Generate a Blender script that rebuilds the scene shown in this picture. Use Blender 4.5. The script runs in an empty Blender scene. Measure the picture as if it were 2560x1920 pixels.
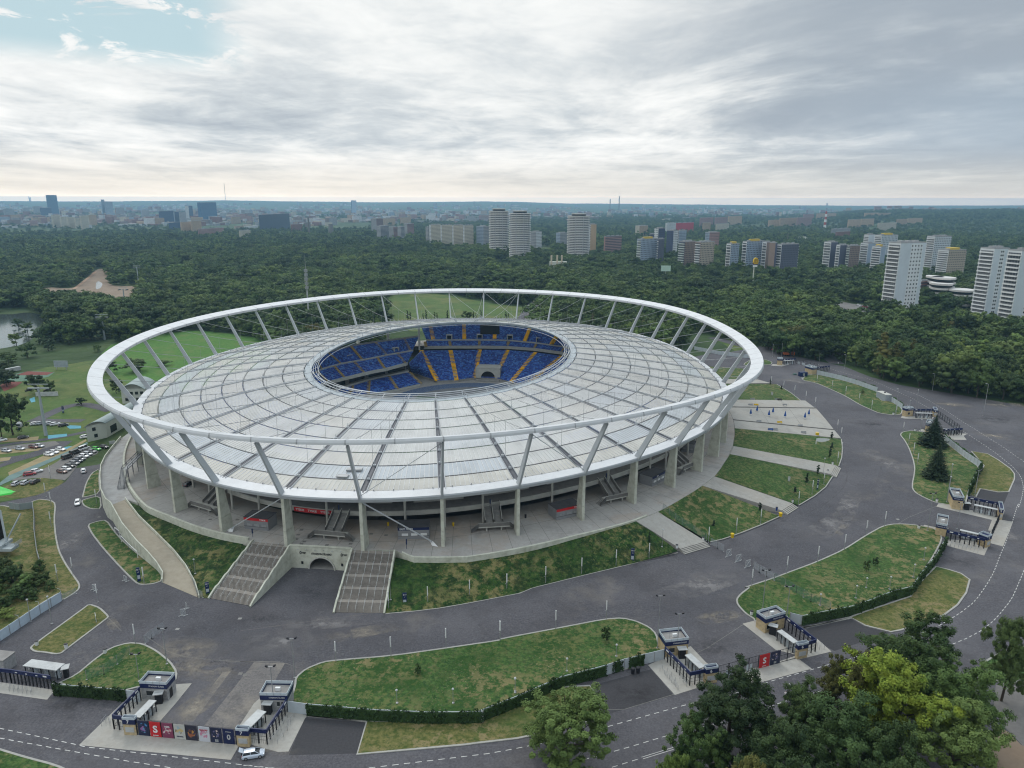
import bpy,bmesh,math,random,cmath
from mathutils import Vector,Matrix
random.seed(7)
SC=bpy.context.scene
COL=SC.collection
PI=math.pi
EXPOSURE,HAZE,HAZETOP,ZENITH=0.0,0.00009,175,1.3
HAZECOL=(.15,.32,.45)
CAMZ,FPX,ROLL=100.0,1800.0,0.002
PIT=math.atan(459/1800)
FRAMES={'a1':(0,1200,2.3043),'a2':(600,1200,2.3043),'a3':(1200,1200,2.3043),'a4':(1860,1200,2.3043),'a5':(0,700,2.7657),'a6':(600,700,2.7657),'a7':(1200,700,2.7657),'a8':(1860,700,2.7657),'b1':(0,460,3.4563),'b2':(640,460,3.4563),'b3':(1200,460,3.4563),'b4':(1920,460,3.4563),'b5':(740,780,3.0722),'b6':(240,1640,3.95),'b7':(500,1180,3.6867),'b8':(1600,1480,4.424),'c2':(0,900,3.95),'c3':(0,1200,3.95),'c4':(1780,860,4.2538),'c5':(2140,940,4.6095),'c6':(1160,1180,4.0963),'c7':(1640,1000,4.148),'c8':(2200,1160,6.1444),'D':(0,0,0.86406),'d5':(0,1520,6.914),'d6':(1840,560,10.0545),'d7':(1640,1340,6.9125),'d8':(0,1180,6.91)}
cP,sP=math.cos(PIT),math.sin(PIT)
cR,sR=math.cos(ROLL),math.sin(ROLL)
def native(fr,x,y):
 o=FRAMES[fr]
 return o[0]+x/o[2],o[1]+y/o[2]
def raydir(px,py):
 uu,vv=(px-1280)/FPX,(py-960)/FPX
 u,v=uu*cR+vv*sR,-uu*sR+vv*cR
 return Vector((u,cP-v*sP,-sP-v*cP))
def at(fr,x,y,z=0.0):
 """survey point -> world point on the horizontal plane z"""
 d=raydir(*native(fr,x,y))
 t=(z-CAMZ)/d.z
 return Vector((d.x*t,d.y*t,z))
def at_y(fr,x,y,Y):
 """survey point -> world point at northing Y"""
 d=raydir(*native(fr,x,y))
 t=Y/d.y
 return Vector((d.x*t,Y,CAMZ+d.z*t))
def project(p):
 x,y,z=p[0],p[1],p[2]-CAMZ
 d=y*cP-z*sP
 v=-(y*sP+z*cP)
 uu,vv=x*cR-v*sR,x*sR+v*cR
 return 1280+FPX*uu/d,960+FPX*vv/d
def height_of(base,fr,x,y):
 """height of a vertical thing standing at base whose top is seen at the survey point"""
 d=raydir(*native(fr,x,y))
 t=math.hypot(base.x,base.y)/math.hypot(d.x,d.y)
 return CAMZ+d.z*t-base.z
def row(fr,pts,z=0.0):
 return[at(fr,x,y,z)for x,y in pts]
class MB:
 def __init__(s):
  s.v,s.f,s.m,s.sm=[],[],[],[]
 def add(s,vs,fs,m=0,smooth=False):
  b=len(s.v)
  s.v.extend([tuple(p)for p in vs])
  for f in fs:
   s.f.append([b+i for i in f]);s.m.append(m);s.sm.append(smooth)
  return s
 def quad(s,a,b,c,d,m=0):
  return s.add([a,b,c,d],[(0,1,2,3)],m)
 def obox(s,o,ax,ay,az,m=0):
  """box from corner o with edge vectors ax, ay, az"""
  o,ax,ay,az=Vector(o),Vector(ax),Vector(ay),Vector(az)
  vs=[o,o+ax,o+ax+ay,o+ay,o+az,o+ax+az,o+ax+ay+az,o+ay+az]
  fs=[(0,3,2,1),(4,5,6,7),(0,1,5,4),(1,2,6,5),(2,3,7,6),(3,0,4,7)]
  if ax.cross(ay).dot(az)<0:
   fs=[tuple(reversed(f))for f in fs]
  return s.add(vs,fs,m)
 def box(s,c,sx,sy,sz,m=0,rz=0.0):
  """box centred at c in plan, standing on c.z"""
  cx,sn=math.cos(rz),math.sin(rz)
  ax,ay=Vector((cx,sn,0))*sx,Vector((-sn,cx,0))*sy
  return s.obox(Vector(c)-ax/2-ay/2,ax,ay,Vector((0,0,sz)),m)
 def bar(s,p,q,w,h=None,m=0,up=(0,0,1)):
  """rectangular bar from p to q, centred on the line; w sideways, h along up"""
  p,q=Vector(p),Vector(q)
  h=w if h is None else h
  d=(q-p)
  if d.length<1e-6:return s
  dn=d.normalized()
  sd=dn.cross(Vector(up))
  if sd.length<1e-4:sd=dn.cross(Vector((1,0,0)))
  sd.normalize();u=sd.cross(dn).normalized()
  return s.obox(p-sd*w/2-u*h/2,d,sd*w,u*h,m)
 def tube(s,p,q,r,r2=None,n=8,m=0,caps=True):
  p,q=Vector(p),Vector(q)
  r2=r if r2 is None else r2
  d=(q-p)
  if d.length<1e-6:return s
  d=d.normalized()
  a=d.cross(Vector((0,0,1)))
  if a.length<1e-3:a=Vector((1,0,0))
  a.normalize();b=d.cross(a)
  vs=[]
  for i in range(n):
   t=2*PI*i/n
   e=a*math.cos(t)+b*math.sin(t)
   vs.append(p+e*r)
  for i in range(n):
   t=2*PI*i/n
   e=a*math.cos(t)+b*math.sin(t)
   vs.append(q+e*r2)
  fs=[(i,i+n,(i+1)%n+n,(i+1)%n)for i in range(n)]
  s.add(vs,fs,m,n>6)
  if caps:
   s.add(vs[:n],[tuple(range(n))],m)
   s.add(vs[n:],[tuple(reversed(range(n)))],m)
  return s
 def prism(s,poly,z0,z1,m=0,mtop=None):
  """vertical prism over a plan polygon"""
  n=len(poly)
  area=sum(poly[i][0]*poly[(i+1)%n][1]-poly[(i+1)%n][0]*poly[i][1]for i in range(n))
  if area<0:poly=list(reversed(poly))
  vs=[(p[0],p[1],z0)for p in poly]+[(p[0],p[1],z1)for p in poly]
  s.add(vs,[(i,(i+1)%n,(i+1)%n+n,i+n)for i in range(n)],m)
  s.add(vs[n:],[tuple(range(n))],m if mtop is None else mtop)
  return s
 def loft(s,rows,m=0,closed=False,smooth=False):
  n=len(rows[0])
  vs=[p for r in rows for p in r]
  fs=[]
  for j in range(len(rows)-1):
   for i in range(n if closed else n-1):
    k=(i+1)%n
    fs.append((j*n+i,j*n+k,(j+1)*n+k,(j+1)*n+i))
  return s.add(vs,fs,m,smooth)
 def dome(s,c,rx,ry,rz,m=0,n=12,k=5,half=True):
  rows=[]
  for j in range(k+1):
   t=(PI/2 if half else PI)*j/k
   rr,zz=(math.cos(t),math.sin(t))if half else(math.sin(t),-math.cos(t))
   rows.append([(c[0]+rx*rr*math.cos(2*PI*i/n),c[1]+ry*rr*math.sin(2*PI*i/n),c[2]+rz*zz)for i in range(n)])
  return s.loft(rows,m,True,True)
 def mesh(s,name,mats,origin=(0,0,0)):
  me=bpy.data.meshes.new(name)
  o=Vector(origin)
  me.from_pydata([tuple(Vector(p)-o)for p in s.v],[],s.f)
  for mt in(mats if isinstance(mats,(list,tuple))else[mats]):
   me.materials.append(mt)
  me.polygons.foreach_set('material_index',s.m)
  me.polygons.foreach_set('use_smooth',s.sm)
  me.update()
  return me
 def build(s,name,mats,parent=None,origin=None,loc=None):
  """link as ONE mesh object. With a parent the vertices are world points and become local to it (unless origin is given)."""
  if origin is None:
   origin=parent.location if parent is not None and parent.parent is None else((parent.parent.location+parent.location)if parent is not None else(0,0,0))
  ob=bpy.data.objects.new(name,s.mesh(name,mats,origin))
  COL.objects.link(ob)
  if parent is not None:ob.parent=parent
  else:ob.location=origin if loc is None else loc
  return ob
def tag(o,label=None,cat=None,group=None,kind=None):
 if label:o['label']=label
 if cat:o['category']=cat
 if group:o['group']=group
 if kind:o['kind']=kind
 return o
def empty(name,loc,label=None,cat=None,group=None,rz=0.0):
 o=bpy.data.objects.new(name,None)
 COL.objects.link(o);o.location=loc;o.rotation_euler=(0,0,rz);o.empty_display_size=.5
 return tag(o,label,cat,group)
def copy_tree(o,parent=None,loc=None,rz=None,label=None,group=None,scale=None):
 c=o.copy();COL.objects.link(c)
 if parent is not None:c.parent=parent
 if loc is not None:c.location=loc
 if rz is not None:c.rotation_euler=(0,0,rz)
 if scale is not None:c.scale=scale if isinstance(scale,(tuple,list))else(scale,)*3
 if label:c['label']=label
 if group:c['group']=group
 for ch in KIDS.get(o.name,()):
  copy_tree(ch,c)
 return c
KIDS={}
def remember(root):
 """note the parts of a prototype so that copy_tree need not search the scene"""
 allo=[x for x in bpy.data.objects if x.parent is not None]
 def rec(o):
  KIDS[o.name]=[x for x in allo if x.parent==o]
  for x in KIDS[o.name]:rec(x)
 rec(root)
 return root
FONT_B=None
def lettering(text,size,mt,parent,pos,right,up,name='lettering',align='CENTER',ext=0.02,bold=0.0):
 """raised letters; pos/right/up are in the parent's local space"""
 cu=bpy.data.curves.new(name,'FONT')
 cu.body=text;cu.size=size;cu.align_x=align;cu.align_y='CENTER';cu.extrude=ext;cu.offset=bold
 cu.resolution_u=3
 tmp=bpy.data.objects.new('tmp_text',cu)
 me=bpy.data.meshes.new_from_object(tmp);bpy.data.objects.remove(tmp);bpy.data.curves.remove(cu)
 me.materials.clear();me.materials.append(mt)
 ob=bpy.data.objects.new(name,me);COL.objects.link(ob)
 r,u=Vector(right).normalized(),Vector(up).normalized()
 n=r.cross(u)
 M=Matrix(((r.x,u.x,n.x),(r.y,u.y,n.y),(r.z,u.z,n.z))).to_4x4()
 M.translation=Vector(pos)+n*(ext+.01)
 ob.matrix_local=M
 if parent is not None:ob.parent=parent
 ob.matrix_local=M
 return ob
def new_mat(name):
 m=bpy.data.materials.new(name);m.use_nodes=True
 nt=m.node_tree
 b=nt.nodes['Principled BSDF']
 return m,nt,b
def node(nt,t,**kw):
 n=nt.nodes.new(t)
 for k,v in kw.items():
  if k.startswith('i_'):n.inputs[k[2:].replace('_',' ')].default_value=v
  else:setattr(n,k,v)
 return n
def rgb(c):return(c[0],c[1],c[2],1.0)
def ramp(nt,stops,interp='LINEAR'):
 r=nt.nodes.new('ShaderNodeValToRGB')
 e=r.color_ramp.elements
 while len(e)<len(stops):e.new(.5)
 for i,(p,c)in enumerate(stops):
  e[i].position=p;e[i].color=rgb(c)if len(c)==3 else c
 r.color_ramp.interpolation=interp
 return r
def wpos(nt,obj=False):
 if obj:
  return nt.nodes.new('ShaderNodeTexCoord').outputs['Object']
 return nt.nodes.new('ShaderNodeNewGeometry').outputs['Position']
def flat(name,col,rough=.7,metal=0.0,var=.12,scale=.6,obj=True,spec=.3,col2=None):
 """plain painted or cast surface with soft mottling and grime"""
 m,nt,b=new_mat(name)
 no=node(nt,'ShaderNodeTexNoise',i_Scale=scale,i_Detail=6.0,i_Roughness=.65)
 nt.links.new(wpos(nt,obj),no.inputs['Vector'])
 c2=col2 if col2 else tuple(c*(1-var*2)for c in col)
 r=ramp(nt,[(.3,c2),(.55,col),(.8,tuple(min(1,c*(1+var))for c in col))])
 nt.links.new(no.outputs['Fac'],r.inputs['Fac'])
 nt.links.new(r.outputs['Color'],b.inputs['Base Color'])
 b.inputs['Roughness'].default_value=rough;b.inputs['Metallic'].default_value=metal
 b.inputs['Specular IOR Level'].default_value=spec
 return m
def multi_noise(name,layers,rough=.9,bump=None,spec=.2):
 """layers: first (colA, colB, scale, lo, hi), the rest mix a colour over it by thresholded noise (col, scale, lo, hi, amount)"""
 m,nt,b=new_mat(name)
 P=wpos(nt)
 cA,cB,sc,lo,hi=layers[0]
 n=node(nt,'ShaderNodeTexNoise',i_Scale=sc,i_Detail=8.0,i_Roughness=.7)
 nt.links.new(P,n.inputs['Vector'])
 r=ramp(nt,[(lo,cA),(hi,cB)])
 nt.links.new(n.outputs['Fac'],r.inputs['Fac'])
 cur=r.outputs['Color']
 for k,(c,sc,lo,hi,amt,*mod)in enumerate(layers[1:]):
  mp=node(nt,'ShaderNodeMapping');mp.inputs['Location'].default_value=(13.7*(k+1),-7.1*k,3.3*k)
  nt.links.new(P,mp.inputs['Vector'])
  n=node(nt,'ShaderNodeTexNoise',i_Scale=sc,i_Detail=7.0,i_Roughness=.68)
  nt.links.new(mp.outputs['Vector'],n.inputs['Vector'])
  r=ramp(nt,[(lo,(0,0,0)),(hi,(amt,amt,amt))])
  nt.links.new(n.outputs['Fac'],r.inputs['Fac'])
  fac_=r.outputs['Color']
  if mod:
   n2_=node(nt,'ShaderNodeTexNoise',i_Scale=mod[0],i_Detail=3.0);nt.links.new(mp.outputs['Vector'],n2_.inputs['Vector'])
   r2_=ramp(nt,[(mod[1],(.12,.12,.12)),(mod[2],(1,1,1))]);nt.links.new(n2_.outputs['Fac'],r2_.inputs['Fac'])
   mm=node(nt,'ShaderNodeMix',data_type='RGBA',blend_type='MULTIPLY');mm.inputs['Factor'].default_value=1.0
   nt.links.new(fac_,mm.inputs['A']);nt.links.new(r2_.outputs['Color'],mm.inputs['B']);fac_=mm.outputs['Result']
  mx=node(nt,'ShaderNodeMix',data_type='RGBA')
  nt.links.new(fac_,mx.inputs['Factor'])
  nt.links.new(cur,mx.inputs['A']);mx.inputs['B'].default_value=rgb(c)
  cur=mx.outputs['Result']
 nt.links.new(cur,b.inputs['Base Color'])
 b.inputs['Roughness'].default_value=rough;b.inputs['Specular IOR Level'].default_value=spec
 if bump:
  n=node(nt,'ShaderNodeTexNoise',i_Scale=bump[0],i_Detail=4.0)
  nt.links.new(P,n.inputs['Vector'])
  bp=node(nt,'ShaderNodeBump',i_Strength=bump[1],i_Distance=bump[2])
  nt.links.new(n.outputs['Fac'],bp.inputs['Height'])
  nt.links.new(bp.outputs['Normal'],b.inputs['Normal'])
 return m
def leafmat(name,dark,light,hue=.0,scale=.35,straw=None):
 """foliage: clump-sized noise plus a random shade per tree"""
 m,nt,b=new_mat(name)
 P=wpos(nt)
 n=node(nt,'ShaderNodeTexNoise',i_Scale=scale,i_Detail=5.0,i_Roughness=.7)
 nt.links.new(P,n.inputs['Vector'])
 oi=nt.nodes.new('ShaderNodeObjectInfo')
 ma=node(nt,'ShaderNodeMath',operation='MULTIPLY_ADD');ma.inputs[1].default_value=.42;ma.inputs[2].default_value=-.21
 nt.links.new(oi.outputs['Random'],ma.inputs[0])
 ad=node(nt,'ShaderNodeMath',operation='ADD')
 nt.links.new(n.outputs['Fac'],ad.inputs[0]);nt.links.new(ma.outputs[0],ad.inputs[1])
 r=ramp(nt,[(.28,dark),(.72,light)])
 nt.links.new(ad.outputs[0],r.inputs['Fac'])
 cur=r.outputs['Color']
 hs=node(nt,'ShaderNodeHueSaturation')
 mh=node(nt,'ShaderNodeMath',operation='MULTIPLY_ADD');mh.inputs[1].default_value=.026;mh.inputs[2].default_value=.482+hue
 mf=node(nt,'ShaderNodeMath',operation='FRACT');m9=node(nt,'ShaderNodeMath',operation='MULTIPLY');m9.inputs[1].default_value=7.31
 nt.links.new(oi.outputs['Random'],m9.inputs[0]);nt.links.new(m9.outputs[0],mf.inputs[0]);nt.links.new(mf.outputs[0],mh.inputs[0])
 nt.links.new(mh.outputs[0],hs.inputs['Hue']);nt.links.new(cur,hs.inputs['Color'])
 nt.links.new(hs.outputs['Color'],b.inputs['Base Color'])
 b.inputs['Roughness'].default_value=.75;b.inputs['Specular IOR Level'].default_value=.25
 return m
def mesh_wire(name,col,alpha):
 m,nt,b=new_mat(name)
 b.inputs['Base Color'].default_value=rgb(col);b.inputs['Roughness'].default_value=.5
 b.inputs['Alpha'].default_value=alpha
 return m
ASPH=multi_noise('asphalt',[((.056,.055,.062),(.103,.101,.112),2.2,.38,.62),((.132,.129,.138),.030,.44,.64,.5),((.055,.052,.056),.085,.48,.64,.45),((.19,.172,.15),.05,.56,.68,.4,.02,.45,.6),((.155,.148,.15),1.2,.54,.64,.5,.06,.4,.6),((.048,.045,.049),.45,.56,.64,.35)],bump=(9,.12,.05))
ASPH_OLD=multi_noise('worn_asphalt',[((.11,.105,.104),(.18,.168,.162),2.2,.38,.62),((.25,.225,.19),.09,.48,.60,.6),((.08,.077,.08),.2,.52,.62,.6)],bump=(9,.12,.05))
CONC=multi_noise('pavement_concrete',[((.29,.28,.255),(.38,.37,.34),.9,.25,.8),((.31,.27,.22),.06,.48,.68,.5),((.22,.21,.195),.14,.52,.68,.55),((.44,.43,.41),.3,.56,.72,.4)],rough=.85)
KERB=flat('kerb_stone',(.33,.325,.3),.85,var=.1,scale=.8,obj=False)
GRASS=multi_noise('mown_grass',[((.018,.052,.012),(.056,.112,.028),1.1,.40,.60),((.018,.056,.010),.10,.47,.55,.75),((.20,.165,.08),.42,.50,.575,.85,.035,.42,.58),((.115,.13,.045),.8,.50,.58,.75,.05,.40,.60),((.23,.19,.11),1.5,.57,.62,.8,.07,.45,.6)],bump=(5,.5,.12))
GRASS_DRY=multi_noise('dry_grass',[((.06,.078,.02),(.15,.14,.05),1.0,.40,.60),((.034,.075,.016),.16,.49,.57,.8,.05,.4,.6),((.22,.175,.09),.5,.50,.57,.8,.05,.4,.6),((.04,.07,.016),1.2,.54,.60,.7)],bump=(5,.5,.12))
GRASS_LUSH=multi_noise('bank_grass',[((.012,.038,.009),(.040,.085,.019),.9,.40,.60),((.20,.175,.075),.38,.47,.57,.85,.045,.46,.58),((.008,.026,.007),.3,.49,.57,.75),((.12,.14,.05),1.1,.54,.61,.8,.06,.4,.6)],bump=(3,.8,.25))
GRASS_FIELD=multi_noise('meadow_grass',[((.05,.095,.022),(.085,.135,.035),.5,.3,.7),((.14,.14,.05),.025,.46,.62,.6),((.035,.072,.016),.06,.5,.62,.65),((.16,.15,.07),.2,.56,.66,.5)],bump=(3,.4,.2))
PLAYG=multi_noise('pitch_green',[((.045,.125,.02),(.075,.165,.032),.4,.4,.6),((.12,.15,.05),.06,.5,.6,.5)])
FOREST_FLOOR=multi_noise('woodland_ground',[((.022,.044,.014),(.05,.088,.028),.03,.3,.72),((.08,.105,.04),.004,.48,.62,.7),((.01,.022,.009),.011,.5,.7,.6)],bump=(.05,1.0,6.0))
SAND=multi_noise('bare_earth',[((.16,.115,.08),(.27,.21,.155),.1,.25,.75),((.30,.26,.21),.03,.55,.72,.6),((.1,.1,.06),.05,.58,.74,.6)])
GRAVEL=multi_noise('grey_gravel',[((.13,.125,.12),(.2,.19,.18),1.0,.25,.75),((.09,.09,.085),.07,.5,.72,.5)])
def decal(name,col,sc,lo,hi,amt):
 """thin film of dust or oil lying on the road, broken up and fading out towards its rim"""
 m,nt,b=new_mat(name)
 t=nt.nodes.new('ShaderNodeTexCoord');g=node(nt,'ShaderNodeMapping');g.inputs['Location'].default_value=(-1,-1,0);g.inputs['Scale'].default_value=(2,2,0)
 nt.links.new(t.outputs['Generated'],g.inputs['Vector'])
 gr=node(nt,'ShaderNodeTexGradient',gradient_type='QUADRATIC_SPHERE');nt.links.new(g.outputs['Vector'],gr.inputs['Vector'])
 n=node(nt,'ShaderNodeTexNoise',i_Scale=sc,i_Detail=8.0,i_Roughness=.7);nt.links.new(wpos(nt),n.inputs['Vector'])
 r=ramp(nt,[(lo,(0,0,0)),(hi,(1,1,1))]);nt.links.new(n.outputs['Fac'],r.inputs['Fac'])
 a1=node(nt,'ShaderNodeMath',operation='MULTIPLY');nt.links.new(r.outputs['Color'],a1.inputs[0]);nt.links.new(gr.outputs['Fac'],a1.inputs[1])
 a2=node(nt,'ShaderNodeMath',operation='MULTIPLY',use_clamp=True);nt.links.new(a1.outputs[0],a2.inputs[0]);a2.inputs[1].default_value=amt
 nt.links.new(a2.outputs[0],b.inputs['Alpha']);b.inputs['Base Color'].default_value=rgb(col);b.inputs['Roughness'].default_value=.9
 return m
PAINT=flat('road_paint',(.52,.52,.5),.7,var=.15,scale=1.5,obj=False)
WHITE=flat('white_steel',(.56,.575,.59),.45,var=.05,scale=.25,spec=.5,obj=False)
STRUTG=flat('pale_grey_steel',(.43,.455,.475),.45,var=.05,scale=.3,spec=.5,obj=False)
CREAM=flat('cream_concrete',(.52,.53,.45),.8,var=.1,scale=.5,obj=False,col2=(.36,.36,.29))
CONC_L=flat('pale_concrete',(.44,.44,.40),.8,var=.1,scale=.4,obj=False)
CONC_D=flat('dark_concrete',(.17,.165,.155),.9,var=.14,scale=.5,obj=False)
CONC_M=flat('grey_concrete',(.28,.275,.26),.85,var=.12,scale=.5,obj=False)
DARK=flat('dark_opening',(.012,.012,.014),.5)
CABLE=flat('cable_steel',(.30,.31,.32),.4,.3)
CABLE_W=flat('white_cable',(.6,.62,.6),.5)
GUTTER=flat('gutter_grey',(.085,.09,.105),.5)
NAVY=flat('navy_panel',(.012,.02,.075),.45,var=.06)
NAVY_SIGN=flat('navy_sign',(.010,.025,.085),.4,var=.05)
BLACKM=flat('black_metal',(.018,.019,.024),.45)
GREYM=flat('galvanised_steel',(.36,.37,.38),.45,.4)
PALEM=flat('pale_metal',(.43,.445,.445),.5)
PANELW=flat('white_panel',(.43,.48,.51),.6,var=.07,scale=.5)
PARAPET=flat('pale_parapet',(.46,.52,.56),.4,var=.06)
STONE=flat('sandstone',(.47,.37,.22),.85,var=.16,scale=1.4,col2=(.3,.24,.15))
STONE_G=flat('grey_stone',(.33,.33,.33),.85,var=.16,scale=1.4,col2=(.2,.2,.2))
ROOFD=flat('dark_roof',(.055,.056,.062),.6,var=.15)
ROOFFELT=flat('roof_felt',(.26,.25,.24),.8,var=.14,scale=.3)
CLAD=flat('grey_cladding',(.24,.245,.255),.5,var=.06,scale=.8)
RED=flat('red_panel',(.5,.02,.025),.5,var=.05)
WHITEP=flat('white_paint',(.68,.69,.69),.5,var=.03)
YELLOW=flat('yellow_plastic',(.62,.42,.01),.45,var=.05)
YELLOW_ST=flat('yellow_stair',(.9,.50,.015),.7,var=.12,scale=1.2,obj=False)
BLUEU=flat('blue_fabric',(.02,.08,.27),.8,var=.08)
IVY_M=leafmat('ivy_leaves',(.008,.02,.006),(.035,.07,.02),scale=1.2)
IVY_G=leafmat('creeper_leaves',(.02,.055,.012),(.07,.14,.03),scale=1.2)
BARK=flat('bark',(.065,.052,.04),.9,var=.2,scale=2)
FENCE_G=mesh_wire('green_fence_mesh',(.12,.22,.19),.28)
FENCE_S=mesh_wire('steel_fence_mesh',(.4,.44,.46),.35)
GLASS_D=flat('dark_glass',(.02,.025,.03),.12,spec=.6)
GLASSP=flat('pale_glazing',(.3,.35,.38),.2,spec=.5)
cam=bpy.data.objects.new('drone_camera',bpy.data.cameras.new('drone_camera'))
COL.objects.link(cam);SC.camera=cam
cam.data.sensor_width=36.0
cam.data.lens=FPX/2560*36.0
cam.data.clip_start,cam.data.clip_end=1.0,90000.0
cam.matrix_world=Matrix.Translation((0,0,CAMZ))@Matrix.Rotation(PI/2-PIT,4,'X')@Matrix.Rotation(ROLL,4,'Z')
SUN_AZ,SUN_EL=math.radians(-25),math.radians(48)
sl=bpy.data.lights.new('sun','SUN');sl.energy=0.9;sl.angle=math.radians(14);sl.color=(1.0,.96,.9)
so=bpy.data.objects.new('sun',sl);COL.objects.link(so)
sd=Vector((math.sin(SUN_AZ)*math.cos(SUN_EL),math.cos(SUN_AZ)*math.cos(SUN_EL),math.sin(SUN_EL)))
so.rotation_euler=sd.to_track_quat('Z','Y').to_euler();so.location=sd*900
W=bpy.data.worlds.new('World');SC.world=W;W.use_nodes=True
nt=W.node_tree
bg=nt.nodes['Background']
def mth(op,a,b=None,c=None,clamp=False):
 n=nt.nodes.new('ShaderNodeMath');n.operation=op;n.use_clamp=clamp
 for i,v in enumerate((a,b,c)):
  if v is None:continue
  if isinstance(v,(int,float)):n.inputs[i].default_value=v
  else:nt.links.new(v,n.inputs[i])
 return n.outputs[0]
def sstep(x,lo,hi):
 n=nt.nodes.new('ShaderNodeMapRange');n.interpolation_type='SMOOTHSTEP'
 nt.links.new(x,n.inputs['Value']);n.inputs['From Min'].default_value=lo;n.inputs['From Max'].default_value=hi
 return n.outputs['Result']
def mixc(f,a,b):
 n=nt.nodes.new('ShaderNodeMix');n.data_type='RGBA'
 if isinstance(f,(int,float)):n.inputs['Factor'].default_value=f
 else:nt.links.new(f,n.inputs['Factor'])
 for k,v in(('A',a),('B',b)):
  if isinstance(v,tuple):n.inputs[k].default_value=rgb(v)
  else:nt.links.new(v,n.inputs[k])
 return n.outputs['Result']
def wnoise(sc,loc,det=8.0,rough=.6,dist=0.0):
 mp=nt.nodes.new('ShaderNodeMapping');mp.inputs['Scale'].default_value=sc;mp.inputs['Location'].default_value=loc
 nt.links.new(cvec,mp.inputs['Vector'])
 n=node(nt,'ShaderNodeTexNoise',i_Scale=1.0,i_Detail=det,i_Roughness=rough,i_Distortion=dist)
 nt.links.new(mp.outputs['Vector'],n.inputs['Vector'])
 return n.outputs['Fac']
sky=nt.nodes.new('ShaderNodeTexSky');sky.sky_type='NISHITA';sky.sun_disc=False
sky.sun_elevation=SUN_EL;sky.sun_rotation=SUN_AZ
skys=nt.nodes.new('ShaderNodeVectorMath');skys.operation='SCALE';skys.inputs['Scale'].default_value=0.11
nt.links.new(sky.outputs['Color'],skys.inputs[0])
tc=nt.nodes.new('ShaderNodeTexCoord')
sx=nt.nodes.new('ShaderNodeSeparateXYZ');nt.links.new(tc.outputs['Generated'],sx.inputs[0])
dx,dy,dz=sx.outputs
elev=mth('MAXIMUM',dz,0.0)
az=mth('ARCTAN2',dx,dy)
den=mth('ADD',elev,.055)
cv=nt.nodes.new('ShaderNodeCombineXYZ')
nt.links.new(mth('DIVIDE',dx,den),cv.inputs[0]);nt.links.new(mth('DIVIDE',dy,den),cv.inputs[1])
cvec=cv.outputs[0]
n1=wnoise((.42,.30,1),(3.1,1.7,0),6,.62,.5)
n2=wnoise((1.5,.9,1),(8.3,4.4,2),8,.64,.5)
cv3=nt.nodes.new('ShaderNodeCombineXYZ');nt.links.new(mth('MULTIPLY',az,9.0),cv3.inputs[0]);nt.links.new(mth('MULTIPLY',elev,30.0),cv3.inputs[1])
n3=node(nt,'ShaderNodeTexNoise',i_Scale=1.0,i_Detail=8.0,i_Roughness=.66,i_Distortion=.6);nt.links.new(cv3.outputs[0],n3.inputs['Vector'])
nn=mth('ADD',mth('ADD',mth('MULTIPLY',n1,.52),mth('MULTIPLY',n2,.28)),mth('MULTIPLY',n3.outputs['Fac'],.20))
azr=sstep(az,.12,.60)
lit=mth('SUBTRACT',nn,mth('MULTIPLY',azr,.10))
crm=ramp(nt,[(.36,(.42,.48,.54)),(.44,(.60,.655,.69)),(.50,(.80,.83,.835)),(.58,(.98,.99,.975))])
nt.links.new(lit,crm.inputs['Fac'])
cloud=crm.outputs['Color']
gl=mth('MULTIPLY',sstep(mth('ABSOLUTE',mth('ADD',az,.10)),.75,.0),sstep(elev,.03,.26))
cloud=mixc(mth('MULTIPLY',gl,.42),cloud,(1.04,1.05,1.03))
bank=mth('MULTIPLY',sstep(az,.02,.42),mth('MULTIPLY',sstep(n1,.62,.40),sstep(elev,.035,.12)))
cloud=mixc(mth('MULTIPLY',bank,.85),cloud,(.36,.42,.485))
low_r=mth('MULTIPLY',sstep(az,.25,.62),mth('MULTIPLY',sstep(elev,.02,.06),sstep(elev,.17,.09)))
cloud=mixc(mth('MULTIPLY',low_r,.75),cloud,(.38,.47,.56))
gm=mth('MULTIPLY',sstep(mth('ABSOLUTE',mth('ADD',az,.55)),.24,.16),mth('MULTIPLY',sstep(elev,.140,.172),sstep(elev,.36,.28)))
gn=n3.outputs['Fac']
gap=mth('MULTIPLY',gm,sstep(gn,.58,.50))
clear=mixc(.90,skys.outputs[0],(.50,.665,.71))
cloud=mixc(gap,cloud,clear)
hz=sstep(elev,.075,.0)
hcol=mixc(sstep(az,-.35,.5),(.86,.80,.70),(.60,.61,.585))
cloud=mixc(mth('MULTIPLY',hz,.85),cloud,hcol)
tra=mth('POWER',2.718,mth('MULTIPLY',mth('MINIMUM',mth('DIVIDE',HAZETOP-CAMZ,mth('MAXIMUM',elev,.001)),17800.0),-HAZE))
hs_=mth('SUBTRACT',1.0,tra)
def sca(col,f):
 n=nt.nodes.new('ShaderNodeVectorMath');n.operation='SCALE'
 if isinstance(col,tuple):n.inputs[0].default_value=col
 else:nt.links.new(col,n.inputs[0])
 nt.links.new(f,n.inputs['Scale']);return n.outputs[0]
sb_=nt.nodes.new('ShaderNodeVectorMath');sb_.operation='SUBTRACT';nt.links.new(cloud,sb_.inputs[0]);nt.links.new(sca(HAZECOL,hs_),sb_.inputs[1])
cloud=sca(sb_.outputs[0],mth('DIVIDE',1.0,tra))
cloud=mixc(sstep(dz,-.012,-.03),cloud,(.07,.075,.07))
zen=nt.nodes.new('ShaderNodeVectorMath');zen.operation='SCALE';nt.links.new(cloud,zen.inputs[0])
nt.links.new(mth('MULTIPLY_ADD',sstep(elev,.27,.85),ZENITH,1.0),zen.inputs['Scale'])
nt.links.new(zen.outputs[0],bg.inputs['Color'])
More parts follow.
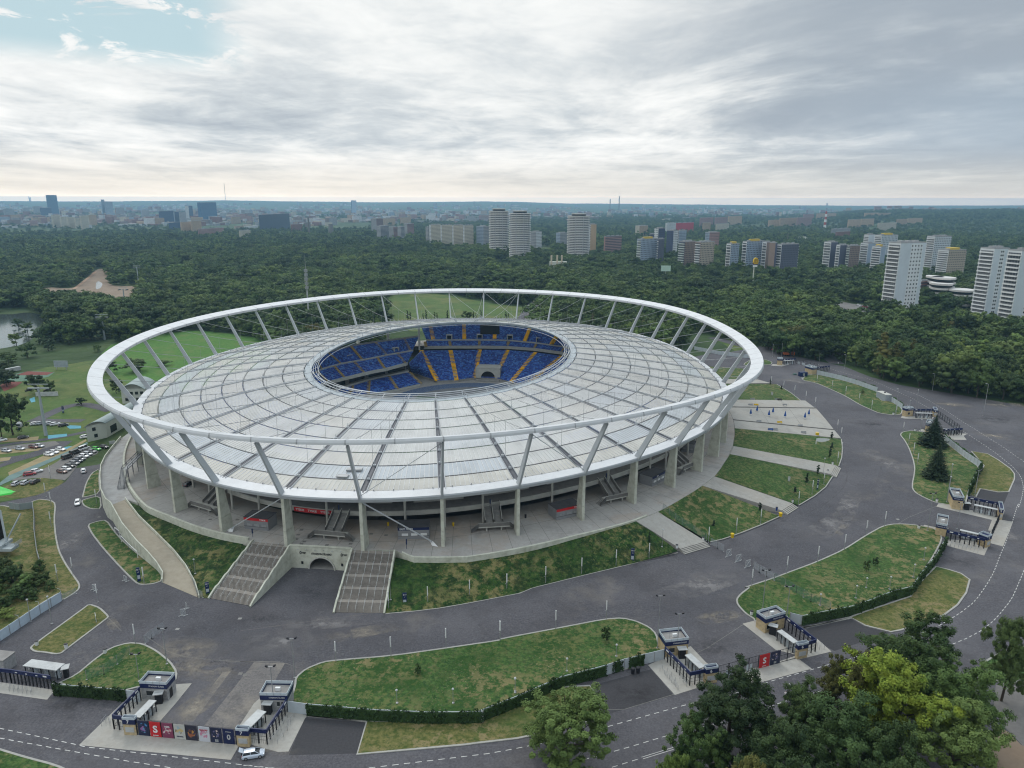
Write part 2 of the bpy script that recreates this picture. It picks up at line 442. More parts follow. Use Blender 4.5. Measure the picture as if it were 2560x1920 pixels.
bg.inputs['Strength'].default_value=1.0
W.cycles.sampling_method='MANUAL';W.cycles.sample_map_resolution=512
SC.render.engine='CYCLES'
cy=SC.cycles
cy.use_denoising=True
try:cy.denoiser='OPENIMAGEDENOISE'
except Exception:pass
try:cy.denoising_prefilter='ACCURATE'
except Exception:pass
cy.max_bounces=5;cy.diffuse_bounces=3;cy.glossy_bounces=2;cy.transparent_max_bounces=12
cy.transmission_bounces=2;cy.volume_bounces=0
cy.use_adaptive_sampling=True;cy.adaptive_threshold=.015
cy.sample_clamp_indirect=6
cy.pixel_filter_type='BLACKMAN_HARRIS';cy.filter_width=1.15
vs=SC.view_settings
vs.view_transform='Standard';vs.look='None';vs.exposure=EXPOSURE;vs.gamma=1;vs.use_curve_mapping=False
LOW_C=[(-1.07,-.31),(1.41,-.02),(-.28,-.22),(-.22,9.21),(-24.78,335.92),(2.08,138.85),(6.16,-.74),(-3.46,3.49),(.57,.72)]
UP_C=[(-1.23,.16),(1.37,-.73),(-.32,.9),(-1.61,8.24),(-24.73,334.29),(3.27,147.14),(6.89,.28),(-3.76,3.94),(.68,.67)]
LOWC=[complex(*c)for c in LOW_C];UPC=[complex(*c)for c in UP_C]
C0=Vector((-24.8,335.9,0))
ZP,ZL,ZU,ZI,ZF=6.2,22.0,40.0,29.5,-8.0
def ringpt(cs,k,z=0.0):
 t=-2*PI*k/40
 w=sum(c*cmath.exp(1j*t*(n-4))for n,c in enumerate(cs))
 return Vector((w.real,w.imag,z))
def low(k,s=1.0,z=0.0):
 p=ringpt(LOWC,k)
 q=C0+(p-C0)*s
 return Vector((q.x,q.y,z))
def up(k,s=1.0,z=ZU):
 p=ringpt(UPC,k)
 q=C0+(p-C0)*s
 return Vector((q.x,q.y,z))
E1=Vector((math.cos(math.radians(80)),math.sin(math.radians(80)),0));E2=Vector((E1.y,-E1.x,0))
CI=Vector((-30.1,337.1,0))
def loc(e1,e2,z=0.0):
 p=CI+E1*e1+E2*e2
 return Vector((p.x,p.y,z))
def interp(tab,x):
 if x<=tab[0][0]:return tab[0][1]
 for(a,va),(b,vb)in zip(tab,tab[1:]):
  if x<=b:return va+(vb-va)*(x-a)/(b-a)
 return tab[-1][1]
PODR=[(0,1.05),(9.8,1.053),(10.4,1.048),(11.2,1.039),(11.9,1.03),(12.8,1.024),(13.6,1.025),(14.3,1.029),(15,1.041),(15.6,1.046),(16.2,1.052),(16.9,1.063),(17.4,1.066),(18.3,1.056),(19.7,1.056),(20.35,1.035),(20.6,1.0),(20.75,.997),(22.3,.999),(23,1.01),(23.9,1.021),(24.4,1.035),(26,1.035),(30,1.045),(40,1.05)]
def pod(k):return interp(PODR,k%40)
RIDGE=[(-70,60),(-35.4,77),(-28,74),(-21.3,92),(-16,78),(-11,65),(-6,72),(-2.5,84),(1,72),(4,52),(12,40),(20.7,27),(27,30),(34.7,44),(70,50)]
def sm(a,b,x):
 t=max(0.0,min(1.0,(x-a)/(b-a)))
 return t*t*(3-2*t)
def hgt(x,y):
 r=math.hypot(x,y);a=math.degrees(math.atan2(x,y))
 if r<2600:return 0.0
 if abs(a)>90:return 0.0
 wob=5*math.sin(a*.9+1)+3*math.sin(a*2.3)+2*math.sin(a*5.1)
 far=(interp(RIDGE,a)+wob*.35)*sm(6500,11800,r)*(1-sm(13300,16500,r))
 mid=50*sm(19,29,a)*sm(2900,4700,r)*(1-sm(5400,8000,r))*(.86+.08*math.sin(a*.8))
 left=18*sm(-8,-26,a)*sm(3000,6000,r)*(1-sm(6500,9000,r))
 return max(far,mid,left)-0.0
kinds=[40*i/240 for i in range(240)]
base=[low(k,.80)for k in kinds]
radii=[0,.12,.25,.4,.6,.8,1]
rows_=[]
for f in radii:
 ring_=[]
 for k,b in zip(kinds,base):
  d=(b-C0);R=d.length
  p=C0+d.normalized()*(R+(900-R)*f)
  ring_.append(Vector((p.x,p.y,-.06)))
 rows_.append(ring_)
for R in(1200,1600,2100,2600,3000,3400,3900,4400,4900,5500,6200,7000,8000,9000,10000,10900,11700,12400,13300,14500,16000,17400):
 rr=[]
 for k,b in zip(kinds,base):
  p=C0+(b-C0).normalized()*R
  rr.append(Vector((p.x,p.y,hgt(p.x,p.y)-.06)))
 rows_.append(rr)
g=MB();g.loft(rows_,0,True,True)
tag(g.build('ground',FOREST_FLOOR),kind='structure')
def star_sheet(name,mt,poly,z,s_in=.9):
 """sheet between the stadium's footprint and an outline around it"""
 n=len(poly);rows=[[],[]]
 N=720
 for i in range(N):
  th=2*PI*i/N
  d=Vector((math.cos(th),math.sin(th)))
  best=1e9
  for j in range(n):
   a=poly[j].to_2d()-C0.to_2d();b=poly[(j+1)%n].to_2d()-C0.to_2d()
   e=b-a;den_=d.x*e.y-d.y*e.x
   if abs(den_)<1e-9:continue
   t=(a.x*e.y-a.y*e.x)/den_;u_=(a.x*d.y-a.y*d.x)/den_
   if t>0 and-1e-6<=u_<=1+1e-6:best=min(best,t)
  kk=(-th+cmath.phase(LOWC[5]))/(2*PI)*40
  rin=(low(kk)-C0).length*s_in
  rows[0].append((C0.x+d.x*rin,C0.y+d.y*rin,z));rows[1].append((C0.x+d.x*best,C0.y+d.y*best,z))
 m=MB();m.loft(rows,0,True)
 return tag(m.build(name,mt),kind='structure')
asph=[Vector((-330,40,0)),Vector((-300,130,0)),at('c2',0,1390),at('c2',330,1350),at('c2',640,1210),at('c2',800,1000),at('c2',1050,880),at('c2',1200,760)]
asph+=[low(k,1.03)for k in(27,28,30,32,34,36,38)]+[low(k,1.09)for k in(0,2,3)]+[low(4,1.16),low(5.4,1.30)]
asph+=row('a7',[(1560,470),(1750,500)])+row('a8',[(150,425),(330,520),(700,600),(860,665),(1075,725),(1500,795),(1936,870)])+[Vector((330,270,0)),Vector((420,40,0))]
star_sheet('asphalt_apron',ASPH,asph,0.0)
def ribbon(pts,w,z,closed=False):
 """flat strip of width w along a polyline"""
 n=len(pts);L,R=[],[]
 for i in range(n):
  a=pts[(i-1)%n]if closed or i>0 else pts[i]
  b=pts[(i+1)%n]if closed or i<n-1 else pts[i]
  d=(b-a).to_2d()
  d=d.normalized()if d.length>1e-6 else Vector((1,0))
  s=Vector((-d.y,d.x))*w/2
  L.append(Vector((pts[i].x+s.x,pts[i].y+s.y,z)));R.append(Vector((pts[i].x-s.x,pts[i].y-s.y,z)))
 return L,R
def smooth_poly(pts,it=2,closed=True):
 for _ in range(it):
  out=[]
  n=len(pts)
  rng=range(n)if closed else range(n-1)
  if not closed:out.append(pts[0])
  for i in rng:
   a,b=pts[i],pts[(i+1)%n]
   out+=[a*.8+b*.2,a*.2+b*.8]
  if not closed:out.append(pts[-1])
  pts=out
 return pts
def lawn(pts,mt=GRASS,kerb=True,z=.13,name='lawn',it=1):
 pts=smooth_poly(pts,it)if it else pts
 m=MB();m.prism([(p.x,p.y)for p in pts],-.03,z)
 o=tag(m.build(name,mt,None,origin=pts[0]*1.0),kind='structure')
 if kerb:
  L,R=ribbon(pts,.42,z+.03,True)
  kb=MB()
  n=len(pts)
  lo=[Vector((p.x,p.y,-.02))for p in R];lo2=[Vector((p.x,p.y,-.02))for p in L]
  kb.loft([lo,R,L,lo2],0,True)
  k=kb.build('kerb',KERB,None,origin=pts[0]*1.0);k.parent=o;k.location=(0,0,0)
 return o
def pave(pts,mt=CONC,z=.05,name='pavement'):
 m=MB();m.prism([(p.x,p.y)for p in pts],-.02,z)
 return tag(m.build(name,mt,None,origin=pts[0]*1.0),kind='structure')
L1=row('a2',[(322,1140),(380,1090),(480,1050),(560,1040),(870,1015),(1190,970),(1500,925)])+row('a3',[(115,918),(435,858),(720,803),(820,797),(900,815),(975,850),(1015,890),(1030,960),(1058,1000),(950,1055),(860,1085),(700,1120),(470,1170),(200,1290),(0,1368)])+row('a2',[(1400,1372),(1100,1375),(770,1370),(385,1335),(275,1318),(318,1190)])
lawn(L1)
lawn(row('a2',[(385,1360),(770,1390),(1100,1400),(1400,1397)])+row('a3',[(0,1393),(200,1315),(470,1195),(632,1187),(662,1232),(690,1300),(620,1390),(430,1445),(215,1490),(0,1515)])+row('a2',[(1300,1526),(1000,1553),(675,1582),(730,1393)]),GRASS_DRY,it=0)
L3=row('a3',[(1582,802),(1530,770),(1485,720),(1478,690),(1500,660),(1560,615)])+row('a4',[(0,622),(170,567),(240,540),(420,473),(575,403),(700,322),(800,266),(870,254),(960,257),(1080,275),(1130,305),(1140,345),(1085,450),(1010,560),(965,640),(850,672),(720,712),(500,752),(400,782),(290,810),(235,790),(180,800),(60,815)])
lawn(L3)
lawn(row('a4',[(345,852),(500,820),(610,792),(720,752),(960,672),(1000,605),(1105,500),(1180,518),(1250,540),(1300,575),(1280,650),(1230,720),(1150,780),(1040,822),(900,866),(845,876),(700,840),(620,796)]),GRASS_DRY,it=0)
L5=row('c5',[(508,678),(540,645),(640,632),(760,645),(850,690),(960,715),(1010,742),(1100,820),(1250,940),(1430,1062),(1400,1130),(1340,1240),(1290,1340),(1255,1500),(1090,1490),(920,1462),(780,1400),(690,1350),(650,1300),(650,1230),(668,1150),(678,1060),(658,960),(610,830),(560,740)])
lawn(L5)
lawn(row('c5',[(1330,868),(1520,900),(1640,970),(1780,1070),(1825,1130),(1825,1190),(1760,1335),(1640,1340),(1530,1320),(1430,1300),(1380,1395),(1310,1370),(1360,1240),(1475,1035),(1400,950)]),GRASS_DRY,it=0)
lawn(row('c4',[(955,385),(985,350),(1010,330),(1120,325),(1370,382),(1700,482),(1760,515),(1790,605),(1905,612),(2025,690),(2012,750),(1930,757),(1780,737),(1690,700),(1560,640),(1430,560),(1270,485),(1110,415)]))
lawn(row('c4',[(330,215),(420,165),(560,165),(640,192),(630,217),(600,222),(440,222),(380,240)]))
lawn(row('a1',[(505,258),(560,240),(612,232),(660,300),(700,345),(760,400),(930,535),(932,583),(880,600),(812,605),(780,590),(700,510),(600,400),(530,310)]))
lawn(row('c2',[(985,1075),(905,1120),(850,1220),(822,1330),(815,1362),(988,1318),(978,1180)]))
lawn(row('c2',[(815,1385),(810,1405),(832,1442),(900,1472),(1000,1472),(988,1340)]))
lawn(row('c3',[(365,190),(500,203),(548,235),(535,400),(550,560),(580,700),(640,820),(720,940),(785,1032),(780,1080),(720,1130),(612,1192),(598,1110),(450,1195),(0,1500),(-300,1700),(-500,1200),(-300,300),(0,250),(200,290)]),GRASS_DRY)
lawn(row('d5',[(530,700),(570,650),(1430,25),(1540,-60),(1720,0),(1875,150),(1850,185),(1120,735),(1060,785),(960,800),(780,770),(600,755)]),GRASS_DRY)
lawn(row('a1',[(440,1125),(540,1040),(640,968),(740,940),(820,945),(900,985),(980,1050),(1018,1108),(1010,1160),(810,1190),(700,1218),(320,1180)]))
lawn(row('a1',[(-200,1490),(0,1555),(150,1600),(320,1645),(420,1690),(300,1900),(-300,1900)]))
lawn(row('a4',[(1370,1060),(1470,1000),(1613,960),(1760,930),(1760,1140),(1613,1145),(1560,1172),(1460,1172),(1440,1100)]))
pave(row('a4',[(1450,1182),(1613,1150),(1900,1120),(1900,1600),(1620,1545),(1500,1420),(1440,1300)]),GRAVEL,.012,'gravel_yard')
lawn(row('a4',[(1430,1440),(1500,1430),(1620,1550),(1900,1620),(1900,1900),(1350,1900)]),SAND,False,.03,'bare_ground')
pave(row('a1',[(455,1528),(740,1250),(860,1185),(1105,1172),(1010,1290),(925,1387),(790,1385),(720,1440),(1380,1525),(1330,1613)]))
pave(row('b6',[(1390,730),(1560,470),(1640,400),(1900,540),(2085,590),(2060,625),(1900,945),(1800,950),(1540,880)]))
pave(row('b8',[(90,810),(240,740),(560,600),(730,780),(850,860),(850,960),(740,1030),(385,1140)]))
pave(row('b8',[(1135,352),(1280,315),(1620,600),(1960,520),(2118,660),(1850,725),(1760,745),(1900,850),(1250,1025),(1050,900),(1480,790),(1740,700),(1500,640)]))
pave(row('c8',[(865,655),(900,605),(1100,630),(1840,830),(1920,690),(1870,860),(2045,890),(1890,1268),(1690,1215),(1600,1408),(960,1240),(1000,1160),(1640,1180),(1700,1030),(1660,1020),(1720,860)]))
pave(row('c8',[(640,985),(680,935),(860,975),(1000,1040),(930,1120),(790,1100),(830,1030)]))
pave(row('c5',[(515,480),(530,460),(900,475),(880,500),(560,490)]))
pave(row('c5',[(720,630),(760,612),(1000,660),(1285,665),(1240,690),(1275,738),(1120,735),(990,700)]))
pave(row('d5',[(-250,1250),(0,1285),(950,1420),(815,1588),(0,1472),(-250,1440)]))
pave(row('c4',[(630,230),(640,215),(870,205),(800,225),(740,238)]))
pave(row('b6',[(1065,690),(1560,62),(1865,72),(1640,470),(1400,720)]),ASPH_OLD,.006,'worn_lane')
pave(row('b6',[(880,640),(1250,160),(1330,150),(960,650)]),ASPH_OLD,.006,'worn_lane')
pave(row('a3',[(632,1188),(985,1090),(1115,1240),(700,1360),(660,1250)]),multi_noise('fresh_asphalt',[((.036,.036,.04),(.062,.061,.066),2.5,.25,.75),((.1,.095,.09),.2,.6,.78,.3)]),.006,'fresh_asphalt_pad')
pave(row('a2',[(375,1372),(725,1395),(672,1575),(280,1585)]),bpy.data.materials['fresh_asphalt'],.006,'fresh_asphalt_pad')
pave(row('a4',[(355,858),(610,798),(700,845),(840,880),(520,985),(420,930)]),bpy.data.materials['fresh_asphalt'],.006,'fresh_asphalt_pad')
pave(row('c5',[(1385,1395),(1432,1303),(1640,1345),(1760,1340),(1700,1480)]),bpy.data.materials['fresh_asphalt'],.006,'fresh_asphalt_pad')
def dashes(pts,dash=1.15,gap=.95,w=.16,name='lane_marking'):
 m=MB()
 d=0.0;on=True;left=dash;cur=pts[0];i=0;start=cur
 segs=[]
 for a,b in zip(pts,pts[1:]):
  L=(b-a).length;u=(b-a)/max(L,1e-6);s=0.0
  while s<L-1e-6:
   st=min(left,L-s)
   if on:segs.append((a+u*s,a+u*(s+st)))
   s+=st;left-=st
   if left<=1e-6:
    on=not on;left=dash if on else gap
 for p,q in segs:
  if(q-p).length<.05:continue
  d_=(q-p).normalized();s_=Vector((-d_.y,d_.x,0))*w/2
  m.quad(p-s_+Vector((0,0,.008)),q-s_+Vector((0,0,.008)),q+s_+Vector((0,0,.008)),p+s_+Vector((0,0,.008)))
 return tag(m.build(name,PAINT),kind='structure')
curveA=smooth_poly(row('a3',[(-300,1655),(10,1583),(200,1548),(450,1498),(685,1435),(980,1352),(1260,1275),(1613,1195)])+row('a4',[(80,1180),(380,1095),(500,1060),(600,1035),(740,985),(930,920),(1115,845),(1240,770),(1330,700),(1400,600),(1440,530),(1480,420),(1510,360),(1540,260),(1580,130)])+row('c5',[(1870,1530),(1912,1400),(1930,1290),(1915,1205),(1880,1130),(1800,1040),(1640,910),(1500,810),(1380,730),(1280,665),(1100,545),(950,440),(830,365),(650,260),(530,205)])+row('c4',[(1660,365),(1500,335),(1250,262),(1120,215)]),1,False)
curveA=row('a2',[(20,1643),(150,1657),(330,1668),(520,1675),(700,1664)])+curveA[3:]
dashes(row('a1',[(-250,1378),(30,1437),(430,1522),(495,1538),(960,1590),(1480,1650),(1640,1665)]))
dashes(curveA)
dashes(row('a1',[(-250,1430),(0,1487),(400,1560),(740,1620),(1000,1660),(1500,1740)]))
curveB=row('a2',[(100,1760),(700,1790)])+row('a3',[(300,1690),(780,1562),(1120,1460),(1500,1370)])+row('a4',[(200,1285),(440,1215),(540,1185),(900,1060),(1270,920),(1380,860),(1450,800),(1540,690),(1580,600),(1613,520),(1660,380)])+row('c5',[(2080,1200),(2040,1090),(1930,980),(1850,930),(1700,820),(1570,740),(1350,600),(1200,510),(1040,400),(820,270),(700,210),(560,165)])
dashes(smooth_poly(curveB,1,False))
dashes(row('a3',[(930,1597),(1115,1540)]),30,.1,.12,'edge_line');dashes(row('a3',[(940,1606),(1118,1551)]),30,.1,.12,'edge_line')
dashes(row('a3',[(760,1655),(910,1608)]))
ar=MB();aa=[at('a4',x,y,.012)for x,y in[(296,1206),(262,1188),(254,1177),(262,1172),(272,1183)]]
for p,q in((0,1),(1,2),(2,3),(3,4),(4,1)):ar.bar(aa[p],aa[q],.18,.004)
tag(ar.build('arrow_marking',PAINT),kind='structure')
for pts,w in((row('c7',[(1990,560),(1935,640),(1990,760),(1960,900),(1800,1050),(1560,1180)]),.5),(row('c5',[(210,700),(260,830),(295,950),(270,1150),(150,1350),(0,1480)]),.35),(row('c5',[(250,740),(305,960),(285,1150),(160,1370),(20,1490)]),.35)):
 L,R=ribbon(smooth_poly(pts,2,False),w*.55,.007)
 m=MB();m.loft([R,L]);tag(m.build('tyre_trace',bpy.data.materials.get('tyre_worn')or multi_noise('tyre_worn',[((.075,.071,.076),(.11,.105,.11),2,.3,.7),((.06,.057,.062),.3,.45,.6,.9)])),kind='structure')
DUST=decal('road_dust',(.30,.265,.215),.22,.42,.64,1.1);OIL=decal('oil_film',(.03,.029,.032),.3,.42,.60,.6);WORN=decal('worn_polish',(.20,.19,.19),.25,.42,.58,1.0)
for i,(mt,fr,x,y,rx,ry,rz)in enumerate(((DUST,'b6',1150,130,11,4,-.2),(DUST,'b6',900,110,8,3,.1),(DUST,'b6',1000,480,3,12,-.45),(DUST,'a1',1080,980,12,5,-.2),(WORN,'a2',250,930,16,7,.1),(DUST,'a2',690,880,14,2.2,.35),(WORN,'a2',500,820,22,3,.2),(OIL,'a1',1500,800,9,4,0),(OIL,'a2',420,640,6,8,0),(WORN,'a3',1300,600,30,4,.5),(DUST,'a3',1350,800,8,2,.3),(DUST,'b8',900,260,8,2,.3),(OIL,'b8',800,600,8,6,0),(WORN,'a4',500,260,30,4,.7),(WORN,'a4',600,150,26,3,1.0),(DUST,'a4',560,290,9,1.2,.9),(OIL,'a4',1250,470,8,6,0),(WORN,'c5',350,1000,6,26,.1),(DUST,'c5',1100,330,14,4,-.5),(DUST,'c5',1600,700,14,2.5,-.8),(OIL,'c5',1600,500,16,8,-.4),(DUST,'c5',1750,330,20,5,-.3),(OIL,'a1',450,1280,12,5,-.2),(DUST,'a1',650,830,5,1.2,-.8),(WORN,'c3',700,600,4,16,.3),(OIL,'a3',900,1230,8,4,.3),(WORN,'a4',1500,300,4,20,.1),(DUST,'a2',120,1560,10,2,0),(WORN,'c4',900,400,20,3,-.7),(OIL,'c4',1700,850,12,5,.2))):
 p=at(fr,x,y);m=MB();m.box(Vector((p.x,p.y,.010+.0012*i)),rx*2,ry*2,.0005,0,rz)
 m.f=m.f[1:2];m.m=m.m[1:2];m.sm=m.sm[1:2]
 o=tag(m.build({DUST:'road_dust',OIL:'oil_stain',WORN:'worn_asphalt_patch'}[mt],mt,None,origin=Vector((p.x,p.y,0))),kind='structure')
for fr,pts in(('a1',[(850,905),(1000,1010),(1300,1045),(1613,1045)]),('a2',[(0,1045),(250,1050),(330,1080)]),('a2',[(0,870),(500,800),(1000,740)]),('a3',[(985,1090),(1260,1000),(1520,830)]),('a1',[(620,790),(700,870)]),('a4',[(820,330),(900,235),(1110,150)]),('a3',[(640,1190),(700,1360),(1300,1180)]),('c4',[(1330,820),(1560,800),(2020,790)])):
 L,R=ribbon(smooth_poly(row(fr,pts),1,False),.14,.0085);m=MB();m.loft([R,L]);tag(m.build('asphalt_seam',CONC_D if fr!='a2' else ASPH_OLD),kind='structure')
for fr,x,y in(('a1',1382,798),('a1',1022,858),('a1',1385,1115),('a1',1412,1122),('a4',885,226),('a1',570,213)):
 p=at(fr,x,y);m=MB();m.box(Vector((p.x,p.y,.004)),.9,.8,.012);tag(m.build('manhole_cover',CONC_M if y in(798,858,226)else CONC_D,None,origin=p),'square steel manhole cover set in the asphalt' if y in(798,858,226)else 'dark manhole cover in the pale lane behind the near gate','manhole cover','manhole covers in the asphalt')
ST=empty('stadium',C0,'large oval stadium with white ring roof and blue seats','stadium')
def spart(m,name,mats,parent=None):
 return m.build(name,mats,parent or ST)
def roofmat():
 m,nt,b=new_mat('roof_polycarbonate')
 at_=node(nt,'ShaderNodeVertexColor',layer_name='tint')
 n=node(nt,'ShaderNodeTexNoise',i_Scale=.12,i_Detail=8.0,i_Roughness=.7)
 nt.links.new(wpos(nt),n.inputs['Vector'])
 r=ramp(nt,[(.32,(.74,.74,.73)),(.55,(1,1,1)),(.75,(.9,.87,.82))])
 nt.links.new(n.outputs['Fac'],r.inputs['Fac'])
 mx=node(nt,'ShaderNodeMix',data_type='RGBA',blend_type='MULTIPLY');mx.inputs['Factor'].default_value=.8
 nt.links.new(at_.outputs['Color'],mx.inputs['A']);nt.links.new(r.outputs['Color'],mx.inputs['B'])
 nt.links.new(mx.outputs['Result'],b.inputs['Base Color'])
 b.inputs['Roughness'].default_value=.55;b.inputs['Specular IOR Level'].default_value=.3
 tr=nt.nodes.new('ShaderNodeBsdfTranslucent');tr.inputs['Color'].default_value=(.75,.78,.78,1)
 ms=nt.nodes.new('ShaderNodeMixShader');ms.inputs['Fac'].default_value=.24
 nt.links.new(b.outputs[0],ms.inputs[1]);nt.links.new(tr.outputs[0],ms.inputs[2]);nt.links.new(ms.outputs[0],nt.nodes['Material Output'].inputs['Surface'])
 return m
ROOFM=roofmat()
def inner(k,s=1.0,z=ZI):
 d=(low(k)-Vector((CI.x,CI.y,0)))
 a,b=86.2,57.5
 x,y=d.dot(E1),d.dot(E2)
 t=math.atan2(y/125.0,x/152.0)
 p=CI+E1*(a*s*math.cos(t))+E2*(b*s*math.sin(t))
 return Vector((p.x,p.y,z))
def roof_z(f):
 return ZL+.35+(ZI-ZL)*f+.9*math.sin(PI*f)
def roofp(k,f,dz=0.0):
 a,b=low(k,.985),inner(k)
 p=a.lerp(b,f);return Vector((p.x,p.y,roof_z(f)+dz))
NB=8
for k in range(40):
 m=MB();tints=[]
 ns=14
 band=[.012,.10,.215,.335,.455,.58,.70,.82,.955]
 for j in range(NB):
  f0,f1=band[j]+.0035,band[j+1]-.0035
  pt=random.random()
  for i in range(ns):
   u0,u1=k+.045+.91*i/ns,k+.045+.91*(i+1)/ns
   gx=.012*.91
   m.quad(roofp(u0,f0),roofp(u0,f1,.10),roofp(u1-gx,f1,.10),roofp(u1-gx,f0))
   q=random.random()
   base_t=(.64,.635,.61)if pt<.70 else((.60,.62,.63)if pt<.86 else(.645,.62,.57))
   if j==0:base_t=(.65,.63,.575)
   if j==1:base_t=(.56,.60,.635)if pt<.7 else(.62,.62,.60)
   v=.93+.10*q
   tints.append(tuple(c*v for c in base_t))
   m.quad(roofp(u1-gx,f0,.07),roofp(u1-gx,f1,.17),roofp(u1,f1,.17),roofp(u1,f0,.07));tints.append((.72,.72,.71))
 for f in band[1:-1]:
  pp=[roofp(k+u,f,.2)for u in(.05,.25,.5,.75,.95)]
  for p,q in zip(pp,pp[1:]):m.bar(p,q,.12,.14,1)
  for u in(.25,.5,.75):m.tube(roofp(k+u,f,.2),roofp(k+u,f,1.0),.04,n=3,m=1,caps=False)
 tints+=[(.5,.5,.5)]*(len(m.f)-len(tints))
 o=spart(m,'roof_panel',[ROOFM,CABLE])
 ca=o.data.color_attributes.new('tint','FLOAT_COLOR','CORNER')
 buf=[]
 for p in o.data.polygons:
  t=tints[p.index]
  buf+=[t[0],t[1],t[2],1.0]*p.loop_total
 ca.data.foreach_set('color',buf)
 gm=MB()
 fs=[0.0,.1,.2,.3,.4,.5,.6,.7,.8,.9,.965]
 wd=.05
 gm.loft([[roofp(k-wd,f,-.06)for f in fs],[roofp(k+wd,f,-.06)for f in fs]],0)
 for f0,f1 in zip(fs,fs[1:]):
  gm.bar(roofp(k-.045,f0,.3),roofp(k-.045,f1,.3),.16,.22,1)
  gm.bar(roofp(k+.045,f0,.3),roofp(k+.045,f1,.3),.12,.18,1)
  gm.bar(roofp(k+.0,f0,.05),roofp(k+.0,f1,.05),.5,.1,0)
 for f in band[1:]:
  c=roofp(k,min(f,.97),.3);gm.box(c-Vector((0,0,.2)),.9,.5,.5,1)
  gm.tube(c,c+Vector((0,0,1.5)),.07,n=4,m=1)
 spart(gm,'roof_girder',[GUTTER,STRUTG])
m=MB()
ks_=[40*i/240 for i in range(240)]
prof=[(.972,ZL-1.0),(.972,ZL+.25),(.9795,ZL+.55),(1.0045,ZL+.05),(1.0055,ZL-.35),(1.0035,ZL-1.25),(.985,ZL-1.35)]
m.loft([[low(k,s,z)for k in ks_]for s,z in prof+prof[:1]],0,True)
for i,f in enumerate(m.f):
 j=i//240
 m.m[i]={0:1,1:2,2:0,3:1,4:1,5:1,6:1}[j]
lr=spart(m,'lower_ring',[WHITE,STRUTG,GUTTER])
gm=MB()
for i in range(0,160):
 k=i*.25+.12;p=low(k,.9795,ZL+.5);gm.box(p,.25,.25,.5)
gm.build('gutter_brackets',GREYM,lr)['kind']='stuff'
m=MB()
w2,t2,tl=2.3,.62,math.radians(15)
rows=[]
for du,dv in((-w2,t2),(w2,t2),(w2*1.04,0),(w2,-t2),(-w2,-t2),(-w2*1.04,0)):
 r=[]
 for k in ks_:
  p=up(k);n=(up(k)-up(k+.01));t=Vector((-n.y,n.x,0)).normalized()
  if t.dot(p-C0)<0:t=-t
  q=p+t*(du*math.cos(tl)-dv*math.sin(tl)*1.0)+Vector((0,0,du*math.sin(tl)+dv*math.cos(tl)))
  r.append(q)
 rows.append(r)
m.loft(rows+rows[:1],0,True)
nf=len(m.f)
for kj in range(40):
 for off in(-.5,0):
  jr=[]
  for du,dv in((-w2,t2),(w2,t2),(w2*1.04,0),(w2,-t2),(-w2,-t2),(-w2*1.04,0)):
   rr_=[]
   for k in(kj+off-.008,kj+off+.008):
    p=up(k);n=(up(k)-up(k+.01));t=Vector((-n.y,n.x,0)).normalized()
    if t.dot(p-C0)<0:t=-t
    rr_.append(p+t*((du*math.cos(tl)-dv*math.sin(tl))*1.01)+Vector((0,0,du*math.sin(tl)+dv*math.cos(tl)*1.03)))
   jr.append(rr_)
  m.loft(jr+jr[:1],1)
ur=spart(m,'compression_ring',[WHITE,GREYM])
m=MB()
rl=[]
for k in ks_:
 p=up(k);n=(up(k)-up(k+.01));t=Vector((-n.y,n.x,0)).normalized()
 if t.dot(p-C0)<0:t=-t
 rl.append(p+t*(w2*math.cos(tl)+.15)+Vector((0,0,w2*math.sin(tl)-.05)))
rl=rl[162:]+rl[:79]
m.loft([[p+Vector((0,0,-.25))for p in rl],[p+Vector((0,0,.35))for p in rl]])
m.build('ring_edge_strip',GUTTER,ur)  # plain dark strip along the outer edge of the ring's far half
for k in range(40):
 a,b=low(k,1.0,ZL-.2),up(k,1.0,ZU-.8)
 d=(b-a).normalized();rad=(low(k)-low(k+.01));rad=Vector((-rad.y,rad.x,0)).normalized()
 tan=d.cross(rad).normalized()
 m=MB()
 n_=tan.cross(d).normalized()
 w0,w1,h0,h1=.66,.56,1.9,1.25
 vs=[a+tan*sx*w0/2+n_*sy*h0/2 for sx,sy in((-1,-1),(1,-1),(1,1),(-1,1))]+[b+tan*sx*w1/2+n_*sy*h1/2 for sx,sy in((-1,-1),(1,-1),(1,1),(-1,1))]
 m.add(vs,[(0,3,2,1),(4,5,6,7),(0,1,5,4),(1,2,6,5),(2,3,7,6),(3,0,4,7)])
 spart(m,'strut',STRUTG)
 m=MB()
 p0,p1=up(k,.99,ZU-.6),inner(k,1.0,ZI+2.6)
 N=6
 pts=[]
 for i in range(N+1):
  f=i/N;q=p0.lerp(p1,f);q.z-=2.2*math.sin(PI*f);pts.append(q)
 for p,q in zip(pts,pts[1:]):m.tube(p,q,.085,n=5,caps=False)
 for f in(.3,.45,.6,.75,.9):
  i=f*N;j=int(i);q=pts[j].lerp(pts[j+1],i-j)
  fr=roofp(k,min(.97,max(.02,f*1.08-.1)),.3)
  m.tube(q,Vector((q.x,q.y,min(fr.z,q.z-.3))),.045,n=4,caps=False)
 spart(m,'suspension_cable',CABLE)
for k0,k1,r in((20,21,.10),(19,18,.10),(-1,0,.11),(0,1,.12),(1,0,.12),(12,13,.1),(13,12,.1),(22,23,.22),(18.999,18,.1)):
 m=MB()
 if k0==22:m.tube(low(22,1.0,ZL-1.2),at('b7',285,520,ZP+.7),.16,n=6);m.tube(low(21,1.0,ZL-1.2),at('b7',2135,640,ZP+.7),.2,n=6)
 else:m.tube(up(k0,1,ZU-1),low(k1,1,ZL+.4),r,n=5)
 spart(m,'bracing_rod',STRUTG)
m=MB()
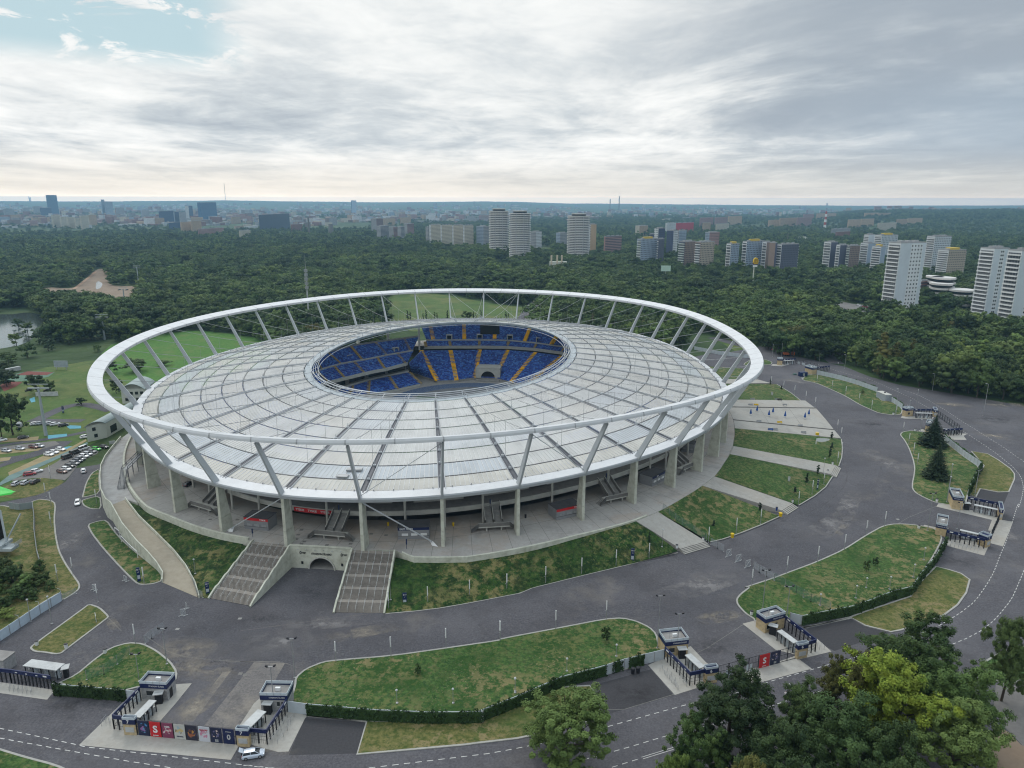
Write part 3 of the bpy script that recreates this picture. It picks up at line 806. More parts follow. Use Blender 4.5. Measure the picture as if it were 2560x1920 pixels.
ka=[40*i/200 for i in range(200)]
for s,z,r in((1.0,ZI+.4,.16),(.985,ZI+.8,.12),(.97,ZI+1.2,.12),(.955,ZI+1.5,.12),(1.0,ZI+2.6,.16),(.955,ZI-.4,.13)):
 pts=[inner(k,s,z)for k in ka]
 for p,q in zip(pts,pts[1:]+pts[:1]):m.tube(p,q,r,n=5,caps=False)
spart(m,'tension_cable_ring',STRUTG)
m=MB()
m.loft([[roofp(k,.957,.12)for k in ka],[inner(k,1.0,ZI+.3)for k in ka]],0,True)
m.loft([[inner(k,1.0,ZI+.3)for k in ka],[inner(k,1.0,ZI-.5)for k in ka]],0,True)
spart(m,'roof_edge',GLASSP)
for k in range(0,40):
 m=MB();m.bar(inner(k,1.0,ZI+.4),inner(k,.95,ZI+1.5),.18);m.bar(inner(k,1.0,ZI+.3),inner(k,1.0,ZI+2.7),.2)
 spart(m,'ring_bracket',STRUTG)
m=MB()
kp=[40*i/400 for i in range(400)]
m.loft([[low(k,pod(k),ZP)for k in kp],[low(k,.872 if 11<k<29 else.93,ZP)for k in kp]],0,True)
for i in range(400):
 ka_,kb_=kp[i],kp[(i+1)%400]
 if 21.15<ka_<22.0 or(ka_<21.15<kb_):continue
 m.quad(low(ka_,pod(ka_),-.05),low(kb_,pod(kb_),-.05),low(kb_,pod(kb_),ZP),low(ka_,pod(ka_),ZP),1)
PODM=multi_noise('podium_slabs',[((.31,.30,.28),(.40,.39,.37),.8,.25,.8),((.34,.265,.20),.05,.47,.64,.6),((.23,.225,.215),.11,.52,.66,.6),((.46,.455,.44),.25,.56,.72,.4)],rough=.85)
spart(m,'podium',[PODM,CREAM])
m=MB()
for a,b in((22.55,27.5),(20.5,17.1)):
 N=60
 ks=[a+(b-a)*i/N for i in range(N+1)]
 z1=ZP+(.75 if a>21 else.35)
 o_,i_=[low(k,pod(k)+.0005,0)for k in ks],[low(k,pod(k)-.004,0)for k in ks]
 S=lambda L,z:[Vector((p.x,p.y,z))for p in L]
 m.loft([S(o_,0.0),S(o_,z1),S(i_,z1),S(i_,ZP-.2)])
 for i in(0,N):m.quad(S(o_,0)[i],S(i_,0)[i],S(i_,z1)[i],S(o_,z1)[i])
spart(m,'parapet_wall',CREAM)
m=MB()
for a,b in((22.55,27.5),(20.5,17.1),(17.1,9.0)):
 N=int(abs(b-a)*9)
 ks=[a+(b-a)*i/N for i in range(N+1)]
 for k in ks:m.tube(low(k,pod(k)-.002,ZP+.7),low(k,pod(k)-.002,ZP+1.25),.03,n=4)if a<17 or a>21 else None
jm=MB()
for s in(.93,.965):
 pts=[low(k,s,ZP+.008)for k in kp]
 L,R=ribbon(pts,.12,ZP+.008,True);jm.loft([R,L],0,True)
for i in range(160):
 k=i*.25+.13;a,b=low(k,.9,0),low(k,pod(k)-.004,0)
 L,R=ribbon([a,b],.10,ZP+.009);jm.loft([R,L])
spart(jm,'paving_joint',CONC_D)
for k in range(40):
 a=low(k,1.0);n=(a-C0).normalized();t=Vector((-n.y,n.x,0))
 m=MB()
 o0=a+n*.25
 zt=ZL-1.2
 for(z0,z1,d0,d1,th)in((ZP,ZP+4.6,4.4,3.85,.98),(ZP+4.68,zt,3.8,2.1,.92)):
  vs=[]
  for z,d in((z0,d0),(z1,d1)):
   for sx,sy in((0,-1),(0,1),(-1,1),(-1,-1)):
    q=o0+n*(sx*d)+t*(sy*th/2);vs.append((q.x,q.y,z))
  m.add(vs,[(0,1,2,3),(7,6,5,4),(0,4,5,1),(1,5,6,2),(2,6,7,3),(3,7,4,0)])
 spart(m,'column',CREAM)
kc=[.02+.571*i for i in range(70)]
for k in kc:
 if not(13<k<28.5):continue
 m=MB();p=low(k,.918,ZP);m.tube(p,Vector((p.x,p.y,ZL+1.2)),.36,n=10)
 spart(m,'inner_column',CONC_L)
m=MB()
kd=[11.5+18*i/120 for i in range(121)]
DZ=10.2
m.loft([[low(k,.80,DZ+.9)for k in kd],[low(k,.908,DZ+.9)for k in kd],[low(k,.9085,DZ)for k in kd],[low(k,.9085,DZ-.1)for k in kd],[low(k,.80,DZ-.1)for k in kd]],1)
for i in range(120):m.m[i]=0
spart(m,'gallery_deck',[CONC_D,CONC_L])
m=MB()
m.loft([[low(k,.9085,DZ-.05)for k in kd],[low(k,.910,DZ-.05)for k in kd],[low(k,.910,DZ+1.25)for k in kd],[low(k,.9065,DZ+1.25)for k in kd],[low(k,.9065,DZ+.85)for k in kd]],0)
spart(m,'gallery_band',CONC_L)
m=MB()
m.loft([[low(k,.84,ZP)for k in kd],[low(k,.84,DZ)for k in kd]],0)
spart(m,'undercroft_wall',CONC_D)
SHELL=flat('shell_wall',(.40,.40,.37),.8,var=.08,scale=.4,obj=False)
for i in range(35):
 k0=.3+1.1425*i;k1=k0+.80
 if not(12<k0<29):continue
 m=MB()
 ks=[k0+(k1-k0)*j/4 for j in range(5)]
 m.loft([[low(k,.865,DZ+.95)for k in ks],[low(k,.865,DZ+6.6)for k in ks],[low(k,.85,DZ+6.6)for k in ks]],0)
 m.quad(low(k0,.865,DZ+.95),low(k0,.865,DZ+6.6),low(k0,.82,DZ+6.6),low(k0,.82,DZ+.95))
 m.quad(low(k1,.82,DZ+.95),low(k1,.82,DZ+6.6),low(k1,.865,DZ+6.6),low(k1,.865,DZ+.95))
 wl=spart(m,'wall_panel',SHELL)
 m=MB()
 a,b=low(k0+.08,.8665,DZ+5.0),low(k1-.1,.8665,DZ+5.0)
 m.quad(a,b,b+Vector((0,0,.95)),a+Vector((0,0,.95)))
 m.build('slot_window',DARK,wl)
 m=MB()
 for kk in(k1+.06,k1+.26):
  a,b=low(kk,.845,DZ+.95),low(kk+.09,.845,DZ+.95)
  m.quad(a,b,b+Vector((0,0,4.6)),a+Vector((0,0,4.6)))
 spart(m,'doorway',DARK)
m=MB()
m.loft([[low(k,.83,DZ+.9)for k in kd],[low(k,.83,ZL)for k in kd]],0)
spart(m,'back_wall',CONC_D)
for k in(23.72,21.53,19.3,17.2,15.1):
 m=MB()
 n=(low(k)-C0).normalized();t=Vector((-n.y,n.x,0));b=low(k,.908,0)
 lz=ZP+1.7
 q=b+n*6.2
 for sgn in(-1,1):
  c0=b+t*sgn*1.25;nst=14
  for i in range(nst):
   z=DZ+.9-(DZ+.9-lz)*(i+1)/nst
   o=c0+n*(6.2*i/nst)-t*1.0
   m.obox(Vector((o.x,o.y,z-.25)),n*(6.2/nst),t*2.0,Vector((0,0,.25)),0)
 for sgn in(-2.5,0,2.5):
  p0,p1=b+t*sgn,q+t*sgn
  m.add([(p0.x,p0.y,DZ+.5),(p1.x,p1.y,lz-.3),(p1.x,p1.y,lz+1.0),(p0.x,p0.y,DZ+2.0)],[(0,1,2,3)],1)
  e=t*.18
  m.add([(p0.x+e.x,p0.y+e.y,DZ+.5),(p1.x+e.x,p1.y+e.y,lz-.3),(p1.x+e.x,p1.y+e.y,lz+1.0),(p0.x+e.x,p0.y+e.y,DZ+2.0)],[(3,2,1,0)],1)
  m.add([(p0.x,p0.y,DZ+2.0),(p1.x,p1.y,lz+1.0),(p1.x+e.x,p1.y+e.y,lz+1.0),(p0.x+e.x,p0.y+e.y,DZ+2.0)],[(0,1,2,3)],2)
 o=q-t*4.6
 m.obox(Vector((o.x,o.y,lz-.35)),n*2.6,t*9.2,Vector((0,0,.35)),2)
 o2=q+n*2.5-t*4.6
 m.obox(Vector((o2.x,o2.y,lz)),n*.15,t*9.2,Vector((0,0,1.05)),1)
 for sgn in(-1,1):
  s0=q+t*sgn*4.6+n*.1
  for i in range(6):
   z=lz-(lz-ZP)*(i+1)/6.5
   o=s0+t*sgn*(.35*i)
   m.obox(Vector((o.x,o.y,z-.2)),n*2.3,t*sgn*.36,Vector((0,0,.2)),0)
  w=s0+n*2.4
  e=w+t*sgn*2.2
  m.add([(w.x,w.y,lz-.35),(e.x,e.y,ZP),(e.x,e.y,ZP+1.0),(w.x,w.y,lz+1.05)],[(0,1,2,3),(3,2,1,0)],1)
 for sgn in(-2.2,2.2):
  p=q+n*1.6+t*sgn;m.tube(Vector((p.x,p.y,ZP)),Vector((p.x,p.y,lz-.3)),.28,n=8,m=2)
 spart(m,'gallery_stair',[CONC_M,CONC_D,CONC_L])
m=MB()
ks=[22.27-.60*i/6 for i in range(7)]
m.loft([[low(k,.9115,DZ-.1)for k in ks],[low(k,.9115,DZ+1.25)for k in ks]],0)
bn=spart(m,'banner',RED)
for i,kk in enumerate((22.17,21.97,21.77)):
 p=low(kk,.9120,DZ+.58)-C0;t=(low(kk-.1)-low(kk+.1)).normalized()
 lettering('TYSKIE',.95,WHITEP,bn,p,t,(0,0,1),ext=.015,bold=.012)
for kk,col_ in((21.55,DARK),(18.15,DARK)):
 m=MB();a,b=low(kk+.42,.868,DZ+1.7),low(kk-.42,.868,DZ+1.7)
 m.quad(a,b,b+Vector((0,0,3.2)),a+Vector((0,0,3.2)));pb=spart(m,'poster_board',col_)
 m=MB()
 a,b=low(kk+.39,.8688,DZ+2.6),low(kk+.1,.8688,DZ+2.6)
 m.quad(a,b,b+Vector((0,0,2.1)),a+Vector((0,0,2.1)))
 m.build('poster_emblem',flat('dull_pink%d'%int(kk),(.42,.16,.19),.6),pb)
PL,PR=at('b7',845,910,0),at('b7',1320,945,0)
PL=Vector((-62.0,183.2,0));PR=Vector((-44.4,181.2,0))
px_=(PR-PL).normalized();pn=Vector((px_.y,-px_.x,0))
Wd=(PR-PL).length
ZT=ZP+.55
m=MB()
cxm,ra=Wd*.515,3.55
arc=[(cxm+ra*math.cos(PI*i/20),.0+ra*1.0*math.sin(PI*i/20))for i in range(21)]
rim=[]
for x,z in arc:
 dx_,dz_=x-cxm,z
 sc=1e9
 if dx_>1e-6:sc=min(sc,(Wd-cxm)/dx_)
 if dx_<-1e-6:sc=min(sc,(-cxm)/dx_)
 if dz_>1e-6:sc=min(sc,ZT/dz_)
 rim.append((cxm+dx_*sc,dz_*sc))
P3=lambda x,z,d=0.0:PL+px_*x+pn*d+Vector((0,0,z))
for i in range(20):
 m.add([P3(*arc[i]),P3(*rim[i]),P3(*rim[i+1]),P3(*arc[i+1])],[(0,1,2,3)])
m.add([P3(0,ZT),P3(rim[-1][0],ZT),P3(0,rim[-1][1])],[(0,1,2)])
for cx_,sgn in((0,-1),(Wd,1)):
 cand=[r for r in rim if abs(r[0]-cx_)<1e-4];top=[r for r in rim if abs(r[1]-ZT)<1e-4]
 if cand and top:
  zc=max(c[1]for c in cand);xt=min(top,key=lambda r:abs(r[0]-cx_))[0]
  m.add([P3(cx_,zc),P3(cx_,ZT),P3(xt,ZT)],[(0,1,2)]if sgn>0 else[(2,1,0)])
m.obox(P3(0,ZT-.02,-.6),px_*Wd,pn*.75,Vector((0,0,.22)))
PW=spart(m,'portal_wall',CREAM)
m=MB()
m.loft([[P3(x,z,0)for x,z in arc],[P3(x,z,.35)for x,z in arc]]);m.loft([[P3(x,z,.35)for x,z in arc],[P3(cxm+(x-cxm)*1.10,z*1.10,.35)for x,z in arc],[P3(cxm+(x-cxm)*1.10,z*1.10,0.003)for x,z in arc]])
m.build('arch_trim',CONC_L,PW)
m=MB()
m.loft([[P3(x,z,0)for x,z in arc],[P3(x,z,-26)for x,z in arc]],0)
m.quad(P3(0,.02,0),P3(Wd,.02,0),P3(Wd,.02,-26),P3(0,.02,-26),1)
m.quad(P3(0,0,-25.9),P3(Wd,0,-25.9),P3(Wd,6,-25.9),P3(0,6,-25.9),0)
spart(m,'tunnel',[CONC_D,CONC_M])
PO=PL-C0
loc3=lambda x,z,d=.02:P3(x,z,d)-C0
lettering('STADION ŚLĄSKI',.74,BLACKM,PW,loc3(Wd*.52,4.65),px_,(0,0,1),ext=.04,bold=.016)
for xx in(.18,.85):
 lettering('0',1.25,BLACKM,PW,loc3(Wd*xx,4.72),px_,(0,0,1),ext=.03,bold=.03)
 lettering('STADION\nŚLĄSKI',.27,BLACKM,PW,loc3(Wd*xx+.98,4.75),px_,(0,0,1),ext=.02,bold=.01)
for xx in(.18,.83):
 m=MB();m.obox(P3(Wd*xx,1.3,.02),px_*.62,pn*.05,Vector((0,0,.85)));m.build('wall_plaque',DARK,PW)
for xx in(.13,.27,.41,.55,.69,.83):
 m=MB();m.obox(P3(Wd*xx,5.75,.02),px_*.3,pn*.3,Vector((0,0,.16)));m.build('wall_lamp',PALEM,PW)
STEPM=flat('step_tread',(.27,.245,.215),.9,var=.12,scale=1.2,obj=False);STEPD=flat('step_riser',(.045,.04,.036),.9,var=.1,scale=1.2,obj=False)
def grand_stair(bl,br,tl,tr,flights=5,nrail=6,warm=False):
 """broad stair down the bank: flights of steps with landings, steel handrails and cheek walls"""
 STEP=CONC_M
 bl,br,tl,tr=[Vector((p.x,p.y,0))for p in(bl,br,tl,tr)]
 up_=lambda u,v:bl.lerp(br,u).lerp(tl.lerp(tr,u),v)
 m=MB();n=11
 tot=flights
 zs=[]
 for f in range(flights):
  v0=f/flights
  for i in range(n+1):
   if i<n:
    a=v0+(.70/flights)*i/n;b=v0+(.70/flights)*(i+1)/n;z=ZP*(f+(i+1)/n)/flights
   else:
    a=v0+.70/flights;b=v0+1.0/flights;z=ZP*(f+1)/flights
   zs.append((a,b,z))
 for a,b,z in zs:
  q=[up_(0,a),up_(1,a),up_(1,b),up_(0,b)]
  zp=z-ZP/flights/n
  m.add([(q[0].x,q[0].y,zp),(q[1].x,q[1].y,zp),(q[1].x,q[1].y,z),(q[0].x,q[0].y,z)],[(0,1,2,3)],1)
  m.add([(p.x,p.y,z)for p in q],[(0,1,2,3)],0 if b-a<.1 else 2)
 st=spart(m,'staircase',[STEPM,STEPD,CONC])
 for u,off in((0,-1),(1,1)):
  side=(br-bl).normalized()*.45*off
  m=MB();top,bot=[],[]
  prof_=[(-.02,.35),(0.0,.55)]
  for f in range(flights):
   prof_+=[((f+.72)/flights,ZP*(f+1)/flights+.62),((f+1)/flights,ZP*(f+1)/flights+.68)]
  for v,z in prof_:
   p=up_(u,v);top.append((p,z))
  rows=[[Vector((p.x,p.y,-.05))for p,z in top],[Vector((p.x,p.y,z))for p,z in top],[Vector((p.x+side.x,p.y+side.y,z))for p,z in top],[Vector((p.x+side.x,p.y+side.y,-.05))for p,z in top]]
  if off>0:rows.reverse()
  m.loft(rows)
  m.add([rows[0][0],rows[1][0],rows[2][0],rows[3][0]],[(0,1,2,3),(3,2,1,0)])
  m.build('cheek_wall',CREAM,st)
 for f in range(flights):
  for j in range(nrail):
   u=(j+.5)/nrail
   m=MB()
   v0,v1=f/flights+.01,(f+.73)/flights
   z0,z1=ZP*f/flights,ZP*(f+1)/flights
   p,q=up_(u,v0),up_(u,v1)
   p0,q0=Vector((p.x,p.y,z0)),Vector((q.x,q.y,z1))
   H_=Vector((0,0,1.0))
   m.tube(p0,p0+H_,.035,n=5);m.tube(q0,q0+H_,.035,n=5);m.tube(p0+H_,q0+H_,.04,n=5)
   mid=p0.lerp(q0,.5);m.tube(mid,mid+H_,.03,n=5);m.tube(p0+H_*.55,q0+H_*.55,.018,n=4)
   m.build('handrail',PALEM,st)
 return st
SLb=(Vector((-78.1,166.9,0)),Vector((-66.4,163.3,0)),Vector((-73.0,186.6,0)),Vector((-62.0,184.2,0)))
SRb=(Vector((-44.2,160.4,0)),Vector((-32.0,160.2,0)),Vector((-43.9,181.6,0)),Vector((-32.4,180.6,0)))
grand_stair(*SLb);grand_stair(*SRb)
m=MB()
for(a,b),sg in(((SLb[1],PL),-1),((SRb[0],PR),1)):
 m.quad(Vector((a.x,a.y,-.05)),Vector((b.x,b.y,-.05)),Vector((b.x,b.y,ZT)),Vector((a.x,a.y,.35)))
spart(m,'flank_wall',CREAM)
for i in range(7):
 a,b=SLb[1],PL;f=.25+.1*i;p=a.lerp(b,f);d=(b-a).normalized();nn_=Vector((d.y,-d.x,0))
 m=MB();m.obox(Vector((p.x,p.y,.8+2.2*f))+nn_*.01,d*.4,nn_*.06,Vector((0,0,.4 if i!=3 else 1.0)));spart(m,'wall_plaque',DARK if i in(1,3,5)else PALEM)
ZB=ZF
m=MB()
N=96
m.prism([tuple(low(40*i/N,.81).to_2d())for i in range(N)],ZB-.3,ZB)
spart(m,'arena_floor',CONC_M)
m=MB();kk_=[40*i/120 for i in range(120)]
m.loft([[low(k,.808,ZB)for k in kk_],[low(k,.808,.02)for k in kk_]],0,True);spart(m,'retaining_wall',CONC_D)
def oval_e(h,r,n=24,squash=1.0):
 pts=[]
 for i in range(n+1):t=-PI/2+PI*i/n;pts.append((h+r*math.cos(t),r*math.sin(t)))
 for i in range(n+1):t=PI/2+PI*i/n;pts.append((-h+r*math.cos(t),r*math.sin(t)))
 return pts
TRACK=flat('track_blue',(.035,.075,.16),.8,var=.1,scale=.2,obj=False)
TRACK_L=flat('track_blue_light',(.05,.10,.19),.8,var=.1,scale=.2,obj=False)
INFIELD=flat('infield_grey',(.14,.145,.15),.85,var=.1,scale=.2,obj=False)
for nm,h,r,mt,dz in(('running_track',42.2,47.5,TRACK,.02),('infield',42.2,37.0,INFIELD,.035)):
 m=MB();m.prism([tuple(loc(a,b).to_2d())for a,b in oval_e(h,r)],ZB,ZB+dz);spart(m,nm,mt)
m=MB()
for lane in range(9):
 pts=[loc(a,b,ZB+.03)for a,b in oval_e(42.2,37.2+lane*1.22)]
 L,R=ribbon(pts,.12,ZB+.032,True);m.loft([R,L],0,True)
spart(m,'lane_lines',PAINT)
m=MB();m.prism([tuple(loc(a,b).to_2d())for a,b in((52.5,33),(52.5,-33),(-52.5,-33),(-52.5,33))],ZB+.03,ZB+.05);spart(m,'pitch',flat('pitch_turf',(.025,.085,.018),.9,var=.12,scale=.3,obj=False))
m=MB();m.prism([tuple(loc(a,b).to_2d())for a,b in((60,8),(84,14),(84,18),(60,12))],ZB+.03,ZB+.045);m.prism([tuple(loc(a,b).to_2d())for a,b in((56,-8),(60,-8),(70,36),(66,36))],ZB+.03,ZB+.047);spart(m,'runway',TRACK_L)
def seatmat():
 m,nt,b=new_mat('blue_seats')
 P=wpos(nt)
 mp=node(nt,'ShaderNodeMapping');mp.inputs['Scale'].default_value=(1.05,1.05,1.6)
 nt.links.new(P,mp.inputs['Vector'])
 v=node(nt,'ShaderNodeTexVoronoi',i_Scale=1.0);v.inputs['Randomness'].default_value=.35
 nt.links.new(mp.outputs['Vector'],v.inputs['Vector'])
 sp=node(nt,'ShaderNodeSeparateColor');nt.links.new(v.outputs['Color'],sp.inputs[0])
 r=ramp(nt,[(0,(.02,.05,.25)),(.35,(.032,.09,.38)),(.6,(.06,.17,.50)),(.8,(.10,.25,.56)),(.93,(.025,.04,.14))],'CONSTANT')
 nt.links.new(sp.outputs[0],r.inputs['Fac'])
 nt.links.new(r.outputs['Color'],b.inputs['Base Color']);b.inputs['Roughness'].default_value=.5
 return m
SEATS=seatmat()
SEATS_U=SEATS
def stand(bot,top,name,mats,steps=14):
 """raked bank of seating between two edge polylines (each point already at its own height)"""
 m=MB()
 for i in range(steps):
  f0,f1=i/steps,(i+1)/steps
  a=[p.lerp(q,f0)for p,q in zip(bot,top)];b=[p.lerp(q,f1)for p,q in zip(bot,top)]
  up_=[Vector((p.x,p.y,q.z))for p,q in zip(a,b)]
  m.loft([a,up_],0);m.loft([up_,b],0)
 return spart(m,name,mats)
def stair_on(b,t,w,name='stair_aisle',mt=YELLOW_ST,steps=14,lift=.12):
 """steps climbing a bank from b to t"""
 m=MB();h=Vector((t.x-b.x,t.y-b.y,0)).normalized();s=Vector((-h.y,h.x,0))*w/2
 for i in range(steps):
  p,q=b.lerp(t,i/steps),b.lerp(t,(i+1)/steps)
  o=Vector((p.x,p.y,p.z-.2))-s
  m.obox(o,Vector((q.x-p.x,q.y-p.y,0)),s*2,Vector((0,0,q.z-p.z+.2+lift)))
 return spart(m,name,mt)
def dens(fr,pts,z,n=5):
 out=[]
 w=[at(fr,x,y,z if not isinstance(z,(list,tuple))else z[i])for i,(x,y)in enumerate(pts)]
 for a,b in zip(w,w[1:]):
  out+=[a.lerp(b,j/n)for j in range(n)]
 return out+[w[-1]]
nb=[(885,462),(1085,527),(1232,522),(1370,502),(1535,507),(1655,537),(1780,553),(1930,545),(2040,500)]
nt_=[(868,392),(962,296),(1186,294),(1412,289),(1628,292),(1842,309),(2040,338),(2110,372),(2118,400)]
stand(dens('b5',nb,-6.6),dens('b5',nt_,6.6),'lower_tier',SEATS,22)
for i in(1,2,3,4,5,6):stair_on(at('b5',*nb[i],-6.6),at('b5',*nt_[i],6.6),2.7,steps=20)
m=MB();B_=dens('b5',nb,-6.6)
m.loft([[Vector((p.x,p.y,ZB))for p in B_],B_,[p+Vector((0,.4,0))for p in B_]]);spart(m,'front_wall',CONC_M)
nu0=[(985,268),(1186,266),(1400,265),(1620,268),(1832,283),(2046,312),(2112,330),(2135,350)]
nu1=[(1000,222),(1170,220),(1400,219),(1640,224),(1850,243),(2050,272),(2120,292),(2145,310)]
nu2=[(950,88),(1030,84),(1290,76),(1560,80),(1800,118),(2010,176),(2100,225),(2140,260)]
U0,U1,U2=dens('b5',nu0,8.6),dens('b5',nu1,11.2),dens('b5',nu2,20.0)
stand(U0,U1,'upper_tier_front',SEATS,5);stand([p+Vector((0,1.2,.3))for p in U1],U2,'upper_tier_back',SEATS,14)
m=MB();m.loft([[p+Vector((0,1.5,-1.6))for p in U0],[p+Vector((0,-.15,-1.3))for p in U0],[p+Vector((0,-.15,.55))for p in U0],[p+Vector((0,.3,.55))for p in U0],[p+Vector((0,.3,0))for p in U0]]);spart(m,'balcony_front',CONC_L)
m=MB();m.loft([U1,[p+Vector((0,0,.7))for p in U1],[p+Vector((0,1.2,.7))for p in U1],[p+Vector((0,1.25,.2))for p in U1]]);spart(m,'walkway',CONC_L)
for b,t in(((1055,215),(1030,104)),((1293,208),(1290,92)),((1525,208),(1530,92)),((1755,224),(1795,128)),((1962,245),(2000,190))):
 def on(x,y,A=U1,C=U2):
  lo_,hi_=11.3,20.0
  best=None
  for j in range(40):
   z=lo_+(hi_-lo_)*j/39;p=at('b5',x,y,z)
   i=min(range(len(A)),key=lambda i:abs(A[i].lerp(C[i],(z-lo_)/(hi_-lo_)).x-p.x))
   e=abs(A[i].lerp(C[i],(z-lo_)/(hi_-lo_)).y-p.y)
   if best is None or e<best[0]:best=(e,p)
  return best[1]
 stair_on(on(*b),on(*t),2.5,steps=12,lift=.2)
for x0,y0,x1,y1 in((1187,264,1180,225),(1408,262,1408,222),(1622,264,1635,228),(1828,280,1845,246),(2035,308,2060,275),(1000,268,990,228)):
 stair_on(at('b5',x0,y0,8.7),at('b5',x1,y1,11.3),1.7,'stair_aisle',flat('dull_stair',(.36,.26,.1),.8,var=.1)if 'dull_stair' not in bpy.data.materials else bpy.data.materials['dull_stair'],4,.2)
for x,y in((1176,216),(1410,212),(1642,218),(1866,238),(2070,268)):
 p=at('b5',x,y,11.6);m=MB()
 m.obox(p+Vector((-1.9,.2,0)),Vector((.5,0,0)),Vector((0,3.0,0)),Vector((0,0,3.0)));m.obox(p+Vector((1.4,.2,0)),Vector((.5,0,0)),Vector((0,3.0,0)),Vector((0,0,3.0)))
 m.obox(p+Vector((-1.4,1.6,0)),Vector((2.8,0,0)),Vector((0,.2,0)),Vector((0,0,2.6)),1);m.obox(p+Vector((-1.9,.2,3.0)),Vector((3.8,0,0)),Vector((0,3.0,0)),Vector((0,0,.3)))
 spart(m,'entrance_portal',[CONC_L,DARK])
a,b=at('b5',1410,505,-6.5),at('b5',1540,505,-6.5)
m=MB();c=(a+b)/2;ww=(b-a).length/2+2.0
n_=Vector((-.1,-1,0)).normalized();t_=Vector((1,-.1,0)).normalized()
cc=c+n_*.6
ar_=[(ww*.62*math.cos(PI*i/12),4.4*math.sin(PI*i/12))for i in range(13)]
rim_=[(ww*math.cos(PI*i/12)/max(abs(math.cos(PI*i/12)),abs(math.sin(PI*i/12))),6.3*math.sin(PI*i/12)/max(abs(math.cos(PI*i/12)),abs(math.sin(PI*i/12))))for i in range(13)]
Q=lambda x,z,d=0.0:cc+t_*x+n_*d+Vector((0,0,z-.2))
for i in range(12):m.add([Q(*ar_[i]),Q(*rim_[i]),Q(*rim_[i+1]),Q(*ar_[i+1])],[(0,1,2,3)])
m.add([Q(x,z,-1.2)for x,z in ar_],[tuple(range(13))],1)
m.loft([[Q(x,z)for x,z in ar_],[Q(x,z,-1.2)for x,z in ar_]],0)
m.obox(Q(-ww,6.1,-14),t_*ww*2,n_*14,Vector((0,0,.25)),0)
m.obox(Q(-ww-.4,-.2,-9),t_*.5,n_*9.2,Vector((0,0,6.4)),0);m.obox(Q(ww-.1,-.2,-9),t_*.5,n_*9.2,Vector((0,0,6.4)),0)
spart(m,'tunnel_mouth',[CONC_L,DARK])
m=MB();m.obox(Q(-ww,-1.2,0),t_*ww*2,n_*3.5,Vector((0,0,.8)),0);spart(m,'camera_platform',CONC_M)
wb=[(955,550),(855,572),(775,590),(690,606),(555,628),(400,645),(240,640)]
wt=[(868,462),(790,478),(712,494),(620,513),(560,528),(435,566),(300,606)]
WB,WT=dens('b5',wb,-6.8),dens('b5',wt,-2.6)
stand(WB,WT,'lower_tier',SEATS,9)
for i in(0,2,4,5):stair_on(at('b5',*wb[i],-6.8),at('b5',*wt[i],-2.6),2.0,'stair_aisle',bpy.data.materials['dull_stair'],9,.15)
m=MB();m.loft([[Vector((p.x,p.y,ZB))for p in WB],WB]);spart(m,'front_wall',CONC_L)
wu0=[(856,392),(770,414),(682,438),(600,452),(522,470),(372,506),(244,538),(140,575)]
wu1=[(902,300),(800,318),(698,336),(605,356),(512,374),(350,402),(200,444),(110,490)]
wu2=[(945,192),(832,208),(720,222),(612,236),(520,250),(422,266),(250,312),(120,370)]
V0,V1,V2=dens('b5',wu0,4.6),dens('b5',wu1,8.8),dens('b5',wu2,15.6)
wv=dens('b5',[(868,462),(800,476),(712,494),(620,513),(560,528),(435,566),(300,606),(180,640)],-2.6)
m=MB()
back=[p+(p-Vector((CI.x,CI.y,p.z))).normalized()*3.0 for p in wv]
m.loft([wv,[Vector((p.x,p.y,p.z+1.1))for p in wv]],0);m.loft([[Vector((p.x,p.y,p.z+1.1))for p in wv],[Vector((p.x,p.y,p.z+1.1))for p in back]],0)
m.loft([[Vector((p.x,p.y,p.z+1.1))for p in back],[Vector((p.x,p.y,p.z+4.2))for p in back]],1)
m.loft([[Vector((p.x,p.y,p.z+4.2))for p in back],[Vector((p.x,p.y,4.4))for p in back]],0)
spart(m,'box_row',[CONC_L,GLASS_D])
for x,y in((845,440),(700,470),(548,505),(400,555),(1010-160,405)):
 p=at('b5',x,y,-1.2);m=MB();m.box(p+Vector((-.6,1,-1)),1.6,3,5.2);spart(m,'dividing_pier',CONC_M)
stand(V0,V1,'upper_tier_front',SEATS,8);stand([p+Vector((-.5,.9,.25))for p in V1],V2,'upper_tier_back',SEATS,12)
m=MB();m.loft([[p+Vector((.3,-.3,-1.3))for p in V0],[p+Vector((.3,-.3,.5))for p in V0],[p+Vector((0,.1,.5))for p in V0],V0]);m.loft([[p+Vector((-3.5,3.5,-1.2))for p in V0],[p+Vector((.3,-.3,-1.3))for p in V0]]);spart(m,'balcony_front',CONC_L)
m=MB();m.loft([V1,[p+Vector((0,0,.7))for p in V1],[p+Vector((-.5,.9,.7))for p in V1],[p+Vector((-.5,.9,.2))for p in V1]]);spart(m,'walkway',CONC_L)
m=MB()
for p,q in zip(V2,V2[1:]):
 m.quad(p,q,q+Vector((0,0,1.1)),p+Vector((0,0,1.1)));m.tube(p,p+Vector((0,0,1.3)),.05,n=4)
spart(m,'rear_rail',CONC_M)
for b,t in(((890,302),(835,212)),((692,328),(615,238)),((516,358),(425,270)),((346,392),(256,318)),((203,440),(156,402))):
 i0=min(range(len(V1)),key=lambda i:(Vector(native('b5',*b))-Vector(project(V1[i]))).length);i1=min(range(len(V2)),key=lambda i:(Vector(native('b5',*t))-Vector(project(V2[i]))).length)
 stair_on(V1[i0]+Vector((-.5,.9,.3)),V2[i1],1.7,'stair_aisle',bpy.data.materials['dull_stair'],12,.25)
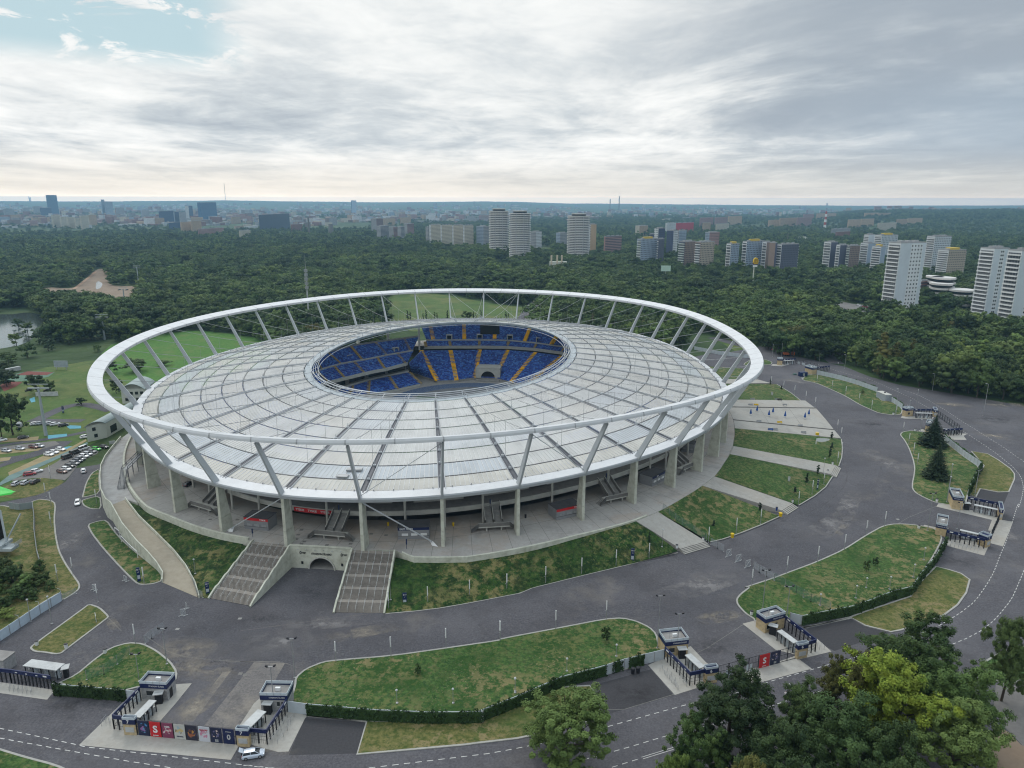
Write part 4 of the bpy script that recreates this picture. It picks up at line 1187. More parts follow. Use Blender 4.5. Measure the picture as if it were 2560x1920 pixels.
for b,t in(((840,388),(790,330)),((676,414),(617,362)),((520,446),(457,394)),((376,486),(302,434)),((242,532),(172,480))):
 i0=min(range(len(V0)),key=lambda i:(Vector(native('b5',*b))-Vector(project(V0[i]))).length);i1=min(range(len(V1)),key=lambda i:(Vector(native('b5',*t))-Vector(project(V1[i]))).length)
 stair_on(V0[i0],V1[i1],1.6,'stair_aisle',bpy.data.materials['dull_stair'],8,.25)
for x,y in((775,300),(592,324),(417,357),(252,396)):
 p=at('b5',x,y+12,9.2);m=MB()
 d=Vector((-.75,.66,0));s=Vector((.66,.75,0))
 m.obox(p-s*1.9,s*.5,d*3.2,Vector((0,0,2.8)));m.obox(p+s*1.4,s*.5,d*3.2,Vector((0,0,2.8)));m.obox(p-s*1.4+d*1.4,s*2.8,d*.2,Vector((0,0,2.3)),1);m.obox(p-s*1.9+Vector((0,0,2.8)),s*3.8,d*3.2,Vector((0,0,.3)))
 spart(m,'entrance_portal',[CONC_L,DARK])
for nm,a,b,z0,z1,t0,t1,n_st in(('lower_tier',(98,57),(124,84),-6.8,6,95,262,12),('upper_tier_back',(124,86),(140,106),9,17,95,262,8)):
 rr_=[math.radians(t0+(t1-t0)*i/40)for i in range(41)]
 stand([loc(a[0]*math.cos(t),a[1]*math.sin(t),z0)for t in rr_],[loc(b[0]*math.cos(t),b[1]*math.sin(t),z1)for t in rr_],nm,SEATS,n_st)
p=at('b5',948,292,9.0);m=MB();m.tube(p,Vector((p.x,p.y,ZL+3)),.55,n=8);q=at('b5',705,210,15.0);m.tube(Vector((q.x,q.y,8)),Vector((q.x,q.y,ZL+3)),.5,n=8);spart(m,'corner_mast',CONC_L)
pc=at_y('b5',1489,134,431);wdt=(at_y('b5',1563,134,431)-at_y('b5',1415,134,431)).length;hh=(at_y('b5',1489,97,431)-at_y('b5',1489,172,431)).length
m=MB();m.obox(pc+Vector((-wdt/2,-.3,-hh/2)),Vector((wdt,0,0)),Vector((0,1.2,0)),Vector((0,0,hh)))
sb=spart(m,'scoreboard',flat('scoreboard_black',(.012,.012,.013),.4))
m=MB()
for sx_ in(-.35,.35):m.bar(pc+Vector((sx_*wdt,.4,hh/2)),pc+Vector((sx_*wdt,1.5,hh/2+5)),.25)
m.build('hanger',GREYM,sb)
m=MB()
for k in(-3,-2.4,-1.8,-1.2,1.6,2.2,2.8,-4.2,-3.6):
 p=inner(k,.99,ZI-1.0)
 for j in range(4):m.box(p+Vector((j*.7,0,0)),.4,.3,.35)
spart(m,'floodlight_row',PALEM)
m=MB();m.bar(roofp(21.38,.17,.5),roofp(21.15,.175,.5),1.6,.5);m.bar(roofp(21.46,.12,.4),roofp(21.3,.12,.4),2.0,.3);m.bar(roofp(21.15,.44,.5),roofp(20.95,.44,.5),1.2,.4)
spart(m,'maintenance_trolley',GREYM)
def ruled(name,mt,top,bot,n=24,m_=6,bulge=0.0,wob=0.0):
 """surface ruled between two polylines, resampled"""
 def rs(p,n):
  L=[0]
  for a,b in zip(p,p[1:]):L.append(L[-1]+(b-a).length)
  out=[]
  for i in range(n+1):
   s=L[-1]*i/n;j=0
   while j<len(p)-2 and L[j+1]<s:j+=1
   out.append(p[j].lerp(p[j+1],(s-L[j])/max(1e-6,L[j+1]-L[j])))
  return out
 T,B=rs(top,n),rs(bot,n)
 rows=[]
 for j in range(m_+1):
  f=j/m_
  rows.append([b.lerp(t,f)+Vector((0,0,bulge*math.sin(PI*f)+(random.uniform(-wob,wob)if 0<j<m_ else 0)))for t,b in zip(T,B)])
 m=MB();m.loft(rows,0,False,True)
 a,b,c=Vector(m.v[m.f[0][0]]),Vector(m.v[m.f[0][1]]),Vector(m.v[m.f[0][2]])
 if(b-a).cross(c-a).z<0:m.f=[list(reversed(f))for f in m.f]
 return tag(m.build(name,mt,None,origin=B[0]),kind='structure')
def podrow(k0,k1,z,n=12,off=.001):
 return[low(k0+(k1-k0)*i/n,pod(k0+(k1-k0)*i/n)+off,z)for i in range(n+1)]
road_edge=row('a2',[(838,770),(1000,756),(1150,738),(1300,712),(1613,652)],.03)+row('a3',[(300,622),(600,548),(860,486),(1140,419)],.03)
tb=[Vector((-32.0,179.8,5.0))]+podrow(20.3,17.33,5.2)
for i,p in enumerate(tb):p.z=5.0+1.1*sm(.45,.95,i/(len(tb)-1))
road_edge[-1]=at('a3',1140,410,.9)
ruled('grass_bank',GRASS_LUSH,tb,road_edge,40,8,.35,.12)
road_edge[-1]=at('a3',1140,419,.03)
m=MB();L,R=ribbon([Vector((p.x,p.y,0))for p in road_edge],.4,.08);m.loft([R,L]);tag(m.build('bank_kerb',KERB),kind='structure')
rR=[('a1',722,112,5.6),('a1',800,215,4.7),('a1',900,312,3.7),('a1',1000,412,2.5),('a1',1070,500,1.6),('a1',1125,600,.6),('a1',1148,680,.06)]
rL=[('a1',640,145,5.6),('a1',705,262,4.7),('a1',790,365,3.6),('a1',850,425,2.8),('a1',905,490,1.8),('a1',938,545,.8),('a1',935,590,.06)]
RR,RL=[at(*p)for p in rR],[at(*p)for p in rL]
RAMPM=multi_noise('ramp_concrete',[((.27,.235,.18),(.36,.33,.265),.6,.25,.8),((.22,.19,.15),.1,.52,.75,.6)],rough=.9)
rs=ruled('ramp',RAMPM,RL,RR,24,3)
outer=row('c2',[(1195,775),(1100,890),(1040,970),(998,1060),(990,1180),(1000,1300),(1045,1395)],5.6)
inner_=podrow(28.3,24.7,5.6,14,.002)
tz=[Vector((p.x,p.y,5.6))for p in outer]+[RL[0],RR[0]]+list(reversed(inner_))
m=MB();m.prism([(p.x,p.y)for p in tz],-.05,5.6,1,0)
TER=tag(m.build('upper_terrace',[multi_noise('terrace_slabs',[((.27,.265,.255),(.40,.40,.395),.35,.3,.7),((.22,.19,.16),.1,.52,.7,.6)],rough=.85),CREAM],None,origin=outer[0]),'weathered concrete terrace curving round the left of the stadium','terrace')
def wall_along(name,top,zb,h,th,mt,label,cat,group=None,cap=None):
 """wall of constant thickness following a 3-D line; zb: bottom z (None = follows the line)"""
 L,R=ribbon(top,th,0)
 rows=[]
 for side,P in((0,L),(1,R)):
  lo_=[Vector((p.x,p.y,(q.z-.1)if zb is None else zb))for p,q in zip(P,top)]
  hi_=[Vector((p.x,p.y,q.z+h))for p,q in zip(P,top)]
  rows+=[lo_,hi_]if side==0 else[hi_,lo_]
 m=MB();m.loft(rows)
 for i in(0,len(top)-1):
  m.add([r[i]for r in rows],[(0,1,2,3)]if i else[(3,2,1,0)])
 return tag(m.build(name,mt,None,origin=Vector((top[0].x,top[0].y,top[0].z if zb is None else zb))),label,cat,group)
wall_along('ramp_wall',RL,-.05,1.0,.3,CREAM,'pale wall on the outer, road side of the curved ramp','wall')
wall_along('ramp_wall',RR,None,.85,.25,CREAM,'low cream wall between the ramp and the grass bank','wall')
wall_along('terrace_wall',[p.copy()for p in outer]+[RL[0].copy()],-.05,1.1,.3,CREAM,'curved pale parapet along the outer edge of the terrace','wall')
stl=[Vector((-78.4,167.0,.1)),Vector((-76.5,173,1.9)),Vector((-74.7,180,4.2)),Vector((-73.4,185.6,5.2))]
bot=list(reversed(RR[1:]))+[at('a1',735,128,5.3)]
ruled('grass_bank',GRASS_LUSH,podrow(22.62,24.65,4.9),[stl[0]]+[p+Vector((0.2,0,-.02))for p in bot],40,8,.1,.1)
ruled('grass_bank',GRASS_LUSH,[stl[-1],Vector((-78,187.2,4.9))],[stl[0],stl[0]+Vector((-1,.4,0))],6,8,.0,.05)
arcp=[('c7',20,1160),('c7',480,888),('c7',600,790),('c7',770,560),('c7',800,475),('c7',808,290),('c7',795,205),('c7',745,72)]
def kof(p):
 a=math.atan2(p.y-C0.y,p.x-C0.x);best=None
 for i in range(1600):
  k=40*i/1600;q=low(k)-C0;d=abs(math.atan2(math.sin(a-math.atan2(q.y,q.x)),math.cos(a-math.atan2(q.y,q.x))))
  if best is None or d<best[0]:best=(d,k)
 return best[1]
KA=[kof(at(f,x,y,6.2))for f,x,y in arcp]
KP0=kof(at('c6',1760,505,6.2));KP1=kof(at('c6',1985,410,6.2))
SEG=[('path',KP0,KP1,[('c7',242,1535),('c7',505,1458)],1.0),('lawn',KP1,KA[1],[('c7',560,1472),('c7',700,1440),('c7',900,1370),('c7',1100,1290),('c7',1285,1205)],.25),('path',KA[1],KA[2],[('c7',1290,1140),('c7',1405,1068)],1.0),('lawn',KA[2],KA[3],[('c7',1480,1092),('c7',1650,990),('c7',1760,900),('c7',1832,790)],.25),('path',KA[3],KA[4],[('c7',1800,765),('c7',1850,672)],1.0),('lawn',KA[4],KA[5],[('c7',1895,685),('c7',1925,600),('c7',1935,500),('c7',1922,405)],.25),('path',KA[5],KA[6],[('c7',1920,395),('c7',1850,312)],.2),('plaza',KA[6],KA[7],[('c7',1848,310),('c7',1760,200),('c7',1660,85)],.2),('path',KA[7],KA[7]-.62,[('c4',1110,690),('c4',990,600)],.2),('lawn',KA[7]-.62,KA[7]-2.0,[('c4',945,602),('c4',840,520),('c4',690,428)],.2),('path',KA[7]-2.0,KA[7]-2.5,[('c4',622,415),('c4',482,375)],.2),('lawn',KA[7]-2.5,KA[7]-4.2,[('c4',470,378),('c4',380,300),('c4',330,262)],.2)]
FOREC=[]
for kind,k0,k1,outp,zo in SEG:
 top=podrow(k0,k1,6.18,8)
 bot=[at(f,x,y,zo)for f,x,y in outp]
 FOREC.append((top,bot,zo))
 mt=GRASS if kind=='lawn' else CONC
 o=ruled({'lawn':'lawn','path':'footpath','plaza':'plaza'}[kind],mt,top,bot,14,6,.12 if kind=='lawn' else 0)
 if kind=='lawn':
  L,R=ribbon([Vector((p.x,p.y,0))for p in bot],.4,zo+.06);m=MB();m.loft([R,L]);m.loft([[Vector((p.x,p.y,-.05))for p in bot],[Vector((p.x,p.y,zo+.06))for p in bot]]);tag(m.build('forecourt_kerb',KERB),kind='structure')
 if kind=='plaza':
  m=MB()
  for a,b in((top[0],bot[0]),(top[-1],bot[-1])):
   m.bar(a+Vector((0,0,.12)),b+Vector((0,0,.12)),.5,.35)
  tag(m.build('plaza_drain',CONC_D),kind='structure')
  m=MB()
  for f in(.35,.68):
   for u in(0,1):pass
   m.bar(top[0].lerp(bot[0],f)+Vector((0,0,.02)),top[-1].lerp(bot[-1],f)+Vector((0,0,.02)),.12,.02)
  tag(m.build('plaza_joint',CONC_D),kind='structure')
 if kind=='path':
  m=MB()
  for sk in([top[0],bot[0]],[top[-1],bot[-1]]):
   m.quad(sk[0],sk[1],sk[1]-Vector((0,0,2.2)),sk[0]-Vector((0,0,2.2)))
  m.quad(bot[0],bot[-1],bot[-1]-Vector((0,0,1.2)),bot[0]-Vector((0,0,1.2)))
  tag(m.build('footpath_edge',CONC),kind='structure')
 if kind=='path' and zo>.8:
  a,b=bot[0],bot[-1]
  n=Vector(((b-a).y,-(b-a).x,0)).normalized()
  if n.dot(a-C0)<0:n=-n
  m=MB();d=b-a
  for i in range(5):
   z=.98-.19*i
   m.obox(Vector((a.x,a.y,-.05))+n*.5*i,Vector((d.x,d.y,0)),n*.5,Vector((0,0,z+.05)),0)
   m.obox(Vector((a.x,a.y,z-.19))+n*(.5*i+.505),Vector((d.x,d.y,0)),n*.02,Vector((0,0,.13)),1)
  tag(m.build('forecourt_steps',[CONC,CONC_D],None,origin=Vector((a.x,a.y,0))),{0:'short flight of pale steps beside the steel fence on the forecourt',2:'short flight of pale steps beside the yellow grit bin',4:'steps at the road end of the path nearest the blue umbrellas'}[len([1 for s in FOREC])-1 if len(FOREC)-1 in(0,2,4)else 0],'steps')
def surf(fr,x,y):
 """point of the sloping forecourt (or level ground) seen at the survey point"""
 best=(1e9,at(fr,x,y,0))
 for i in range(63):
  z=6.2*i/62;p=at(fr,x,y,z)
  for top,bot,zo in FOREC:
   for f in(0.0,.5,1.0):
    a=top[0].lerp(top[-1],f);b=bot[0].lerp(bot[-1],f)
    d=(b-a).to_2d();w=(p-a).to_2d()
    s=w.dot(d)/d.length_squared
    if-.02<=s<=1.02:
     off=abs(w.x*d.y-w.y*d.x)/d.length
     if off<(top[0]-top[-1]).length*.35+4:
      zz=a.z+(b.z-a.z)*s
      if abs(zz-z)<best[0]:best=(abs(zz-z),Vector((p.x,p.y,zz)))
 return best[1]
def leafcards(m,pts,size,mt=0,jitter=.3):
 for p in pts:
  s=size*random.uniform(.6,1.3)
  a=Vector((random.gauss(0,1),random.gauss(0,1),random.gauss(0,1))).normalized()
  b=a.cross(Vector((random.gauss(0,1),random.gauss(0,1),random.gauss(0,1)))).normalized()
  m.add([p-a*s,p+b*s*.7,p+a*s,p-b*s*.7],[(0,1,2,3)],mt)
def panel_wall(line,h,label,group=None,step=2.6,mt=PANELW,postm=GREYM):
 """white concrete panel wall with posts"""
 m,pm=MB(),MB()
 org=line[0]
 w=empty('panel_wall',Vector((org.x,org.y,0)),label,'wall',group)
 for a,b in zip(line,line[1:]):
  L=(b-a).length;n=max(1,int(L/step));d=(b-a)/n
  for i in range(n):
   p,q=a+d*i,a+d*(i+1)
   m=MB();m.bar(Vector((p.x,p.y,h/2))+d.normalized()*.08,Vector((q.x,q.y,h/2))-d.normalized()*.08,.1,h);m.build('panel',mt,w)
   pm=MB();pm.box(Vector((p.x,p.y,0)),.16,.2,h+.06);pm.build('post',postm,w)
 return w
def ivy(line,h,n,label,group=None,thick=.55,mt=IVY_M,top_only=False,gaps=(),size=.3,side=1):
 m=MB();pts=[]
 L=[0]
 for a,b in zip(line,line[1:]):L.append(L[-1]+(b-a).length)
 tot=L[-1];cnt=int(tot*n)
 ph=[random.uniform(0,6)for _ in range(4)]
 for i in range(cnt):
  s=random.uniform(0,tot);f=s/tot
  if any(a<f<b for a,b in gaps):continue
  j=max(i for i in range(len(L)-1)if L[i]<=s+1e-9)
  a,b=line[j],line[j+1];p=a.lerp(b,(s-L[j])/max(1e-6,L[j+1]-L[j]))
  d=(b-a).normalized();nn_=Vector((d.y,-d.x,0))*side
  hh=h*(1+.10*math.sin(s*.9+ph[0])+.07*math.sin(s*2.3+ph[1]))
  drop=.55+.30*math.sin(s*.8+ph[2])+.15*math.sin(s*2.9+ph[3])
  z=hh-(hh*max(0.15,drop)*random.random()**1.2 if top_only else hh*random.random())
  bulge=thick*(.6+.5*math.sin(s*.7+ph[1])**2)
  q=Vector((p.x,p.y,max(.05,z)))+nn_*(random.uniform(-.12,bulge if z<hh*.92 else bulge*.6))+Vector((0,0,random.gauss(0,.08)))
  pts.append(q)
 leafcards(m,pts,size)
 if not top_only:
  c=MB()
  segs=int(tot/1.2)
  for i in range(segs):
   f0,f1=i/segs,(i+1)/segs
   if any(a-.01<f0<b for a,b in gaps):continue
   def pp(f):
    s=f*tot;j=max(i for i in range(len(L)-1)if L[i]<=s+1e-9)
    return line[j].lerp(line[j+1],(s-L[j])/max(1e-6,L[j+1]-L[j]))
   p,q=pp(f0),pp(f1);d=(q-p).normalized();nn_=Vector((d.y,-d.x,0))*side*.22
   m.bar(p+nn_+Vector((0,0,h*.46)),q+nn_+Vector((0,0,h*.46)),.25,h*.9)
 return tag(m.build('ivy_hedge',mt,None,origin=Vector((line[0].x,line[0].y,0))),label,'hedge',group)
W1=row('a2',[(272,1336),(388,1352),(770,1386),(1100,1400),(1400,1396)])+row('a3',[(0,1392),(200,1312),(470,1192),(700,1132),(830,1090),(940,1062),(1064,1032)])
panel_wall(W1,2.6,'white panel wall with ivy running between the two nearest gates')
W1i=W1[1:-1]
ivy(W1i,2.75,62,'long dark ivy hedge hanging over the wall between the two nearest gates',gaps=((.875,.895),(.93,.95)))
W2=row('a4',[(262,818),(330,835),(500,800),(610,780),(720,742),(850,690),(962,662),(1012,585),(1100,478),(1160,370)])
panel_wall(W2,2.6,'white panel wall almost hidden by ivy behind the right-hand grass island')
ivy(W2[1:],2.8,60,'dark ivy hedge curving along the outer edge of the right-hand grass island')
W3=row('c5',[(1012,742),(1100,818),(1250,938),(1432,1062)])
panel_wall(W3,2.6,'bright white panel wall beside the two spruces, creeper on its top',step=2.4)
ivy([p+Vector((.25,.1,.25))for p in W3],2.7,34,'green creeper trailing along the top of the white wall beside the spruces',thick=.9,mt=IVY_G,top_only=True,side=-1)
W4=row('c5',[(1436,1066),(1345,1240),(1285,1380)])
panel_wall(W4,2.6,'short panel wall under ivy behind the lower spruce')
ivy(W4,2.9,75,'dark ivy hedge behind the lower spruce, leading to the stone gatehouse',side=-1,thick=.8)
W5=row('c4',[(1112,322),(1370,382),(1560,440),(1755,512)])
panel_wall(W5,2.6,'white panel wall with creeper at the far right lawn, left of the grey hut',step=2.4)
ivy([p+Vector((.2,.3,.2))for p in W5],2.7,16,'patchy green creeper over the far white wall left of the grey hut',mt=IVY_G,top_only=True,thick=1.0,side=-1,gaps=((.15,.3),(.5,.6)))
W5b=row('c4',[(1905,612),(2022,692)])
panel_wall(W5b,2.6,'short white panel wall between the grey hut and the stone gatehouse',step=2.4)
ivy([p+Vector((.2,.3,.2))for p in W5b],2.7,22,'creeper on the short white wall right of the grey hut',mt=IVY_G,top_only=True,thick=.9,side=-1)
W6=row('c3',[(612,1192),(400,1322),(200,1458),(0,1592),(-200,1725)])
w6=panel_wall(W6,2.5,'pale blue-white panel wall along the left road with bent fence posts',step=2.6,mt=flat('pale_blue_panel',(.46,.55,.63),.6,var=.06))
for a,b in zip(W6,W6[1:]):
 n=max(1,int((b-a).length/5.2))
 for i in range(n):
  m=MB();p=a.lerp(b,i/n);m.tube(Vector((p.x,p.y,2.4)),Vector((p.x,p.y,3.3)),.06,n=5);m.tube(Vector((p.x,p.y,3.3)),Vector((p.x-.35,p.y-.5,3.75)),.06,n=5);m.build('bent_post',PALEM,w6)
W7=row('a1',[(315,1236),(500,1250),(690,1268),(733,1272)])
panel_wall(W7+row('a1',[(812,1282)]),2.6,'panel wall with ivy left of the near-left gatehouse')
ivy(W7,2.8,70,'dark ivy hedge between the far-left turnstiles and the near-left gatehouse')
W8=row('d8',[(175,640),(345,662),(575,632),(605,870),(605,1100),(650,1450),(705,1650)])
panel_wall(W8,2.4,'grey sheet-metal fence bending round the lawn at the left edge',step=2.0,mt=flat('grey_sheet',(.25,.29,.3),.5,var=.06))
W9=row('c4',[(-190,60),(60,110),(330,145),(430,150)])
panel_wall(W9,2.4,'pale wall behind the far turnstiles seen through the ring struts',step=2.4)
def box_corners(fr,FL,FR,BR=None,BL=None,z=0.0):
 a,b=at(fr,*FL,z),at(fr,*FR,z)
 c=at(fr,*BR,z)if BR else b+(at(fr,*BL,z)-a)
 ax=b-a;ay=c-b
 n=Vector((-ax.y,ax.x,0)).normalized()
 ay=n*ay.dot(n)
 return a,ax,ay
def gatehouse(fr,FL,FR,BR=None,BL=None,h=3.4,stone=STONE,label='',door=(),mast=False):
 a,ax,ay=box_corners(fr,FL,FR,BR,BL)
 r=empty('gatehouse',a,label,'gatehouse')
 ux,uy=ax.normalized(),ay.normalized()
 Z=Vector((0,0,1))
 m=MB();m.obox(a,ax,ay,Z*h);m.build('wall',stone,r)
 m=MB();e=.07
 o=a-ux*e-uy*e;X,Y=ax+ux*2*e,ay+uy*2*e
 for p,d,q in((o,X,uy*.14),(o+Y-uy*.14,X,uy*.14)):m.obox(p+Z*(h-.72),d,q,Z*1.02)
 for p in(o+uy*.14,o+X-ux*.14+uy*.14):m.obox(p+Z*(h-.72),Y-uy*.28,ux*.14,Z*1.02)
 fa=m.build('fascia',NAVY,r)
 m=MB()
 for p,d,q in((o+uy*.02,X,uy*.08),(o+Y-uy*.1,X,uy*.08)):m.obox(p+Z*(h+.30),d,q,Z*.62)
 for p in(o+ux*.02+uy*.1,o+X-ux*.1+uy*.1):m.obox(p+Z*(h+.30),Y-uy*.2,ux*.08,Z*.62)
 m.build('parapet',PARAPET,r)
 m=MB();m.obox(a+ux*.15+uy*.15+Z*(h+.02),ax-ux*.3,ay-uy*.3,Z*.06);m.build('roof',ROOFFELT,r)
 for i in range(5):
  for p,d in((o,X),(o+Y,X)):
   q=p+d*(i/4);m=MB();m.box(q+Z*(h+.3),.06,.06,.66);m.build('parapet_post',GREYM,r)
 m=MB();c=a+ax*.55+ay*.5+Z*(h+.08);m.box(c,1.0,.45,.7,0,math.atan2(ux.y,ux.x));m.build('air_conditioner',WHITEP,r)
 if mast:
  m=MB();c=a+ax*.3+ay*.4;m.tube(c+Z*h,c+Z*(h+2.2),.05,n=5);m.build('aerial',GREYM,r)
 nrm=-uy
 for kind,u0,w,z0,hh,face in door:
  m=MB()
  if face=='front':p,d,nn_=a+ux*u0,ux,-uy
  elif face=='right':p,d,nn_=a+ax+uy*u0,uy,ux
  else:p,d,nn_=a+uy*u0,uy,-ux
  m.obox(p+nn_*.02+Z*z0,d*w,nn_*.05,Z*hh);dd=m.build(kind,DARK if kind=='door' else GLASS_D,r)
  if kind=='window':
   f=MB();f.obox(p+nn_*.03+Z*(z0-.1),d*w,nn_*.12,Z*.08);f.build('sill',PALEM,dd)
 ang=(-uy)
 lettering('STADION ŚLĄSKI',.42,WHITEP,fa,Vector((0,0,h-.2))+ax*.62-uy*e-Vector((0,0,0)),ux,Z,ext=.01)
 return r
def pillar(fr,FL,FR,BR=None,BL=None,num="7",h=3.5,label='',stone=STONE):
 a,ax,ay=box_corners(fr,FL,FR,BR,BL)
 ux,uy=ax.normalized(),ay.normalized();Z=Vector((0,0,1))
 r=empty('gate_pillar',a,label,'pillar','numbered gate pillars')
 m=MB();m.obox(a,ax,ay,Z*(h-1.0));m.build('base',stone,r)
 m=MB();m.obox(a-ux*.06-uy*.06+Z*(h-1.0),ax+ux*.12,ay+uy*.12,Z*1.05);b=m.build('number_band',NAVY,r)
 m=MB();o=a-ux*.06-uy*.06+Z*(h+.05)
 X,Y=ax+ux*.12,ay+uy*.12
 m.obox(o,X,uy*.07,Z*.5);m.obox(o+Y-uy*.07,X,uy*.07,Z*.5);m.obox(o+uy*.07,Y-uy*.14,ux*.07,Z*.5);m.obox(o+X-ux*.07+uy*.07,Y-uy*.14,ux*.07,Z*.5)
 m.build('parapet',PARAPET,r)
 m=MB();m.obox(a+ax*.14-uy*.05+Z*.75,ax*.72,uy*.04,Z*1.1);m.build('notice_board',PALEM,r)
 if num:lettering(num,1.0,WHITEP,b,ax*.42-uy*.07+Z*(h-.45),ux,Z,ext=.015,bold=.02)
 return r
def enclosure(fr,line,h=3.3,beam=.85,canopy=None,label='',units=6,rails=None,smallroof=None,bars=1.15):
 """turnstile cage: navy beam on black posts, bars below, turnstile cabinets and their roof inside"""
 P=[at(fr,x,y,0)for x,y in line]
 r=empty('turnstile_enclosure',P[0],label,'turnstile cage')
 Z=Vector((0,0,1));bm_,pm=MB(),MB()
 for a,b in zip(P,P[1:]):
  bm_.bar(a+Z*(h-beam/2),b+Z*(h-beam/2),.22,beam)
  n=max(1,int((b-a).length/bars))
  for i in range(n+1):
   p=a.lerp(b,i/n);po=MB();po.box(p,.2,.2,h-beam);po.build('post',BLACKM,r)
  for z in(.9,1.7):pm.bar(a+Z*z,b+Z*z,.04)
  n2=max(1,int((b-a).length/.35))
  for i in range(n2):
   p=a.lerp(b,i/n2);pm.tube(p,p+Z*(h-beam),.02,n=3,caps=False)
 fa=bm_.build('beam',NAVY,r);pm.build('bars',BLACKM,r)['kind']='stuff'
 L=(P[1]-P[0]).length
 d=(P[1]-P[0]).normalized();nn_=Vector((d.y,-d.x,0))
 if nn_.y>0:nn_=-nn_
 for f in(.08,.3,.55,.8):
  m=MB();c=P[0]+d*L*f+Z*(h-.55)+nn_*.12
  m.obox(c,d*(.9 if f<.2 else.5),nn_*.02,Z*(.35 if f<.2 else.18));m.build('beam_sign',WHITEP,r)
 if canopy:
  (x0,y0),(x1,y1),wd=canopy
  a,b=at(fr,x0,y0,2.5),at(fr,x1,y1,2.5)
  m=MB();m.bar(a,b,wd,.16);m.build('canopy',PALEM,r)
  dd=(b-a);s=Vector((-dd.y,dd.x,0)).normalized()*wd*.38
  for i in range(5):
   for q in(s,-s):
    p=a.lerp(b,.03+.235*i)+q;m=MB();m.box(Vector((p.x,p.y,0)),.16,.16,2.42);m.build('canopy_post',BLACKM,r)
  for i in range(units):
   c=a.lerp(b,(i+.5)/units);m=MB()
   m.box(Vector((c.x,c.y,0)),.95,.55,1.1,0,math.atan2(dd.y,dd.x));m.box(Vector((c.x,c.y,1.1)),.5,.3,.9,0,math.atan2(dd.y,dd.x)+.5)
   m.tube(Vector((c.x,c.y,.3))-s*.9,Vector((c.x,c.y,2.2))-s*.9,.06,n=5)
   m.build('turnstile',PANELW if i%2 else GREYM,r)
 if smallroof:
  x,y,wd,rz=smallroof
  c=at(fr,x,y,2.4);m=MB();m.box(c,wd,1.5,.14,0,rz);m.box(c+Z*.16,wd*.96,.1,.06,0,rz);m.box(Vector((c.x,c.y,0)),wd*.7,.9,2.35,1,rz)
  m.build('ticket_booth',[PALEM,BLACKM],r)
 return r
def queue_rails(fr,quads,label,h=1.05):
 for pts in quads:
  P=[at(fr,x,y,.05)for x,y in pts]
  m=MB();Z=Vector((0,0,h))
  for p in P:m.tube(p,p+Z,.035,n=5)
  for p,q in zip(P,P[1:]):m.tube(p+Z,q+Z,.03,n=5);m.tube(p+Z*.5,q+Z*.5,.025,n=4)
  tag(m.build('queue_rail',GREYM,None,origin=P[0]),label,'queue rail','queue rails at the turnstiles')
def postermat(name,cols,sc,seed):
 """dark or pale sheet with a cluster of coloured shapes in its middle"""
 m,nt,b=new_mat(name)
 tcn=nt.nodes.new('ShaderNodeTexCoord')
 sp=nt.nodes.new('ShaderNodeSeparateXYZ');nt.links.new(tcn.outputs['Generated'],sp.inputs[0])
 def M(op,a,c):
  n=node(nt,'ShaderNodeMath',operation=op)
  for i,v in enumerate((a,c)):
   if isinstance(v,(int,float)):n.inputs[i].default_value=v
   else:nt.links.new(v,n.inputs[i])
  return n.outputs[0]
 mp=node(nt,'ShaderNodeMapping');mp.inputs['Location'].default_value=(seed*3.1,0,seed*1.7);mp.inputs['Scale'].default_value=(sc*3,0,sc*4)
 nt.links.new(tcn.outputs['Generated'],mp.inputs['Vector'])
 v=node(nt,'ShaderNodeTexVoronoi',i_Scale=1.0);nt.links.new(mp.outputs['Vector'],v.inputs['Vector'])
 sc_=nt.nodes.new('ShaderNodeSeparateColor');nt.links.new(v.outputs['Color'],sc_.inputs[0])
 dx_=M('ABSOLUTE',M('SUBTRACT',sp.outputs[0],.5),0);dz_=M('ABSOLUTE',M('SUBTRACT',sp.outputs[2],.52),0)
 r2=M('ADD',M('MULTIPLY',M('MULTIPLY',dx_,dx_),3.2),M('MULTIPLY',M('MULTIPLY',dz_,dz_),5.5))
 ms2=M('GREATER_THAN',M('SUBTRACT',M('MULTIPLY',sc_.outputs[1],.85),r2),.12)
 r=ramp(nt,[(i/(len(cols)-1),c)for i,c in enumerate(cols[1:])],'CONSTANT');nt.links.new(sc_.outputs[0],r.inputs['Fac'])
 mx=node(nt,'ShaderNodeMix',data_type='RGBA');nt.links.new(ms2,mx.inputs['Factor']);mx.inputs['A'].default_value=rgb(cols[0]);nt.links.new(r.outputs['Color'],mx.inputs['B'])
 nt.links.new(mx.outputs['Result'],b.inputs['Base Color']);b.inputs['Roughness'].default_value=.5
 return m
NV=(.008,.014,.05)
POSTERS=[postermat('poster_dance',[NV,NV,(.02,.03,.09),(.1,.25,.4),(.25,.12,.3),(.05,.2,.4)],1.6,1),RED,postermat('poster_collage',[(.2,.04,.09),(.45,.1,.15),(.5,.35,.35),(.3,.05,.1),(.6,.5,.5)],2.4,2),postermat('poster_field',[(.45,.45,.42),(.3,.4,.45),(.5,.4,.2),(.55,.56,.55),(.25,.2,.12)],1.4,3),postermat('poster_night',[(.02,.02,.04),(.12,.05,.03),(.4,.2,.05),(.05,.05,.14),(.3,.1,.05)],1.8,4),postermat('poster_dancers',[(.5,.52,.56),(.45,.3,.35),(.35,.15,.2),(.5,.2,.3),(.55,.55,.58)],2.0,5),postermat('poster_players',[NV,NV,(.5,.4,.38),(.1,.1,.2),NV],2.2,6),NAVY]
